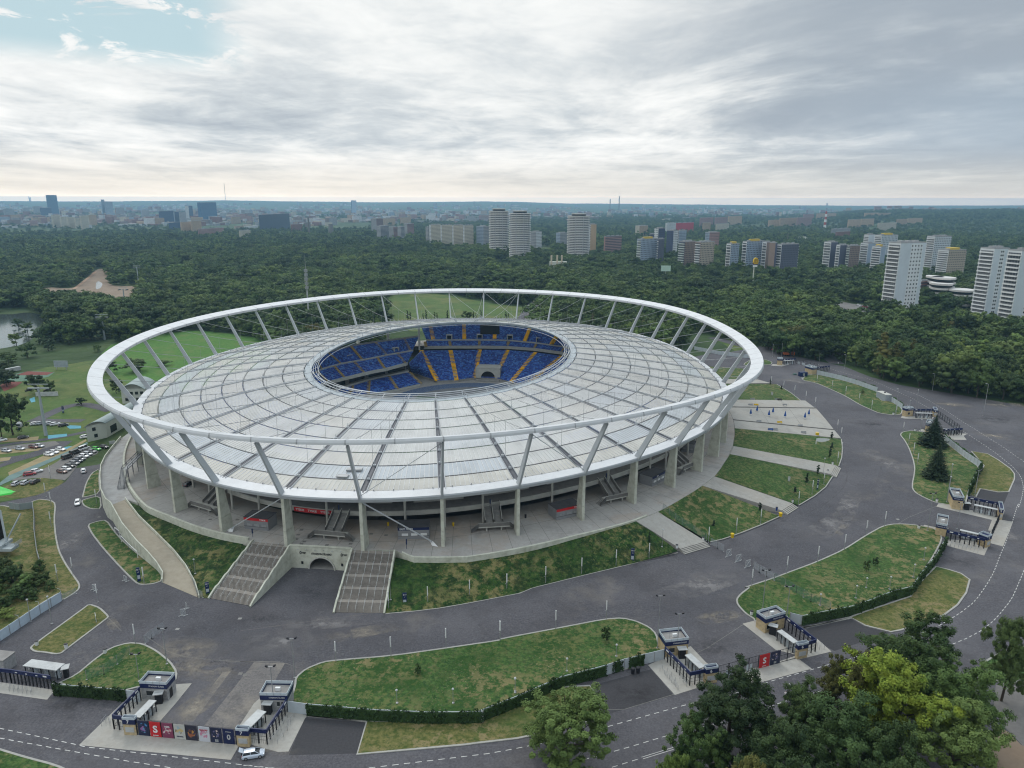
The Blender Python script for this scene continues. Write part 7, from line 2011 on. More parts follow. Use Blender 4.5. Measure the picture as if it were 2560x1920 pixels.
EXCL=[[native(fr,x,y)for x,y in pts]for fr,pts in(('D',[(828,640),(880,631),(960,634),(1060,653),(1100,658),(1140,662),(1150,650),(1172,625),(1180,630),(1160,705),(820,722)]),('D',[(215,752),(330,728),(420,714),(560,730),(620,790),(500,850),(200,840)]),('D',[(-300,672),(20,678),(60,671),(115,682),(100,700),(78,712),(74,735),(30,752),(-300,790)]),('b1',[(245,940),(400,890),(640,900),(730,820),(830,730),(955,724),(950,860),(1000,880),(1200,878),(1235,905),(1150,1010),(850,1035),(600,1025),(300,985)]),('b4',[(430,1090),(600,1110),(1000,1190),(1700,1320),(2400,1450),(2400,1530),(1600,1400),(1000,1280),(600,1220),(450,1160)]),('b4',[(120,905),(260,895),(480,975),(760,1030),(1000,1050),(1330,1085),(2300,1250),(2300,1350),(1500,1230),(1100,1170),(640,1135),(450,1050),(250,980)]),('c4',[(-300,-120),(0,-95),(300,-20),(600,70),(640,100),(1000,180),(1230,175),(1240,140),(1330,80),(1430,55),(1440,75),(1360,130),(1340,190),(1600,260),(1720,340),(1980,430),(2300,480),(2300,700),(400,700),(-300,500)]),('c5',[(480,80),(700,110),(900,180),(1100,215),(1300,255),(1500,270),(1936,345),(2300,410),(2300,1800),(400,900),(450,150)]),('D',[(-300,800),(100,745),(200,742),(240,730),(300,760),(1560,760),(1620,765),(2300,1000),(2300,1900),(-300,1900)]),('D',[(-300,772),(0,765),(90,745),(230,745),(260,900),(-300,1300)]),('b1',[(700,1240),(850,1180),(940,1190),(930,1330),(760,1330)]),('b3',[(370,1190),(430,1080),(470,980),(500,930),(520,930),(500,1000),(470,1190)]),('b3',[(430,540),(640,545),(640,620),(440,625)]),)]
TOPX=[[native('b1',x,y)for x,y in P]for P in([(640,905),(740,820),(830,732),(952,726),(948,860),(1000,882),(1230,882),(1200,950),(1010,1000),(800,960),(690,990)],[(245,942),(400,892),(640,902),(560,950),(310,965)])]
def inpoly(px,py,poly):
 c=False;n=len(poly);j=n-1
 for i in range(n):
  xi,yi=poly[i];xj,yj=poly[j]
  if(yi>py)!=(yj>py)and px<(xj-xi)*(py-yi)/(yj-yi)+xi:c=not c
  j=i
 return c
LEAF={'dark':leafmat('leaf_dark',(.014,.034,.010),(.072,.118,.034),scale=.3),'mid':leafmat('leaf_mid',(.026,.058,.015),(.112,.172,.044),scale=.3),'light':leafmat('leaf_light',(.045,.09,.018),(.15,.22,.05),scale=.3),'lime':leafmat('leaf_lime',(.07,.14,.014),(.26,.33,.04),scale=.45),'olive':leafmat('leaf_olive',(.055,.062,.014),(.13,.13,.035),scale=.3),'needle':leafmat('needles',(.008,.018,.009),(.022,.042,.018),scale=.6)}
def crown_mesh(name,n,card,kind='round',seed=1,lumps=9,core=True,trunk_h=.13,sprays=60,spr=.06):
 """unit-height tree crown (height 1, spread about .8) of leaf cards gathered in clumps"""
 rnd=random.Random(seed);m=MB()
 cl=[]
 if kind=='round':
  for i in range(lumps):
   t=rnd.uniform(0,2*PI);z=rnd.uniform(trunk_h+.1,.86);w=math.sin(PI*min(1,max(0,(z-trunk_h+.1)/(1.12-trunk_h))))**.6
   rr=.34*w*rnd.uniform(.35,1.0)**.7;cl.append((rr*math.cos(t),rr*math.sin(t),z,rnd.uniform(.10,.18)))
  cl.append((0,0,.62,.27))
 elif kind=='column':
  for i in range(lumps):
   z=trunk_h+(1.0-trunk_h)*(i+.5)/lumps;w=(1-abs(2*(z-.45))**2.2)if z>.45 else.9
   cl.append((rnd.uniform(-.03,.03),rnd.uniform(-.03,.03),z,max(.035,.115*max(.2,w)*rnd.uniform(.75,1.2))))
 elif kind=='bush':
  for i in range(lumps):
   t=rnd.uniform(0,2*PI);z=rnd.uniform(.06,.74);rr=.46*math.sqrt(max(.05,1-z*1.1))*rnd.uniform(.3,1);cl.append((rr*math.cos(t),rr*math.sin(t),z,rnd.uniform(.16,.26)))
 elif kind=='spread':
  for i in range(lumps):
   t=rnd.uniform(0,2*PI);z=rnd.uniform(.42,.92);rr=rnd.uniform(.1,.42)*(1.15-abs(z-.6));cl.append((rr*math.cos(t),rr*math.sin(t),z,rnd.uniform(.10,.17)))
 sp_=[]
 tot=sum(c[3]**2 for c in cl)
 for cx_,cy_,cz,r_ in cl:
  for i in range(max(3,int(sprays*r_*r_/tot))):
   a=Vector((rnd.gauss(0,1),rnd.gauss(0,1),rnd.gauss(0,1)+.25)).normalized()
   rad=r_*rnd.uniform(.55,1.12)if rnd.random()<.85 else r_*rnd.uniform(.1,.5)
   sp_.append((Vector((cx_,cy_,cz))+Vector((a.x*rad,a.y*rad,a.z*rad*.9)),spr*rnd.uniform(.6,1.35),a))
 k=max(5,n//len(sp_))
 for c0,r_,out in sp_:
  for i in range(k):
   a=Vector((rnd.gauss(0,1),rnd.gauss(0,1),rnd.gauss(0,.75)))
   a.normalize();p=c0+a*r_*rnd.uniform(.35,1.0)
   s=card*rnd.uniform(.6,1.35)
   nrm=(a*.7+out*.5+Vector((rnd.gauss(0,.4),rnd.gauss(0,.4),rnd.gauss(0,.4)+.4))).normalized()
   u=nrm.cross(Vector((rnd.gauss(0,1),rnd.gauss(0,1),rnd.gauss(0,1)))).normalized();v=nrm.cross(u)
   m.add([p-u*s,p-v*s*.62,p+u*s,p+v*s*.62],[(0,1,2,3)])
 if core:
  for cx_,cy_,cz,r_ in cl:m.dome((cx_,cy_,cz-r_*.1),r_*.55,r_*.55,r_*.48,0,7,5,False)
 want={'round':.78,'bush':.9,'spread':.95,'column':.26}[kind]
 xs=sorted(v[0]for v in m.v);ys=sorted(v[1]for v in m.v);q=len(xs)//200
 f=want/max(xs[-1-q]-xs[q],ys[-1-q]-ys[q]);zt=max(v[2]for v in m.v)
 m.v=[(v[0]*f,v[1]*f,v[2]/zt)for v in m.v]
 return m
def trunk_mb(h,r,seed=1,limbs=5,top=.6):
 rnd=random.Random(seed);m=MB();p=Vector((0,0,-.02));N=4
 for i in range(N):
  q=Vector((rnd.uniform(-.02,.02)*h,rnd.uniform(-.02,.02)*h,h*top*(i+1)/N));m.tube(p,q,r*(1-.6*i/N),r*(1-.6*(i+1)/N),n=7,caps=False);p=q
 for i in range(limbs):
  t=2*PI*i/limbs+rnd.uniform(-.4,.4);z=h*rnd.uniform(.25,top);a=Vector((0,0,z));b=a+Vector((math.cos(t),math.sin(t),.9))*h*rnd.uniform(.14,.26);m.tube(a,b,r*.35,r*.12,n=5,caps=False)
 return m
TREE_ME={}
def treeparts(kind,lod,seed):
 """(trunk mesh, crown MB) shared by all trees of that form"""
 key=(kind,lod,seed)
 if key not in TREE_ME:
  n,card,lumps,spn,spr={'hero':(60000,.0088,26,330,.042),'near':(7600,.0178,14,110,.062),'mid':(2200,.029,11,55,.078),'far':(360,.064,8,22,.10)}[lod]
  cm=crown_mesh('c',n if kind!='column' else int(n*.6),card if kind!='column' else card*.8,kind,seed,lumps,lod!='hero',.13,spn if kind!='column' else spn//2,spr if kind!='column' else spr*.55)
  tm=trunk_mb(1.0,.022 if kind!='column' else.015,seed).mesh('tree_trunk',BARK)
  TREE_ME[key]=(tm,cm,{})
 return TREE_ME[key]
def crown_for(kind,lod,seed,leaf):
 tm,cm,d=treeparts(kind,lod,seed)
 if leaf not in d:
  if not d:d[leaf]=cm.mesh('tree_crown',LEAF[leaf])
  else:
   me=next(iter(d.values())).copy();me.materials.clear();me.materials.append(LEAF[leaf]);d[leaf]=me
 return tm,d[leaf]
def tree(p,h,w,kind='round',lod='near',seed=1,leaf='mid',label='',cat='tree',group=None,name='broadleaf_tree',rz=None):
 tm,cm=crown_for(kind,lod,seed,leaf)
 r=empty(name,p,label,cat,group,random.uniform(0,6.28)if rz is None else rz)
 for nm,me in(('trunk',tm),('crown',cm)):
  o=bpy.data.objects.new(nm,me);COL.objects.link(o);o.parent=r;o.scale=(w,w,h)
 return r
def tree_px(fr,x,ytop,Y,wpx,label,**kw):
 """tree at northing Y whose top is seen at (x, ytop) and whose crown spans wpx of the frame's pixels"""
 t=at_y(fr,x,ytop,Y);h=t.z;a=at_y(fr,x-wpx/2,ytop,Y);b=at_y(fr,x+wpx/2,ytop,Y)
 sp={'round':.78,'spread':.95,'column':.25}[kw.get('kind','round')]
 return tree(Vector((t.x,Y,0)),h,(b-a).length/sp,label=label,**kw)
H_=dict(lod='hero')
tree_px('D',1228,1488,110,205,'single mid-green tree at the bottom edge, left of the dark clump',seed=3,leaf='mid',**H_)
tree_px('D',1590,1455,112,230,'big dark green tree at the left of the bottom-right clump',seed=4,leaf='dark',**H_)
tree_px('D',1742,1478,110,130,'narrower dark tree in the middle of the bottom-right clump',seed=5,leaf='dark',**H_)
tree_px('D',1510,1545,104,130,'mid-green tree at the left fringe of the bottom-right clump',seed=6,leaf='mid',**H_)
tree_px('D',1860,1515,100,240,'large dark tree at the very bottom below the lime-green one',seed=7,leaf='dark',**H_)
tree_px('D',1690,1570,95,200,'dark tree cut by the bottom edge below the middle of the clump',seed=3,leaf='dark',**H_)
tree_px('D',1630,1612,90,130,'olive-tinged tree cut by the bottom edge',seed=8,leaf='olive',**H_)
tree_px('D',1458,1622,98,70,'small bright green shrub-like tree at the bottom edge',seed=5,leaf='light',**H_)
tree_px('D',1960,1400,112,230,'bright lime-green tree in the bottom-right clump',seed=8,leaf='lime',**H_)
tree_px('D',1858,1405,118,130,'olive-brown tree left of the lime-green one',seed=6,leaf='olive',**H_)
tree_px('D',2005,1348,126,230,'broad dark green tree behind the lime-green one',seed=4,leaf='mid',**H_)
tree_px('D',2085,1415,116,190,'mid-green tree at the right of the lime-green one',seed=7,leaf='mid',**H_)
tree_px('D',2075,1520,102,200,'mid-green tree at the bottom right below the lime-green one',seed=3,leaf='mid',**H_)
tree_px('D',2200,1325,128,105,'dark tree at the right edge beside the road bend',seed=5,leaf='dark',**H_)
tree_px('D',1960,1590,93,210,'dark tree cut by the bottom edge under the lime-green one',seed=4,leaf='dark',**H_)
def spruce(p,h,w,seed,label):
 rnd=random.Random(seed);r=empty('spruce_tree',p,label,'spruce')
 m=MB();m.tube((0,0,-.05),(0,0,h*.95),.24,.04,n=8);m.build('trunk',BARK,r,origin=(0,0,0))
 m=MB();L=22
 for i in range(L):
  f=i/(L-1);z=h*(.08+.90*f);rr=w*.66*(1-f)**.8*rnd.uniform(.86,1.1)+.25
  nb_=max(7,int(20*(1-f))+6);off=rnd.uniform(0,6)
  for b in range(nb_):
   t=off+2*PI*b/nb_+rnd.uniform(-.15,.15);ll=rr*rnd.uniform(.72,1.1)
   d=Vector((math.cos(t),math.sin(t),0));s=Vector((-d.y,d.x,0))
   for j in range(7):
    g=(j+.8)/7;c=d*ll*g+Vector((0,0,z-ll*.30*g**1.4+ll*.08*(g>.85)))
    wd=ll*.19*(1.25-g*.7)
    for q in range(2):
     e=(s*rnd.uniform(-1,1)+d*rnd.uniform(-.2,.8)).normalized()*wd*rnd.uniform(.7,1.3);k_=(d*.55+Vector((0,0,rnd.uniform(-.5,.1)))).normalized()*wd*.8
     m.add([c-e,c+k_,c+e,c-k_*.5],[(0,1,2,3)])
 for i in range(10):
  f=i/9;m.tube((0,0,h*(.1+.86*f)),(0,0,h*(.1+.86*f)+h*.1),w*.27*(1-f)+.05,w*.22*(1-f),n=9)
 m.build('crown',LEAF['needle'],r,origin=(0,0,0))
 return r
b=at('c5',915,1170,.13);spruce(b,height_of(b,'c5',958,748),(at('c5',1040,1100)-at('c5',800,1100)).length,2,'lower of the two dark spruces on the right-hand lawn')
b=at('c5',880,800,.13);spruce(b,height_of(b,'c5',918,440),(at('c5',1020,790)-at('c5',765,790)).length,5,'upper of the two dark spruces, in front of the far turnstiles')
for fr,x,y,ty,wm,leaf,lb,knd in(('a2',1022,1115,1060,1.6,'dark','small dark sapling in the middle of the front grass island','round'),('a3',727,925,838,2.2,'dark','young tree near the right end of the front grass island','round'),('a4',705,525,455,1.8,'dark','left of two saplings on the right-hand island','round'),('a4',755,490,440,1.6,'dark','right of two saplings on the right-hand island','round'),('c4',1595,530,478,2.4,'dark','small round sapling on the far lawn before the white wall','round')):
 b=at(fr,x,y,.13);h=max(2.0,height_of(b,fr,x,ty));tree(b,h,wm/.78*1.1,'round','mid',7,leaf,lb,'sapling',None,'sapling')
for i,(fr,x,y,ty)in enumerate((('c7',593,1345,1248),('c7',1078,1150,1062),('c7',1440,965,910),('c7',1560,868,752),('c7',1673,775,668),('c7',1800,600,475),('c7',1822,500,450),('c7',1818,405,328),('c4',622,436,365),('c4',737,488,440),('c4',368,335,260))):
 b=surf(fr,x,y);h=max(2.4,height_of(b,fr,x,ty));tree(b,h,max(1.3,h*.28)/.24,'column','mid',2+i%3,'needle','small dark column-shaped cypress on the forecourt lawn','cypress','column cypresses on the forecourt','cypress')
b=at('a3',975,375,2.0);tree(b,4.2,3.4,'column','mid',3,'needle','single column-shaped cypress on the grass bank','cypress',None,'cypress')
for i,(x,y,h,w,lf)in enumerate(((40,980,7,9,'dark'),(130,1040,6,8,'dark'),(240,1090,4.5,7,'mid'),(340,1050,4,6,'dark'),(440,1020,3.5,5,'mid'),(150,1180,4,6,'mid'),(40,1280,4,6,'mid'),(290,1180,3.5,5,'dark'),(60,1380,3.2,5,'light'),(500,1090,3,4,'dark'),(-60,1100,7,9,'dark'),(400,900,3.5,4,'dark'))):
 tree(at('c3',x,y),h,w/.9,'bush','near',1+i%4,lf,'dense dark bush in the thicket behind the pale blue wall','bush','thicket at the lower left','bush')
for x,y,h,w,lf in((20,790,9,12,'dark'),(60,772,10,12,'mid'),(105,758,9,11,'dark'),(150,745,9,10,'mid'),(35,745,9,10,'mid'),(195,735,8,9,'dark'),(15,835,10,13,'dark'),(5,810,9,12,'dark'),(85,742,10,11,'dark'),(120,735,11,13,'dark'),(60,720,9,10,'mid'),(210,760,5,6,'mid'),(235,730,9,10,'dark'),(40,708,8,9,'dark')):
 tree(at('D',x,y),h,w/.78,'round','near',1+int(x)%5,lf,'one of the leafy trees between the lake and the sports courts','tree','trees between the lake and the courts')
for x,y,ty,w,lf,lb in((130,740,310,330,'dark','big dark tree at the left edge beside the big cable-car pylon'),(20,780,330,200,'dark','dark tree cut by the left edge'),(370,330,130,210,'dark','round dark tree behind the big cable-car pylon'),(505,330,200,130,'dark','smaller dark tree right of the round one by the sports court'),(805,448,365,100,'dark','small round dark tree beside the park road'),(50,250,100,140,'dark','dark tree at the left edge by the courts'),(1085,130,5,160,'dark','dark tree behind the left ring struts'),(1330,120,-10,260,'dark','dark trees behind the two-storey hall'),(1620,60,0,160,'mid','mid-green tree right of the two-storey hall roof'),(1150,330,180,140,'dark','dark tree left of the two-storey hall')):
 b=at('c2',x,y);h=height_of(b,'c2',x,ty);wd=(at('c2',x+w/2,y)-at('c2',x-w/2,y)).length;tree(b,h,wd/.78,'round','near',1+int(x)%5,lf,lb)
random.seed(11)
cand=[]
d=330.0
fw=math.radians(38)
seen_roof=[project(up(k))for k in range(0,40)]
while d<5600:
 sp=8.2 if d<900 else(10.5 if d<1500 else(15 if d<2600 else 24))
 na=int(2*fw*d/sp)
 for i in range(na):
  a=-fw+2*fw*(i+random.random())/na;rr=d+random.uniform(-.6,.6)*sp
  x,y=rr*math.sin(a),rr*math.cos(a)
  q=Vector((x,y,0))-C0
  if q.length<330:
   if q.length<150 or(q.length/max(1e-3,(low((-math.atan2(q.y,q.x)+cmath.phase(LOWC[5]))/(2*PI)*40)-C0).length))<1.2:continue
  px,py=project((x,y,0))
  if px<-140 or px>2700:continue
  tp_=project((x,y,13.0));md_=project((x,y,6.0))
  if any(inpoly(px,py,E)for E in EXCL)or any(inpoly(q_[0],q_[1],E)for E in EXCL[:3]+TOPX for q_ in(tp_,md_)):continue
  dens_=1.0
  if rr>1500:
   left_city=px<1000
   t=math.sin(x*.0031+1.3)*math.sin(y*.0023+.7)+.35*math.sin(x*.011)*math.sin(y*.009)
   if left_city and rr>2600:dens_=.16+.3*t
   elif px<1250 and rr>2000:dens_=.5+.5*t
   elif rr>1900:dens_=(.62 if rr<3600 or px<1900 else 1.0)+.5*t
  elif 700<rr<1500 and math.sin(x*.021+2)*math.sin(y*.017)>.82:dens_=.1
  if random.random()>dens_:continue
  h=random.gauss(14+4*math.sin(x*.017+y*.004)*math.sin(y*.013),2.8)if rr<2200 else random.gauss(11.5,2.2)
  if random.random()<.06:h*=.55
  cand.append((rr,x,y,max(6,h),px,py))
 d+=sp*.92
cand.sort()
near,rest=[],[]
for c in cand:
 (near if len(near)<280 and-60<c[4]<2620 and c[5]<1200 else rest).append(c)
WOODLBL={0:('tree in the dark belt behind the right-hand asphalt','trees of the belt at the right'),1:('tree in the wood right behind the stadium roof','trees behind the stadium'),2:('tree in the park wood at the left by the lake','trees of the park at the left')}
for i,(rr,x,y,h,px,py)in enumerate(near):
 u=random.random()
 lf='dark' if u<.52 else('mid' if u<.86 else('light' if u<.95 else 'olive'))
 z=0 if px>1700 else(1 if px>700 else 2)
 col=(u>.97 or(px>2100 and u>.90));kd='column' if col else 'round'
 lb,gp=WOODLBL[z]
 shade={'dark':'dark green','mid':'mid-green','light':'bright green','olive':'olive green'}[lf]
 hh=h*(1.35 if col else 1)
 tree(Vector((x,y,0)),hh,(hh if not col else hh)*random.uniform(1.0,1.5),kd,'near' if rr<620 else 'mid',1+i%5,lf,'%s%s %s'%('slim column-shaped ' if col else '',shade,lb),'tree',gp,'poplar_tree' if col else 'broadleaf_tree')
for fr,xs,ytop,yb in(('b2',(1310,1335,1445,1470,1545,1565,1655,1880,1900,1945,2160,2180),1090,1165),):
 for i,x in enumerate(xs):
  b=at(fr,x,yb+10);h=max(5,height_of(b,fr,x,ytop+(i%3)*12));tree(b,h,h*1.1,'column','mid',2+i%3,'dark','small poplar in the row between the meadow and the stadium','poplar','poplar row at the meadow edge','poplar_tree')
b=at('b2',1818,1175);tree(b,8,13,'round','mid',4,'dark','single round tree in the meadow just above the roof','tree')
for x,yt,yb in((1240,1090,1240),(1352,1075,1235),(1490,1125,1370),(1630,1230,1370),(1825,1210,1390),(1255,1085,1230),(1500,1320,1420)):
 b=at('b4',x,yb);h=height_of(b,'b4',x,yt);tree(b,h,h*.95,'column','near',2+int(x)%3,'mid','tall column-shaped poplar in front of the shopping centre','poplar','poplars by the shopping centre','poplar_tree')
for x,yt,yb,w,lf in((750,1075,1195,110,'light'),(880,1125,1225,90,'mid'),(990,1090,1215,110,'mid'),(1045,1120,1245,80,'olive'),(630,1105,1170,55,'dark'),(1180,1120,1200,90,'dark'),(575,1030,1120,110,'mid'),(1600,1180,1300,110,'olive'),(1560,1180,1290,80,'mid'),(1840,1050,1190,110,'dark'),(1720,1070,1180,110,'dark'),(1110,920,1060,170,'dark'),(225,920,1000,110,'olive'),(400,870,960,110,'dark'),(580,845,960,110,'light')):
 b=at('b4',x,yb);h=height_of(b,'b4',x,yt);wd=(at('b4',x+w/2,yb)-at('b4',x-w/2,yb)).length;tree(b,h,wd/.78,'round','near',1+int(x)%5,lf,'%s tree on the boulevard verge by the shopping centre'%{'light':'bright green','mid':'mid-green','olive':'yellowish','dark':'dark green'}[lf],'tree','trees along the boulevard')
src=bpy.data.collections.new('wood_kinds')
kinds_=[]
for i,(kd,lod,seed,lf)in enumerate((('round','mid',1,'dark'),('round','mid',2,'mid'),('round','mid',3,'dark'),('spread','mid',4,'mid'),('round','mid',5,'light'),('round','far',1,'dark'),('round','far',2,'mid'),('round','far',3,'dark'),('spread','far',4,'mid'),('round','far',5,'light'))):
 o=bpy.data.objects.new('wood_kind_%02d'%i,crown_for(kd,lod,seed,lf)[1]);src.objects.link(o);kinds_.append(o)
me=bpy.data.meshes.new('woodland');me.from_pydata([(x,y,hgt(x,y)-.05*h)for rr,x,y,h,px,py in rest],[],[])
for nm,tp in(('size','FLOAT_VECTOR'),('turn','FLOAT'),('pick','INT')):me.attributes.new(nm,tp,'POINT')
sz,tn,pk=[],[],[]
for rr,x,y,h,px,py in rest:
 w=h*random.uniform(1.0,1.55)if rr<2600 else random.uniform(16,26)
 sz+=[w,w,h];tn.append(random.uniform(0,6.28))
 g_=.5+.5*math.sin(x*.013+1.7*math.sin(y*.006))*math.sin(y*.011+1.3*math.sin(x*.009));u=min(.999,max(0,.62*random.random()+.42*g_-.02));j=0 if u<.3 else(2 if u<.48 else(1 if u<.68 else(3 if u<.84 else 4)))
 pk.append(j+(0 if rr<1500 else 5))
me.attributes['size'].data.foreach_set('vector',sz);me.attributes['turn'].data.foreach_set('value',tn);me.attributes['pick'].data.foreach_set('value',pk)
wo=bpy.data.objects.new('woodland',me);COL.objects.link(wo)
ng=bpy.data.node_groups.new('woodland','GeometryNodeTree')
ng.interface.new_socket('Geometry',in_out='INPUT',socket_type='NodeSocketGeometry');ng.interface.new_socket('Geometry',in_out='OUTPUT',socket_type='NodeSocketGeometry')
gi,go=ng.nodes.new('NodeGroupInput'),ng.nodes.new('NodeGroupOutput')
ip=ng.nodes.new('GeometryNodeInstanceOnPoints');ci=ng.nodes.new('GeometryNodeCollectionInfo');ci.inputs['Collection'].default_value=src;ci.inputs['Separate Children'].default_value=True;ci.inputs['Reset Children'].default_value=True
def attr(nm,tp):
 a=ng.nodes.new('GeometryNodeInputNamedAttribute');a.data_type=tp;a.inputs['Name'].default_value=nm;return a.outputs['Attribute']
cx3=ng.nodes.new('ShaderNodeCombineXYZ');ng.links.new(attr('turn','FLOAT'),cx3.inputs['Z'])
e2r=ng.nodes.new('FunctionNodeEulerToRotation');ng.links.new(cx3.outputs[0],e2r.inputs[0])
ng.links.new(gi.outputs[0],ip.inputs['Points']);ng.links.new(ci.outputs[0],ip.inputs['Instance']);ip.inputs['Pick Instance'].default_value=True
ng.links.new(attr('pick','INT'),ip.inputs['Instance Index']);ng.links.new(e2r.outputs[0],ip.inputs['Rotation']);ng.links.new(attr('size','FLOAT_VECTOR'),ip.inputs['Scale']);ng.links.new(ip.outputs[0],go.inputs[0])
md=wo.modifiers.new('woodland','NODES');md.node_group=ng
tag(wo,'wide woodland stretching from the stadium to the city and the far hills','woodland',None,'stuff')
def facade(name,wall,glass,fx=3.0,fz=2.9,wx=(.25,.75),wz=(.32,.78),band=None):
 """rendered wall with rows of windows (or continuous bands) at storey spacing"""
 m,nt,b=new_mat(name)
 t=nt.nodes.new('ShaderNodeTexCoord');s=nt.nodes.new('ShaderNodeSeparateXYZ');nt.links.new(t.outputs['Object'],s.inputs[0])
 sn=nt.nodes.new('ShaderNodeSeparateXYZ');nt.links.new(t.outputs['Normal'],sn.inputs[0])
 def M(op,a,c=None):
  n=node(nt,'ShaderNodeMath',operation=op)
  for i,v in enumerate((a,c)):
   if v is None:continue
   if isinstance(v,(int,float)):n.inputs[i].default_value=v
   else:nt.links.new(v,n.inputs[i])
  return n.outputs[0]
 ax=M('GREATER_THAN',M('ABSOLUTE',sn.outputs[0]),.5)
 u=M('ADD',M('MULTIPLY',s.outputs[1],ax),M('MULTIPLY',s.outputs[0],M('SUBTRACT',1.0,ax)))
 def inb(v,per,lo,hi):
  f=M('FRACT',M('DIVIDE',M('ADD',v,300*per),per));return M('MULTIPLY',M('GREATER_THAN',f,lo),M('LESS_THAN',f,hi))
 mask=inb(s.outputs[2],fz,*wz)
 if not band:mask=M('MULTIPLY',mask,inb(u,fx,*wx))
 mask=M('MULTIPLY',mask,M('LESS_THAN',M('ABSOLUTE',sn.outputs[2]),.5))
 no=node(nt,'ShaderNodeTexNoise',i_Scale=.12,i_Detail=4.0);nt.links.new(t.outputs['Object'],no.inputs['Vector'])
 r=ramp(nt,[(.3,tuple(c*.82 for c in wall)),(.7,wall)]);nt.links.new(no.outputs['Fac'],r.inputs['Fac'])
 mx=node(nt,'ShaderNodeMix',data_type='RGBA');nt.links.new(mask,mx.inputs['Factor']);nt.links.new(r.outputs['Color'],mx.inputs['A']);mx.inputs['B'].default_value=rgb(glass)
 nt.links.new(mx.outputs['Result'],b.inputs['Base Color']);b.inputs['Roughness'].default_value=.6
 return m
FM={}
def fac(col,kind='win'):
 k=(col,kind)
 if k not in FM:
  c={'white':(.62,.65,.66),'pale':(.52,.58,.62),'bluegrey':(.30,.37,.46),'dark':(.10,.11,.155),'navy':(.05,.07,.14),'beige':(.42,.37,.29),'tan':(.46,.34,.22),'pink':(.36,.22,.20),'brick':(.24,.11,.085),'grey':(.33,.34,.35),'peach':(.55,.40,.26),'brown':(.25,.19,.16),'cream':(.58,.53,.42),'glass':(.035,.10,.19),'glass2':(.02,.05,.11),'red':(.42,.04,.06)}[col]
  g=(.04,.05,.065)
  if kind=='win':FM[k]=facade('facade_%s'%col,c,g)
  elif kind=='band':FM[k]=facade('banded_%s'%col,c,g,wz=(.38,.85),band=True)
  elif kind=='plain':FM[k]=flat('render_%s'%col,c,.7,var=.06,scale=.08)
  elif kind=='curtain':FM[k]=facade('curtain_%s'%col,tuple(x*1.5 for x in c),c,3.5,3.6,(.08,.92),(.12,.95))
 return FM[k]
ROOFC=[flat('roof_%d'%i,c,.8,var=.1,scale=.1)for i,c in enumerate(((.22,.22,.22),(.28,.13,.10),(.36,.36,.35),(.16,.15,.15),(.42,.41,.39)))]
BAL_ME,BAL_MAT={},None
BALC={'white':WHITEP,'pale':flat('balcony_pale',(.58,.64,.60),.6,var=.05),'grey':flat('balcony_grey',(.42,.43,.42),.6,var=.05)}
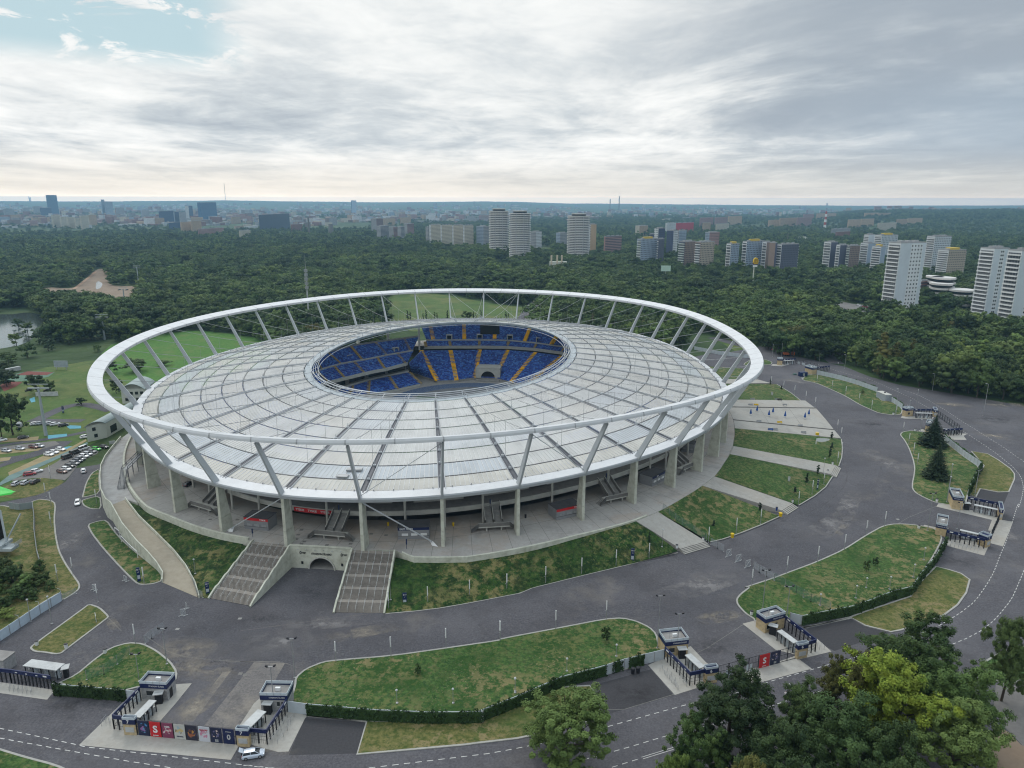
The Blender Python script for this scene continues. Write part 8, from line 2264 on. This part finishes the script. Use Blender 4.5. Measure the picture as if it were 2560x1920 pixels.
def block(fr,xl,xc,xr,yt,yb,label,left=('white','plain'),right=('pale','plain'),floors=0,balc=None,al=45,cap=None,roofc=0,windows=0,group=None,cat='apartment block',name='apartment_block',base=None,extra=None):
 """building whose near corner stands at (xc, yb); left and right faces spread to xl and xr; its top is seen at yt"""
 b=at(fr,xc,yb,11 if fr in('b3','b4')else(8 if fr!='D' else 4));b.z=0
 if b.length>3000:b.z=hgt(b.x,b.y)
 h=height_of(b,fr,xc,yt)
 ppm=(native(fr,1,0)[0]-native(fr,0,0)[0])*(b.y*cP+CAMZ*sP)/FPX
 aL,aR=math.radians(al),math.radians(90-al)
 wl,wr=max(3,(xc-xl)*ppm/math.cos(aL)),max(3,(xr-xc)*ppm/math.cos(aR))
 az_=math.atan2(b.x,b.y)
 rz=aR-az_
 r=empty(name,b,label,cat,group,rz)
 m=MB()
 m.obox((0,0,-6 if b.length>3000 else-.5),(wr,0,0),(0,wl,0),(0,0,h+(6 if b.length>3000 else.5)))
 m.m=[1,1,0,0,1,1]
 m.m=[0,2,0,0,0,1]
 m.build('wall',[fac(*right),fac(*left),ROOFC[roofc]],r,origin=(0,0,0))
 if floors or h>14:
  p=MB();t=.35
  p.obox((0,0,h),(wr,0,0),(0,t,0),(0,0,.9));p.obox((0,wl-t,h),(wr,0,0),(0,t,0),(0,0,.9));p.obox((0,t,h),(t,0,0),(0,wl-2*t,0),(0,0,.9));p.obox((wr-t,t,h),(t,0,0),(0,wl-2*t,0),(0,0,.9))
  if b.length<2400:
   for i in range(3):p.obox((wr*(.12+.28*i),wl*.3,h),(wr*.16,0,0),(0,wl*.3,0),(0,0,2.2))
  p.build('roof_parapet',fac('grey','plain'),r,origin=(0,0,0))
 if cap:
  p=MB();p.obox((wr*.25,wl*.25,h),(wr*.5,0,0),(0,wl*.5,0),(0,0,3.4));p.build('roof_house',cap,r,origin=(0,0,0))
 if floors and balc:
  fh=(h-2.0)/floors;key=(round(wl,1),balc)
  bm=MB();bm.obox((-1.25,.6,0),(1.25,0,0),(0,wl-1.2,0),(0,0,.14));bm.obox((-1.27,.6,.14),(.1,0,0),(0,wl-1.2,0),(0,0,.98));bm.obox((-1.25,.6,.14),(1.25,0,0),(0,.1,0),(0,0,.98));bm.obox((-1.25,wl-.7,.14),(1.25,0,0),(0,.1,0),(0,0,.98))
  me=bm.mesh('balcony',BALC[balc])
  for i in range(floors):
   o=bpy.data.objects.new('balcony',me);COL.objects.link(o);o.parent=r;o.location=(0,0,1.6+fh*i)
  if extra=='rightbalc':
   bm2=MB();bm2.obox((wr,.5,0),(1.3,0,0),(0,3.4,0),(0,0,1.1));me2=bm2.mesh('balcony',BALC[balc])
   for i in range(floors):
    o=bpy.data.objects.new('balcony',me2);COL.objects.link(o);o.parent=r;o.location=(0,0,1.6+fh*i)
  g=MB();g.obox((-.06,.8,1.8),(.05,0,0),(0,wl-1.6,0),(0,0,h-3.2));g.build('balcony_glazing',facade('balcony_glazing_%d'%floors,(.20,.21,.22),(.035,.04,.05),2.4,fh,(.15,.85),(.3,.95))if 'balcony_glazing_%d'%floors not in bpy.data.materials else bpy.data.materials['balcony_glazing_%d'%floors],r,origin=(0,0,0))
 if windows and floors:
  fh=(h-2.0)/floors
  wm=MB();wm.obox((0,-.07,0),(1.25,0,0),(0,.06,0),(0,0,1.35));me=wm.mesh('window',GLASS_D)
  cols=[wr*(.44+.12*j)for j in range(windows)]
  cnt=0
  for i in range(floors):
   for c in cols:
    if cnt>=96:break
    o=bpy.data.objects.new('window',me);COL.objects.link(o);o.parent=r;o.location=(c,0,2.3+fh*i);cnt+=1
  s=MB();s.obox((wr*.44-.8,-.05,.5),(wr*.12*(windows-1)+3,0,0),(0,.03,0),(0,0,h-1));s.build('stair_strip',fac('white','plain'),r,origin=(0,0,0))
 return r
block('b4',985,1080,1270,512,1055,'tall white tower block left of the terraced round building',('white','plain'),('pale','plain'),19,'white',42,None,2,4,extra='rightbalc')
block('b4',1765,1868,1975,560,1120,'tall white tower block, left of the pair at the right edge',('white','plain'),('pale','plain'),20,'white',42,None,2,2,extra=None)
block('b4',1990,2090,2270,578,1200,'tall white tower block, right of the pair at the right edge',('white','plain'),('pale','plain'),20,'white',42,None,2,4)
YC=flat('yellow_plant_room',(.55,.40,.06),.6,var=.05)
block('b4',1345,1405,1530,455,735,'pale tower block with dark window strip, behind the beige one',('white','plain'),('pale','win'),18,'white',42)
block('b4',1320,1390,1440,545,730,'slim balconied block left of the beige block',('white','plain'),('beige','plain'),14,'pale',42)
block('b4',1455,1535,1665,575,770,'beige apartment block with yellow plant room on its roof',('white','plain'),('beige','win'),14,'white',42,YC,extra='rightbalc')
block('b4',470,525,580,505,705,'dark grey balconied block, first of the row in the woods',('white','plain'),('dark','plain'),11,'white',42)
block('b4',575,605,668,530,712,'dark grey balconied block, second of the row in the woods',('white','plain'),('dark','plain'),11,'white',42)
block('b4',665,690,770,535,715,'brown block with a pale stair strip at the end of that row',('grey','win'),('brown','win'),11,'pale',42,extra='rightbalc')
block('b4',785,845,900,515,705,'grey-blue balconied block left of the tall white tower',('white','plain'),('bluegrey','plain'),12,'white',42)
block('b4',885,955,990,545,735,'grey-blue block half hidden by the tall white tower, yellow roof house',('white','plain'),('bluegrey','plain'),12,'white',42,YC)
block('b4',812,850,895,440,640,'pale block standing behind the grey-blue one',('white','plain'),('pale','plain'),17,'white',42)
block('b4',905,960,1085,445,650,'wide pale block behind the top of the tall white tower',('white','plain'),('pale','win'),17,'white',42,YC)
block('b4',-5,45,60,510,745,'brown block beside the slim red-white mast',('brown','plain'),('dark','plain'),12,None,42)
block('b4',60,100,240,525,745,'dark block with tan end wall left of the dome',('white','plain'),('dark','win'),12,'white',42,extra='rightbalc')
block('b3',2118,2155,2225,520,725,'grey-blue block partly behind the yellow arch sign',('white','plain'),('bluegrey','win'),11,'white',42,YC)
block('b3',2255,2290,2440,500,720,'blue-grey block right behind the yellow arch sign',('white','plain'),('bluegrey','win'),11,'white',42,YC)
block('b3',2425,2460,2500,505,720,'brown slab right of the block behind the yellow arch sign',('white','plain'),('brown','plain'),11,'white',42)
block('b3',1350,1385,1525,480,695,'blue-grey block with yellow roof house in the middle distance',('bluegrey','plain'),('bluegrey','win'),13,'pale',40,YC)
block('b3',1528,1536,1582,478,690,'dark slab attached to the blue-grey block',('dark','plain'),('dark','win'),13,'white',42)
block('b3',1708,1760,1848,500,705,'grey and brown block left of its tan neighbour',('dark','plain'),('brown','win'),13,'pale',42)
block('b3',1848,1895,2010,505,722,'tan block with white stair strip',('brown','plain'),('beige','win'),13,'white',42)
block('b3',1605,1662,1700,405,615,'tall navy block with white edges behind the brown ones',('navy','win'),('white','win'),16,None,42)
block('b3',1495,1530,1585,385,640,'navy block stepping down left of the tall navy one',('white','win'),('navy','win'),15,None,42)
block('b3',1455,1470,1500,435,620,'low dark slab left of the stepped navy block',('dark','win'),('navy','win'),9,None,42)
block('b3',1700,1712,1775,405,560,'pale grey block behind the tall navy one',('grey','win'),('bluegrey','win'),14,None,42)
block('b3',1938,1975,2058,420,560,'pinkish grey block standing alone among trees',('bluegrey','win'),('pink','win'),12,None,42)
block('b3',1068,1080,1222,455,580,'pink-brown slab with balconies right of the third round tower',('pink','plain'),('pink','band'),9,None,42)
block('b3',1340,1375,1448,362,430,'tan block far behind the blue-grey block',('cream','win'),('tan','win'),9,None,42)
block('b3',1685,1695,1845,338,395,'long low red building behind the navy blocks',('red','plain'),('red','plain'),0,None,30,None,1,cat='hall',name='red_hall')
block('b3',1600,1615,1690,338,400,'white stepped slab beside the long red building',('white','win'),('white','win'),7,None,40)
block('b3',935,950,1000,350,575,'white balconied block with an orange edge behind the third round tower',('white','band'),('tan','plain'),14,None,60)
block('b3',935,940,975,455,570,'brown-pink low block behind the third round tower',('pink','win'),('pink','win'),8,None,50)
for i,(xl,xc,xr,yt,yb,l,r_,lb)in enumerate(((432,485,533,415,540,'grey','white','grey slab with balcony end between the round towers'),(655,690,752,425,530,'bluegrey','grey','blue-grey slab left of the third round tower'),(-30,30,80,368,520,'bluegrey','grey','blue-grey slab left of the first round tower'))):
 block('b3',xl,xc,xr,yt,yb,lb,(l,'win'),(r_,'win'),10,None,40)
for i,(xl,xc,xr,yt,yb)in enumerate(((1500,1515,1600,355,510),(1600,1608,1700,358,520),(1700,1708,1795,358,530),(1795,1802,1882,360,535))):
 block('b2',xl,xc,xr,yt,yb,'section of the long pale slab left of the round towers',('white','win'),('cream','win'),12,None,30,None,2,group='sections of the long pale slab')
block('b2',1468,1490,1505,375,500,'grey end slab left of the long pale one',('grey','win'),('grey','win'),10,None,50)
for xl,xc,xr,yt,yb,lb in((1000,1045,1100,300,420,'grey tower slab at the left of the middle-distance estate'),(1045,1080,1150,365,460,'balconied grey slab, front left of the middle-distance estate'),(1150,1190,1225,372,462,'pinkish slab in the middle of the estate'),(1225,1255,1285,370,466,'pale slab in the middle of the estate'),(1280,1310,1368,345,445,'banded slab at the right of the estate')):
 block('b2',xl,xc,xr,yt,yb,lb,('grey','win'),('grey' if xl%2 else 'pink','band'),10,None,42)
block('b2',1100,1110,1205,298,345,'long tan block behind the middle-distance estate',('tan','win'),('peach','win'),6,None,30);block('b2',1245,1255,1340,290,340,'second tan block behind the middle-distance estate',('tan','win'),('peach','win'),6,None,30)
def round_tower(xl,xr,yt,yb,label):
 b=at('b3',(xl+xr)/2,yb,12);b.z=0;h=height_of(b,'b3',(xl+xr)/2,yt);R=(xr-xl)/3.4563*(b.y*cP+CAMZ*sP)/FPX/2
 r=empty('round_tower',b,label,'tower block');n=24
 lob=lambda t:1+.05*abs(math.cos(4*t))
 m=MB();m.loft([[(.86*R*lob(2*PI*i/n)*math.cos(2*PI*i/n),.86*R*lob(2*PI*i/n)*math.sin(2*PI*i/n),z)for i in range(n)]for z in(0,h*.95)],0,True);m.add([(.86*R*math.cos(2*PI*i/n),.86*R*math.sin(2*PI*i/n),h*.95)for i in range(n)],[tuple(range(n))]);m.build('wall',facade('round_glazing',(.20,.19,.19),(.05,.05,.06),3,3,(.3,.9),(.1,.9))if 'round_glazing' not in bpy.data.materials else bpy.data.materials['round_glazing'],r,origin=(0,0,0))
 bm=MB();prof=lambda s,z:[(s*R*lob(2*PI*i/n)*math.cos(2*PI*i/n),s*R*lob(2*PI*i/n)*math.sin(2*PI*i/n),z)for i in range(n)]
 bm.loft([prof(.86,0),prof(1.0,0),prof(1.0,1.25),prof(.97,1.25),prof(.97,.2),prof(.86,.2)],0,True);me=bm.mesh('balcony_ring',flat('round_balcony',(.70,.69,.67),.7,var=.06,scale=.15)if 'round_balcony' not in bpy.data.materials else bpy.data.materials['round_balcony'])
 F=27
 for i in range(F):o=bpy.data.objects.new('balcony_ring',me);COL.objects.link(o);o.parent=r;o.location=(0,0,1.5+(h*.95-2.4)*i/(F-1))
 for i in range(8):
  t=2*PI*(i+.5)/8;f=MB();d=Vector((math.cos(t),math.sin(t),0));s=Vector((-d.y,d.x,0));f.obox(d*R*.88-s*.35,s*.7,d*R*.15,(0,0,h*.95));f.build('pier',fac('grey','plain'),r,origin=(0,0,0))
 m=MB();m.loft([prof(.62,h*.95),prof(.62,h*.985)],0,True);m.loft([prof(.55,h*.985),prof(.66,h*.985),prof(.66,h),prof(0.01,h)],1,True);m.build('crown_ring',[DARK,CONC_L],r,origin=(0,0,0))
 return r
round_tower(82,246,212,578,'round banded tower, leftmost of the three');round_tower(256,432,230,608,'round banded tower, middle one of the three');round_tower(754,938,255,602,'round banded tower standing apart on the right')
b=at('b4',1560,1050);r=empty('terraced_building',b,'low building with stacked round white terraces between the tower blocks','office building')
ppm=(b.y*cP+CAMZ*sP)/FPX/3.4563
for i,(dx_,dy_,rx,z)in enumerate(((-40,10,85,18),(30,20,90,22.5),(60,-6,95,13.5),(0,30,60,26),(-80,30,60,10))):
 m=MB();c=Vector((dx_*ppm,dy_,0));n=20
 for zz in[4.5*k for k in range(int(z/4.5)+1)]:
  m.prism([(c.x+rx*ppm*math.cos(2*PI*j/n),c.y+12*math.sin(2*PI*j/n))for j in range(n)],zz+1.6,zz+3.4)
  m.prism([(c.x+rx*.93*ppm*math.cos(2*PI*j/n),c.y+11*math.sin(2*PI*j/n))for j in range(n)],zz,zz+1.6,1)
 m.build('terrace',[flat('terrace_white',(.55,.54,.52),.7,var=.06)if 'terrace_white' not in bpy.data.materials else bpy.data.materials['terrace_white'],GLASS_D],r,origin=(0,0,0))
block('b4',1228,1240,1420,850,935,'reddish low building behind the trees left of the terraced one',('brick','band'),('brick','band'),0,None,30,None,1,cat='office building',name='low_building')
def roofblock(fr,pts,h,mt,label,cat='shop building',name='shopping_hall',bits=0):
 P=row(fr,pts,h);r=empty(name,Vector((P[0].x,P[0].y,0)),label,cat)
 m=MB();m.prism([(p.x,p.y)for p in P],0,h);m.build('wall',fac('grey','band'),r);m=MB();c=sum((p for p in P),Vector())/len(P)
 m.prism([((p.x-c.x)*1.01+c.x,(p.y-c.y)*1.01+c.y)for p in P],h+.02,h+.7);m.build('roof',mt,r)
 for i in range(bits):
  q=P[0].lerp(P[len(P)//2],random.uniform(.15,.85));m=MB();m.box(Vector((q.x+random.uniform(-6,6),q.y+random.uniform(-6,6),h+.7)),random.uniform(2,6),random.uniform(2,4),random.uniform(.8,2.0));m.build('roof_unit',PALEM,r)
 return r
roofblock('b4',[(860,1085),(1040,1050),(1320,1092),(1312,1125),(1080,1120),(960,1110)],7,flat('roof_brown',(.24,.20,.18),.8,var=.1,scale=.05),'big flat brown-grey roof of the market hall',bits=3)
roofblock('b4',[(1330,1135),(1530,1130),(1900,1190),(2250,1250),(2230,1290),(1800,1230),(1500,1180)],6,flat('roof_grey_long',(.33,.34,.36),.7,var=.1,scale=.05),'long grey shopping-centre roof with plant units',bits=14)
roofblock('b4',[(1900,1235),(2200,1255),(2180,1290),(2050,1285)],7.5,ROOFC[4],'pale upper roof at the right end of the shopping centre',bits=4)
roofblock('b4',[(270,985),(480,990),(500,1030),(350,1020)],4,ROOFC[4],'low pale flat roof by the car park left of the red-roofed house',bits=2)
p=at('b4',500,950);r=empty('red_roofed_house',p,'small white house with a steep red roof by the car park','house');m=MB();m.box(p,15,10,6);m.build('wall',HALL,r)
m=MB();Z=Vector((0,0,1));m.loft([[p+Vector((-8.5,-6,5.8)),p+Vector((8.5,-6,5.8))],[p+Vector((-8.5,0,11)),p+Vector((8.5,0,11))],[p+Vector((-8.5,6,5.8)),p+Vector((8.5,6,5.8))]]);m.add([p+Vector((-8.4,-5.6,5.9)),p+Vector((-8.4,0,10.8)),p+Vector((-8.4,5.6,5.9))],[(0,1,2),(2,1,0)]);m.build('roof',flat('red_tiles',(.33,.06,.05),.7,var=.1),r)
m=MB();m.box(p+Vector((-3,-5.05,2)),2,.1,2);m.box(p+Vector((3,-5.05,2)),2,.1,2);m.build('window',GLASS_D,r)
p=at('b3',650,778);r=empty('twin_towers_gateway',p,'small building with three pale slender turrets in the trees','building');m=MB()
for dx_ in(-3.5,1.5,5.5):m.box(p+Vector((dx_*1.6,0,0)),2.2,2.2,26)
m.build('turret',flat('turret_cream',(.55,.47,.36),.8,var=.06),r);m=MB();m.box(p+Vector((4,3,0)),24,8,17);m.build('wall',HALL,r)
p=at('b3',1600,850);r=empty('billboard',p,'pale billboard above the trees left of the bright green tree','billboard');m=MB();m.box(p+Vector((0,0,14)),12,.5,7);m.build('panel',flat('billboard_face',(.45,.6,.5),.6,var=.1),r);m=MB();m.tube(p,p+Vector((0,0,14)),.3);m.build('post',GREYM,r)
cp=[('b4',160+16*i,925+5*i,c)for i,c in enumerate(['white','silver','red','white','black','silver','white','red','grey','white','silver','white','red','white','grey','white','silver','red','white','black','white','silver'])]+[('b4',500+14*i,1000+3*i,c)for i,c in enumerate(['red','white','silver','red','white','red','grey','white','silver','white'])]+[('b4',775+16*i,1048+4*i,c)for i,c in enumerate(['white','white','silver','red','red','red','red','grey','white','red'])]
for fr,x,y,c in cp:put_car(fr,x,y,2,-6,c,'%s car in the far car park before the white tower block'%c,'cars in the far car park')
p=at('b3',2010-10+0,1)if False else at('d6',415,1530,9);p.z=0;h=height_of(p,'d6',452,1075);r=empty('arch_sign',p,'yellow arched sign with an M on a tall pole above the trees','sign')
m=MB();m.tube(p,p+Vector((0,0,h)),.75,.6,n=10);m.build('pole',CREAM,r)
u=(native('d6',1,0)[0]-native('d6',0,0)[0])*(p.y*cP)/FPX;Z=Vector((0,0,1));c=p+Z*h+Vector((1.2,0,0));YL=flat('sign_yellow',(.72,.48,.01),.5,var=.03);BR=flat('sign_brown',(.10,.045,.02),.6)
m=MB();m.obox(c+Vector((-52*u,-1,0)),(100*u,0,0),(0,1.6,0),Z*42*u);m.build('white_board',WHITEP,r)
m=MB();m.obox(c+Vector((-62*u,-1.1,60*u)),(126*u,0,0),(0,1.8,0),Z*48*u);m.build('dark_board',BR,r);m=MB();m.obox(c+Vector((-54*u,-1.25,78*u)),(110*u,0,0),(0,.2,0),Z*14*u);m.build('stripe',YL,r)
m=MB();pr=[(-66,108),(70,108),(66,160),(45,215),(0,235),(-42,215),(-62,160)]
m.add([c+Vector((x*u,-1,z*u))for x,z in pr]+[c+Vector((x*u,.8,z*u))for x,z in pr],[tuple(range(7)),tuple(reversed(range(7,14)))]+[(i,i+7,(i+1)%7+7,(i+1)%7)for i in range(7)]);m.build('arch_panel',YL,r)
m=MB()
for sx_ in(-1,1):
 pts=[c+Vector((sx_*(4+22+22*math.cos(PI*i/8))*u*.9,-1.2,(118+80*math.sin(PI*i/8))*u))for i in range(9)]
 for a_,b_ in zip(pts,pts[1:]):m.bar(a_,b_,.35,6*u,up=(0,1,0))
m.build('letter_m',BR,r)
def stack(fr,x,yt,yb,rad,label,stripes=False,Y=None):
 b=at(fr,x,yb)if Y is None else Vector((at_y(fr,x,yb,Y).x,Y,0));b.z=hgt(b.x,b.y)-2
 h=height_of(b,fr,x,yt);r=empty('chimney',b,label,'chimney')
 if stripes:
  for i in range(7):m=MB();m.tube(b+Vector((0,0,h*i/7)),b+Vector((0,0,h*(i+1)/7)),rad*(1.1-.06*i),rad*(1.04-.06*i),n=10);m.build('band',(WHITEP if i%2 else flat('chimney_red',(.35,.06,.04),.7)if 'chimney_red' not in bpy.data.materials else bpy.data.materials['chimney_red']),r)
 else:m=MB();m.tube(b,b+Vector((0,0,h)),rad,rad*.7,n=10);m.build('shaft',CONC_D,r)
 return r
stack('b4',488,235,395,4.5,'red and white striped chimney before the orange estates',True);stack('b3',1122,130,232,6,'left of two tall thin chimneys on the skyline');stack('b3',1200,105,235,6.5,'right of two tall thin chimneys on the skyline')
stack('b1',262,110,190,7,'left thin stack on the hazy skyline by the glass tower');stack('b1',272,112,190,7,'right thin stack on the hazy skyline by the glass tower');stack('b1',1955,-10,200,3,'very thin radio mast on the skyline right of the blue office block')
stack('b2',460,285,445,3.5,'thin reddish stack in front of the banded office block');stack('b2',650,345,440,9,'pale water tower rising from the wood');stack('b4',165,425,520,1.2,'slim red-white mast on the roof of the dark block')
b=at('b4',288,492);r=empty('dome_hall',b,'white dome rising from the woods','dome');R=60/3.4563*(b.y*cP)/FPX;m=MB();m.dome((0,0,0),R,R,R*.72,0,24,8);m.build('shell',flat('dome_white',(.60,.59,.56),.6,var=.06,scale=.1),r,origin=(0,0,0));m=MB();m.tube((0,0,0),(0,0,3),R*1.03,n=24);m.build('drum',CONC_M,r,origin=(0,0,0))
G_='glass'
for xl,xc,xr,yt,yb,l,r_,fl,lb in((424,428,505,96,285,G_,G_,30,'tall blue glass tower, highest on the left skyline'),(358,362,442,206,292,'glass2','glass2',9,'lower dark blue office block beside the tall glass tower'),(888,892,916,136,275,'bluegrey','bluegrey',20,'slim grey slab left of a broad grey-blue tower'),(916,922,980,154,275,'bluegrey','bluegrey',18,'broad grey-blue tower in the city centre'),(1382,1388,1510,236,340,'glass2','glass2',10,'dark navy office block with flat top'),(1510,1518,1556,240,345,'bluegrey','glass2',9,'blue-grey block beside the navy office block'),(1556,1562,1612,245,345,'grey','grey',9,'grey block left of the white-edged slab'),(1612,1640,1672,190,310,'white','glass2',14,'slim dark tower with white edge'),(1722,1748,1878,160,330,'glass',G_,18,'big blue glass office block'),(1465,1470,1562,335,385,'glass2','glass2',4,'low dark block under the navy office block'),(1005,1010,1075,205,300,'pink','grey',12,'pinkish-grey tower right of the grey-blue one'),(1225,1230,1290,225,300,'bluegrey','grey',10,'hazy grey block in the city centre')):
 block('b1',xl,xc,xr,yt,yb,lb,(l,'curtain' if 'glass' in l else 'win'),(r_,'curtain' if 'glass' in r_ else 'win'),fl,None,25,None,3,cat='office block',name='office_block')
for i,(x0,x1,yt,yb)in enumerate(((455,525,268,362),(525,585,285,362),(585,650,288,366),(650,700,294,366),(700,765,274,380),(765,835,268,352))):
 block('b1',x0,x0+12,x1,yt,yb,'cream block in the stepped row below the glass tower',('cream','win'),('cream' if i!=5 else 'peach','win'),10,None,30,None,2,group='stepped row of cream blocks')
for x0,x1,yt,yb,c,lb in((1565,1655,330,410,'peach','peach-coloured block, left one below the blue office block'),(1655,1742,322,408,'peach','peach-coloured block, right one below the blue office block'),(1715,1935,392,448,'pink','long reddish block among trees at the city edge'),(2068,2165,405,450,'cream','small cream block at the city edge'),(40,120,215,290,'grey','hazy grey tower at the far left'),(205,255,205,275,'grey','hazy slim tower left of the glass tower'),(298,345,195,275,'grey','hazy slim pair tower beside the glass tower'),(1110,1170,250,300,'grey','small grey block in the city haze'),(2000,2080,285,330,'tan','tan block right of the blue office block')):
 block('b1',x0,x0+10,x1,yt,yb,lb,(c,'win'),(c,'win'),8,None,30,None,2)
block('b2',32,40,312,268,392,'long dark glass office block with pale bands',('glass2','band'),('glass2','band'),8,None,20,None,3,cat='office block',name='office_block');block('b2',305,312,400,350,395,'low red brick block beside the banded office block',('brick','win'),('brick','win'),3,None,30,None,1)
block('b2',826,832,870,142,248,'lone dark blue tower on the middle skyline',('glass2','curtain'),('bluegrey','curtain'),20,None,30,None,3,cat='office block',name='office_block')
for xl,xc,xr,yt,yb,c in((415,420,580,255,305,'peach'),(300,310,390,262,305,'pink'),(245,255,370,290,345,'pink'),(95,105,240,296,345,'tan'),(0,8,95,312,345,'peach'),(825,835,945,250,310,'peach'),(945,955,1050,252,312,'tan'),(685,695,790,308,358,'peach'),(795,805,905,302,352,'peach'),(1200,1205,1318,298,348,'peach'),(945,950,1095,338,380,'cream'),(1105,1110,1190,305,345,'tan'),(545,550,700,390,430,'grey'),(585,590,700,415,450,'brick')):
 block('b4',xl,xc,xr,yt,yb,'%s block of the far estate at the edge of the wooded hill'%{'peach':'orange','pink':'pinkish','tan':'tan','cream':'cream','grey':'grey','brick':'brick-red'}[c],(c,'win'),(c,'win'),9,None,25,None,2,group='estates below the wooded hill')
for xl,xr,yt,yb,c in((1895,2015,292,345,'pink'),(2025,2135,290,345,'pink'),(2140,2260,280,330,'peach'),(1920,1990,335,395,'tan'),(2035,2150,345,385,'cream')):
 block('b3',xl,xl+8,xr,yt,yb,'%s block of the hazy estate right of the red hall'%c.replace('peach','orange').replace('pink','pinkish'),(c,'win'),(c,'win'),8,None,25,None,2,group='estate right of the red hall')
random.seed(23)
cols=['grey','pink','cream','brick','white','tan','grey','brown','cream']
HL={'grey':'grey','pink':'pinkish','cream':'cream','brick':'brick-red','white':'white','tan':'tan','brown':'brown'}
cnt=0
while cnt<288:
 u=random.random()
 X=random.uniform(-40,1050)if u<.66 else random.uniform(1050,2250)
 yD=random.uniform(444,492)if X<700 else(random.uniform(446,482)if X<1050 else random.uniform(447,478))
 if X>1850 and yD<462:continue
 if X>700 and random.random()<.3:continue
 far=yD<462
 w=random.uniform(6,22)if not far else random.uniform(4,14);hD=random.uniform(2.5,6)if not far else random.uniform(2,5)
 if random.random()<.12:hD*=1.8;w*=.7
 c=random.choice(cols)
 flatw=random.random()<.3
 if flatw:w*=1.7;hD*=.55;c=random.choice(['white','grey','white'])
 block('D',X,X+w*.22,X+w,yD-hD,yD,'%s %s in the hazy town %s'%(HL[c],'low hall' if flatw else 'building','on the left' if X<700 else('beyond the wood' if X<1300 else 'below the hills on the right')),(c,'win'),(c,'win'),0,None,random.choice([20,30,40]),None,random.randrange(5),group='small buildings of the hazy town',cat='building',name='town_building')
 cnt+=1
random.seed(5)
m=MB();tm=[fac(c,'win')for c in('grey','pink','cream','brick','white','tan','bluegrey','brown')]+[ROOFC[1],ROOFC[2]]
nb_=0
while nb_<2600:
 X=random.uniform(-60,1150)if random.random()<.68 else random.uniform(1150,2260)
 yD=random.uniform(441,487)if X<720 else(random.uniform(443,480)if X<1150 else random.uniform(445,470))
 if X>1800 and yD<460:continue
 if math.sin(X*.021+yD*.13)*math.sin(yD*.31+X*.004)<-.25:continue
 p=at('D',X,yD,3);p.z=hgt(p.x,p.y)-1
 if p.length>9500:continue
 w,d,h=random.uniform(12,46),random.uniform(10,16),random.choice([6,8,9,12,14,16,18,22,30])
 if random.random()<.12:w,d,h=random.uniform(50,110),random.uniform(25,50),8
 c,rz=random.randrange(8),random.choice([.1,.35,-.3,1.2,1.0])
 k0=len(m.f);m.box(p,w,d,h+1,c,rz);m.m[k0+1]=random.choice([8,9,9])
 nb_+=1
tag(m.build('distant_town',tm),'hazy mass of low town roofs and houses under the skyline','town',None,'stuff')
HZ=bpy.data.materials.new('haze_air');HZ.use_nodes=True
n_=HZ.node_tree;n_.nodes.clear();ou=n_.nodes.new('ShaderNodeOutputMaterial');pv=n_.nodes.new('ShaderNodeVolumePrincipled');n_.links.new(pv.outputs[0],ou.inputs['Volume'])
pv.inputs['Color'].default_value=(.40,.71,1.0,1);pv.inputs['Density'].default_value=HAZE;pv.inputs['Anisotropy'].default_value=.4
m=MB();m.obox((-17800,-17800,-10),(35600,0,0),(0,35900,0),(0,0,HAZETOP))
hz_=m.build('haze',HZ);tag(hz_,kind='stuff')
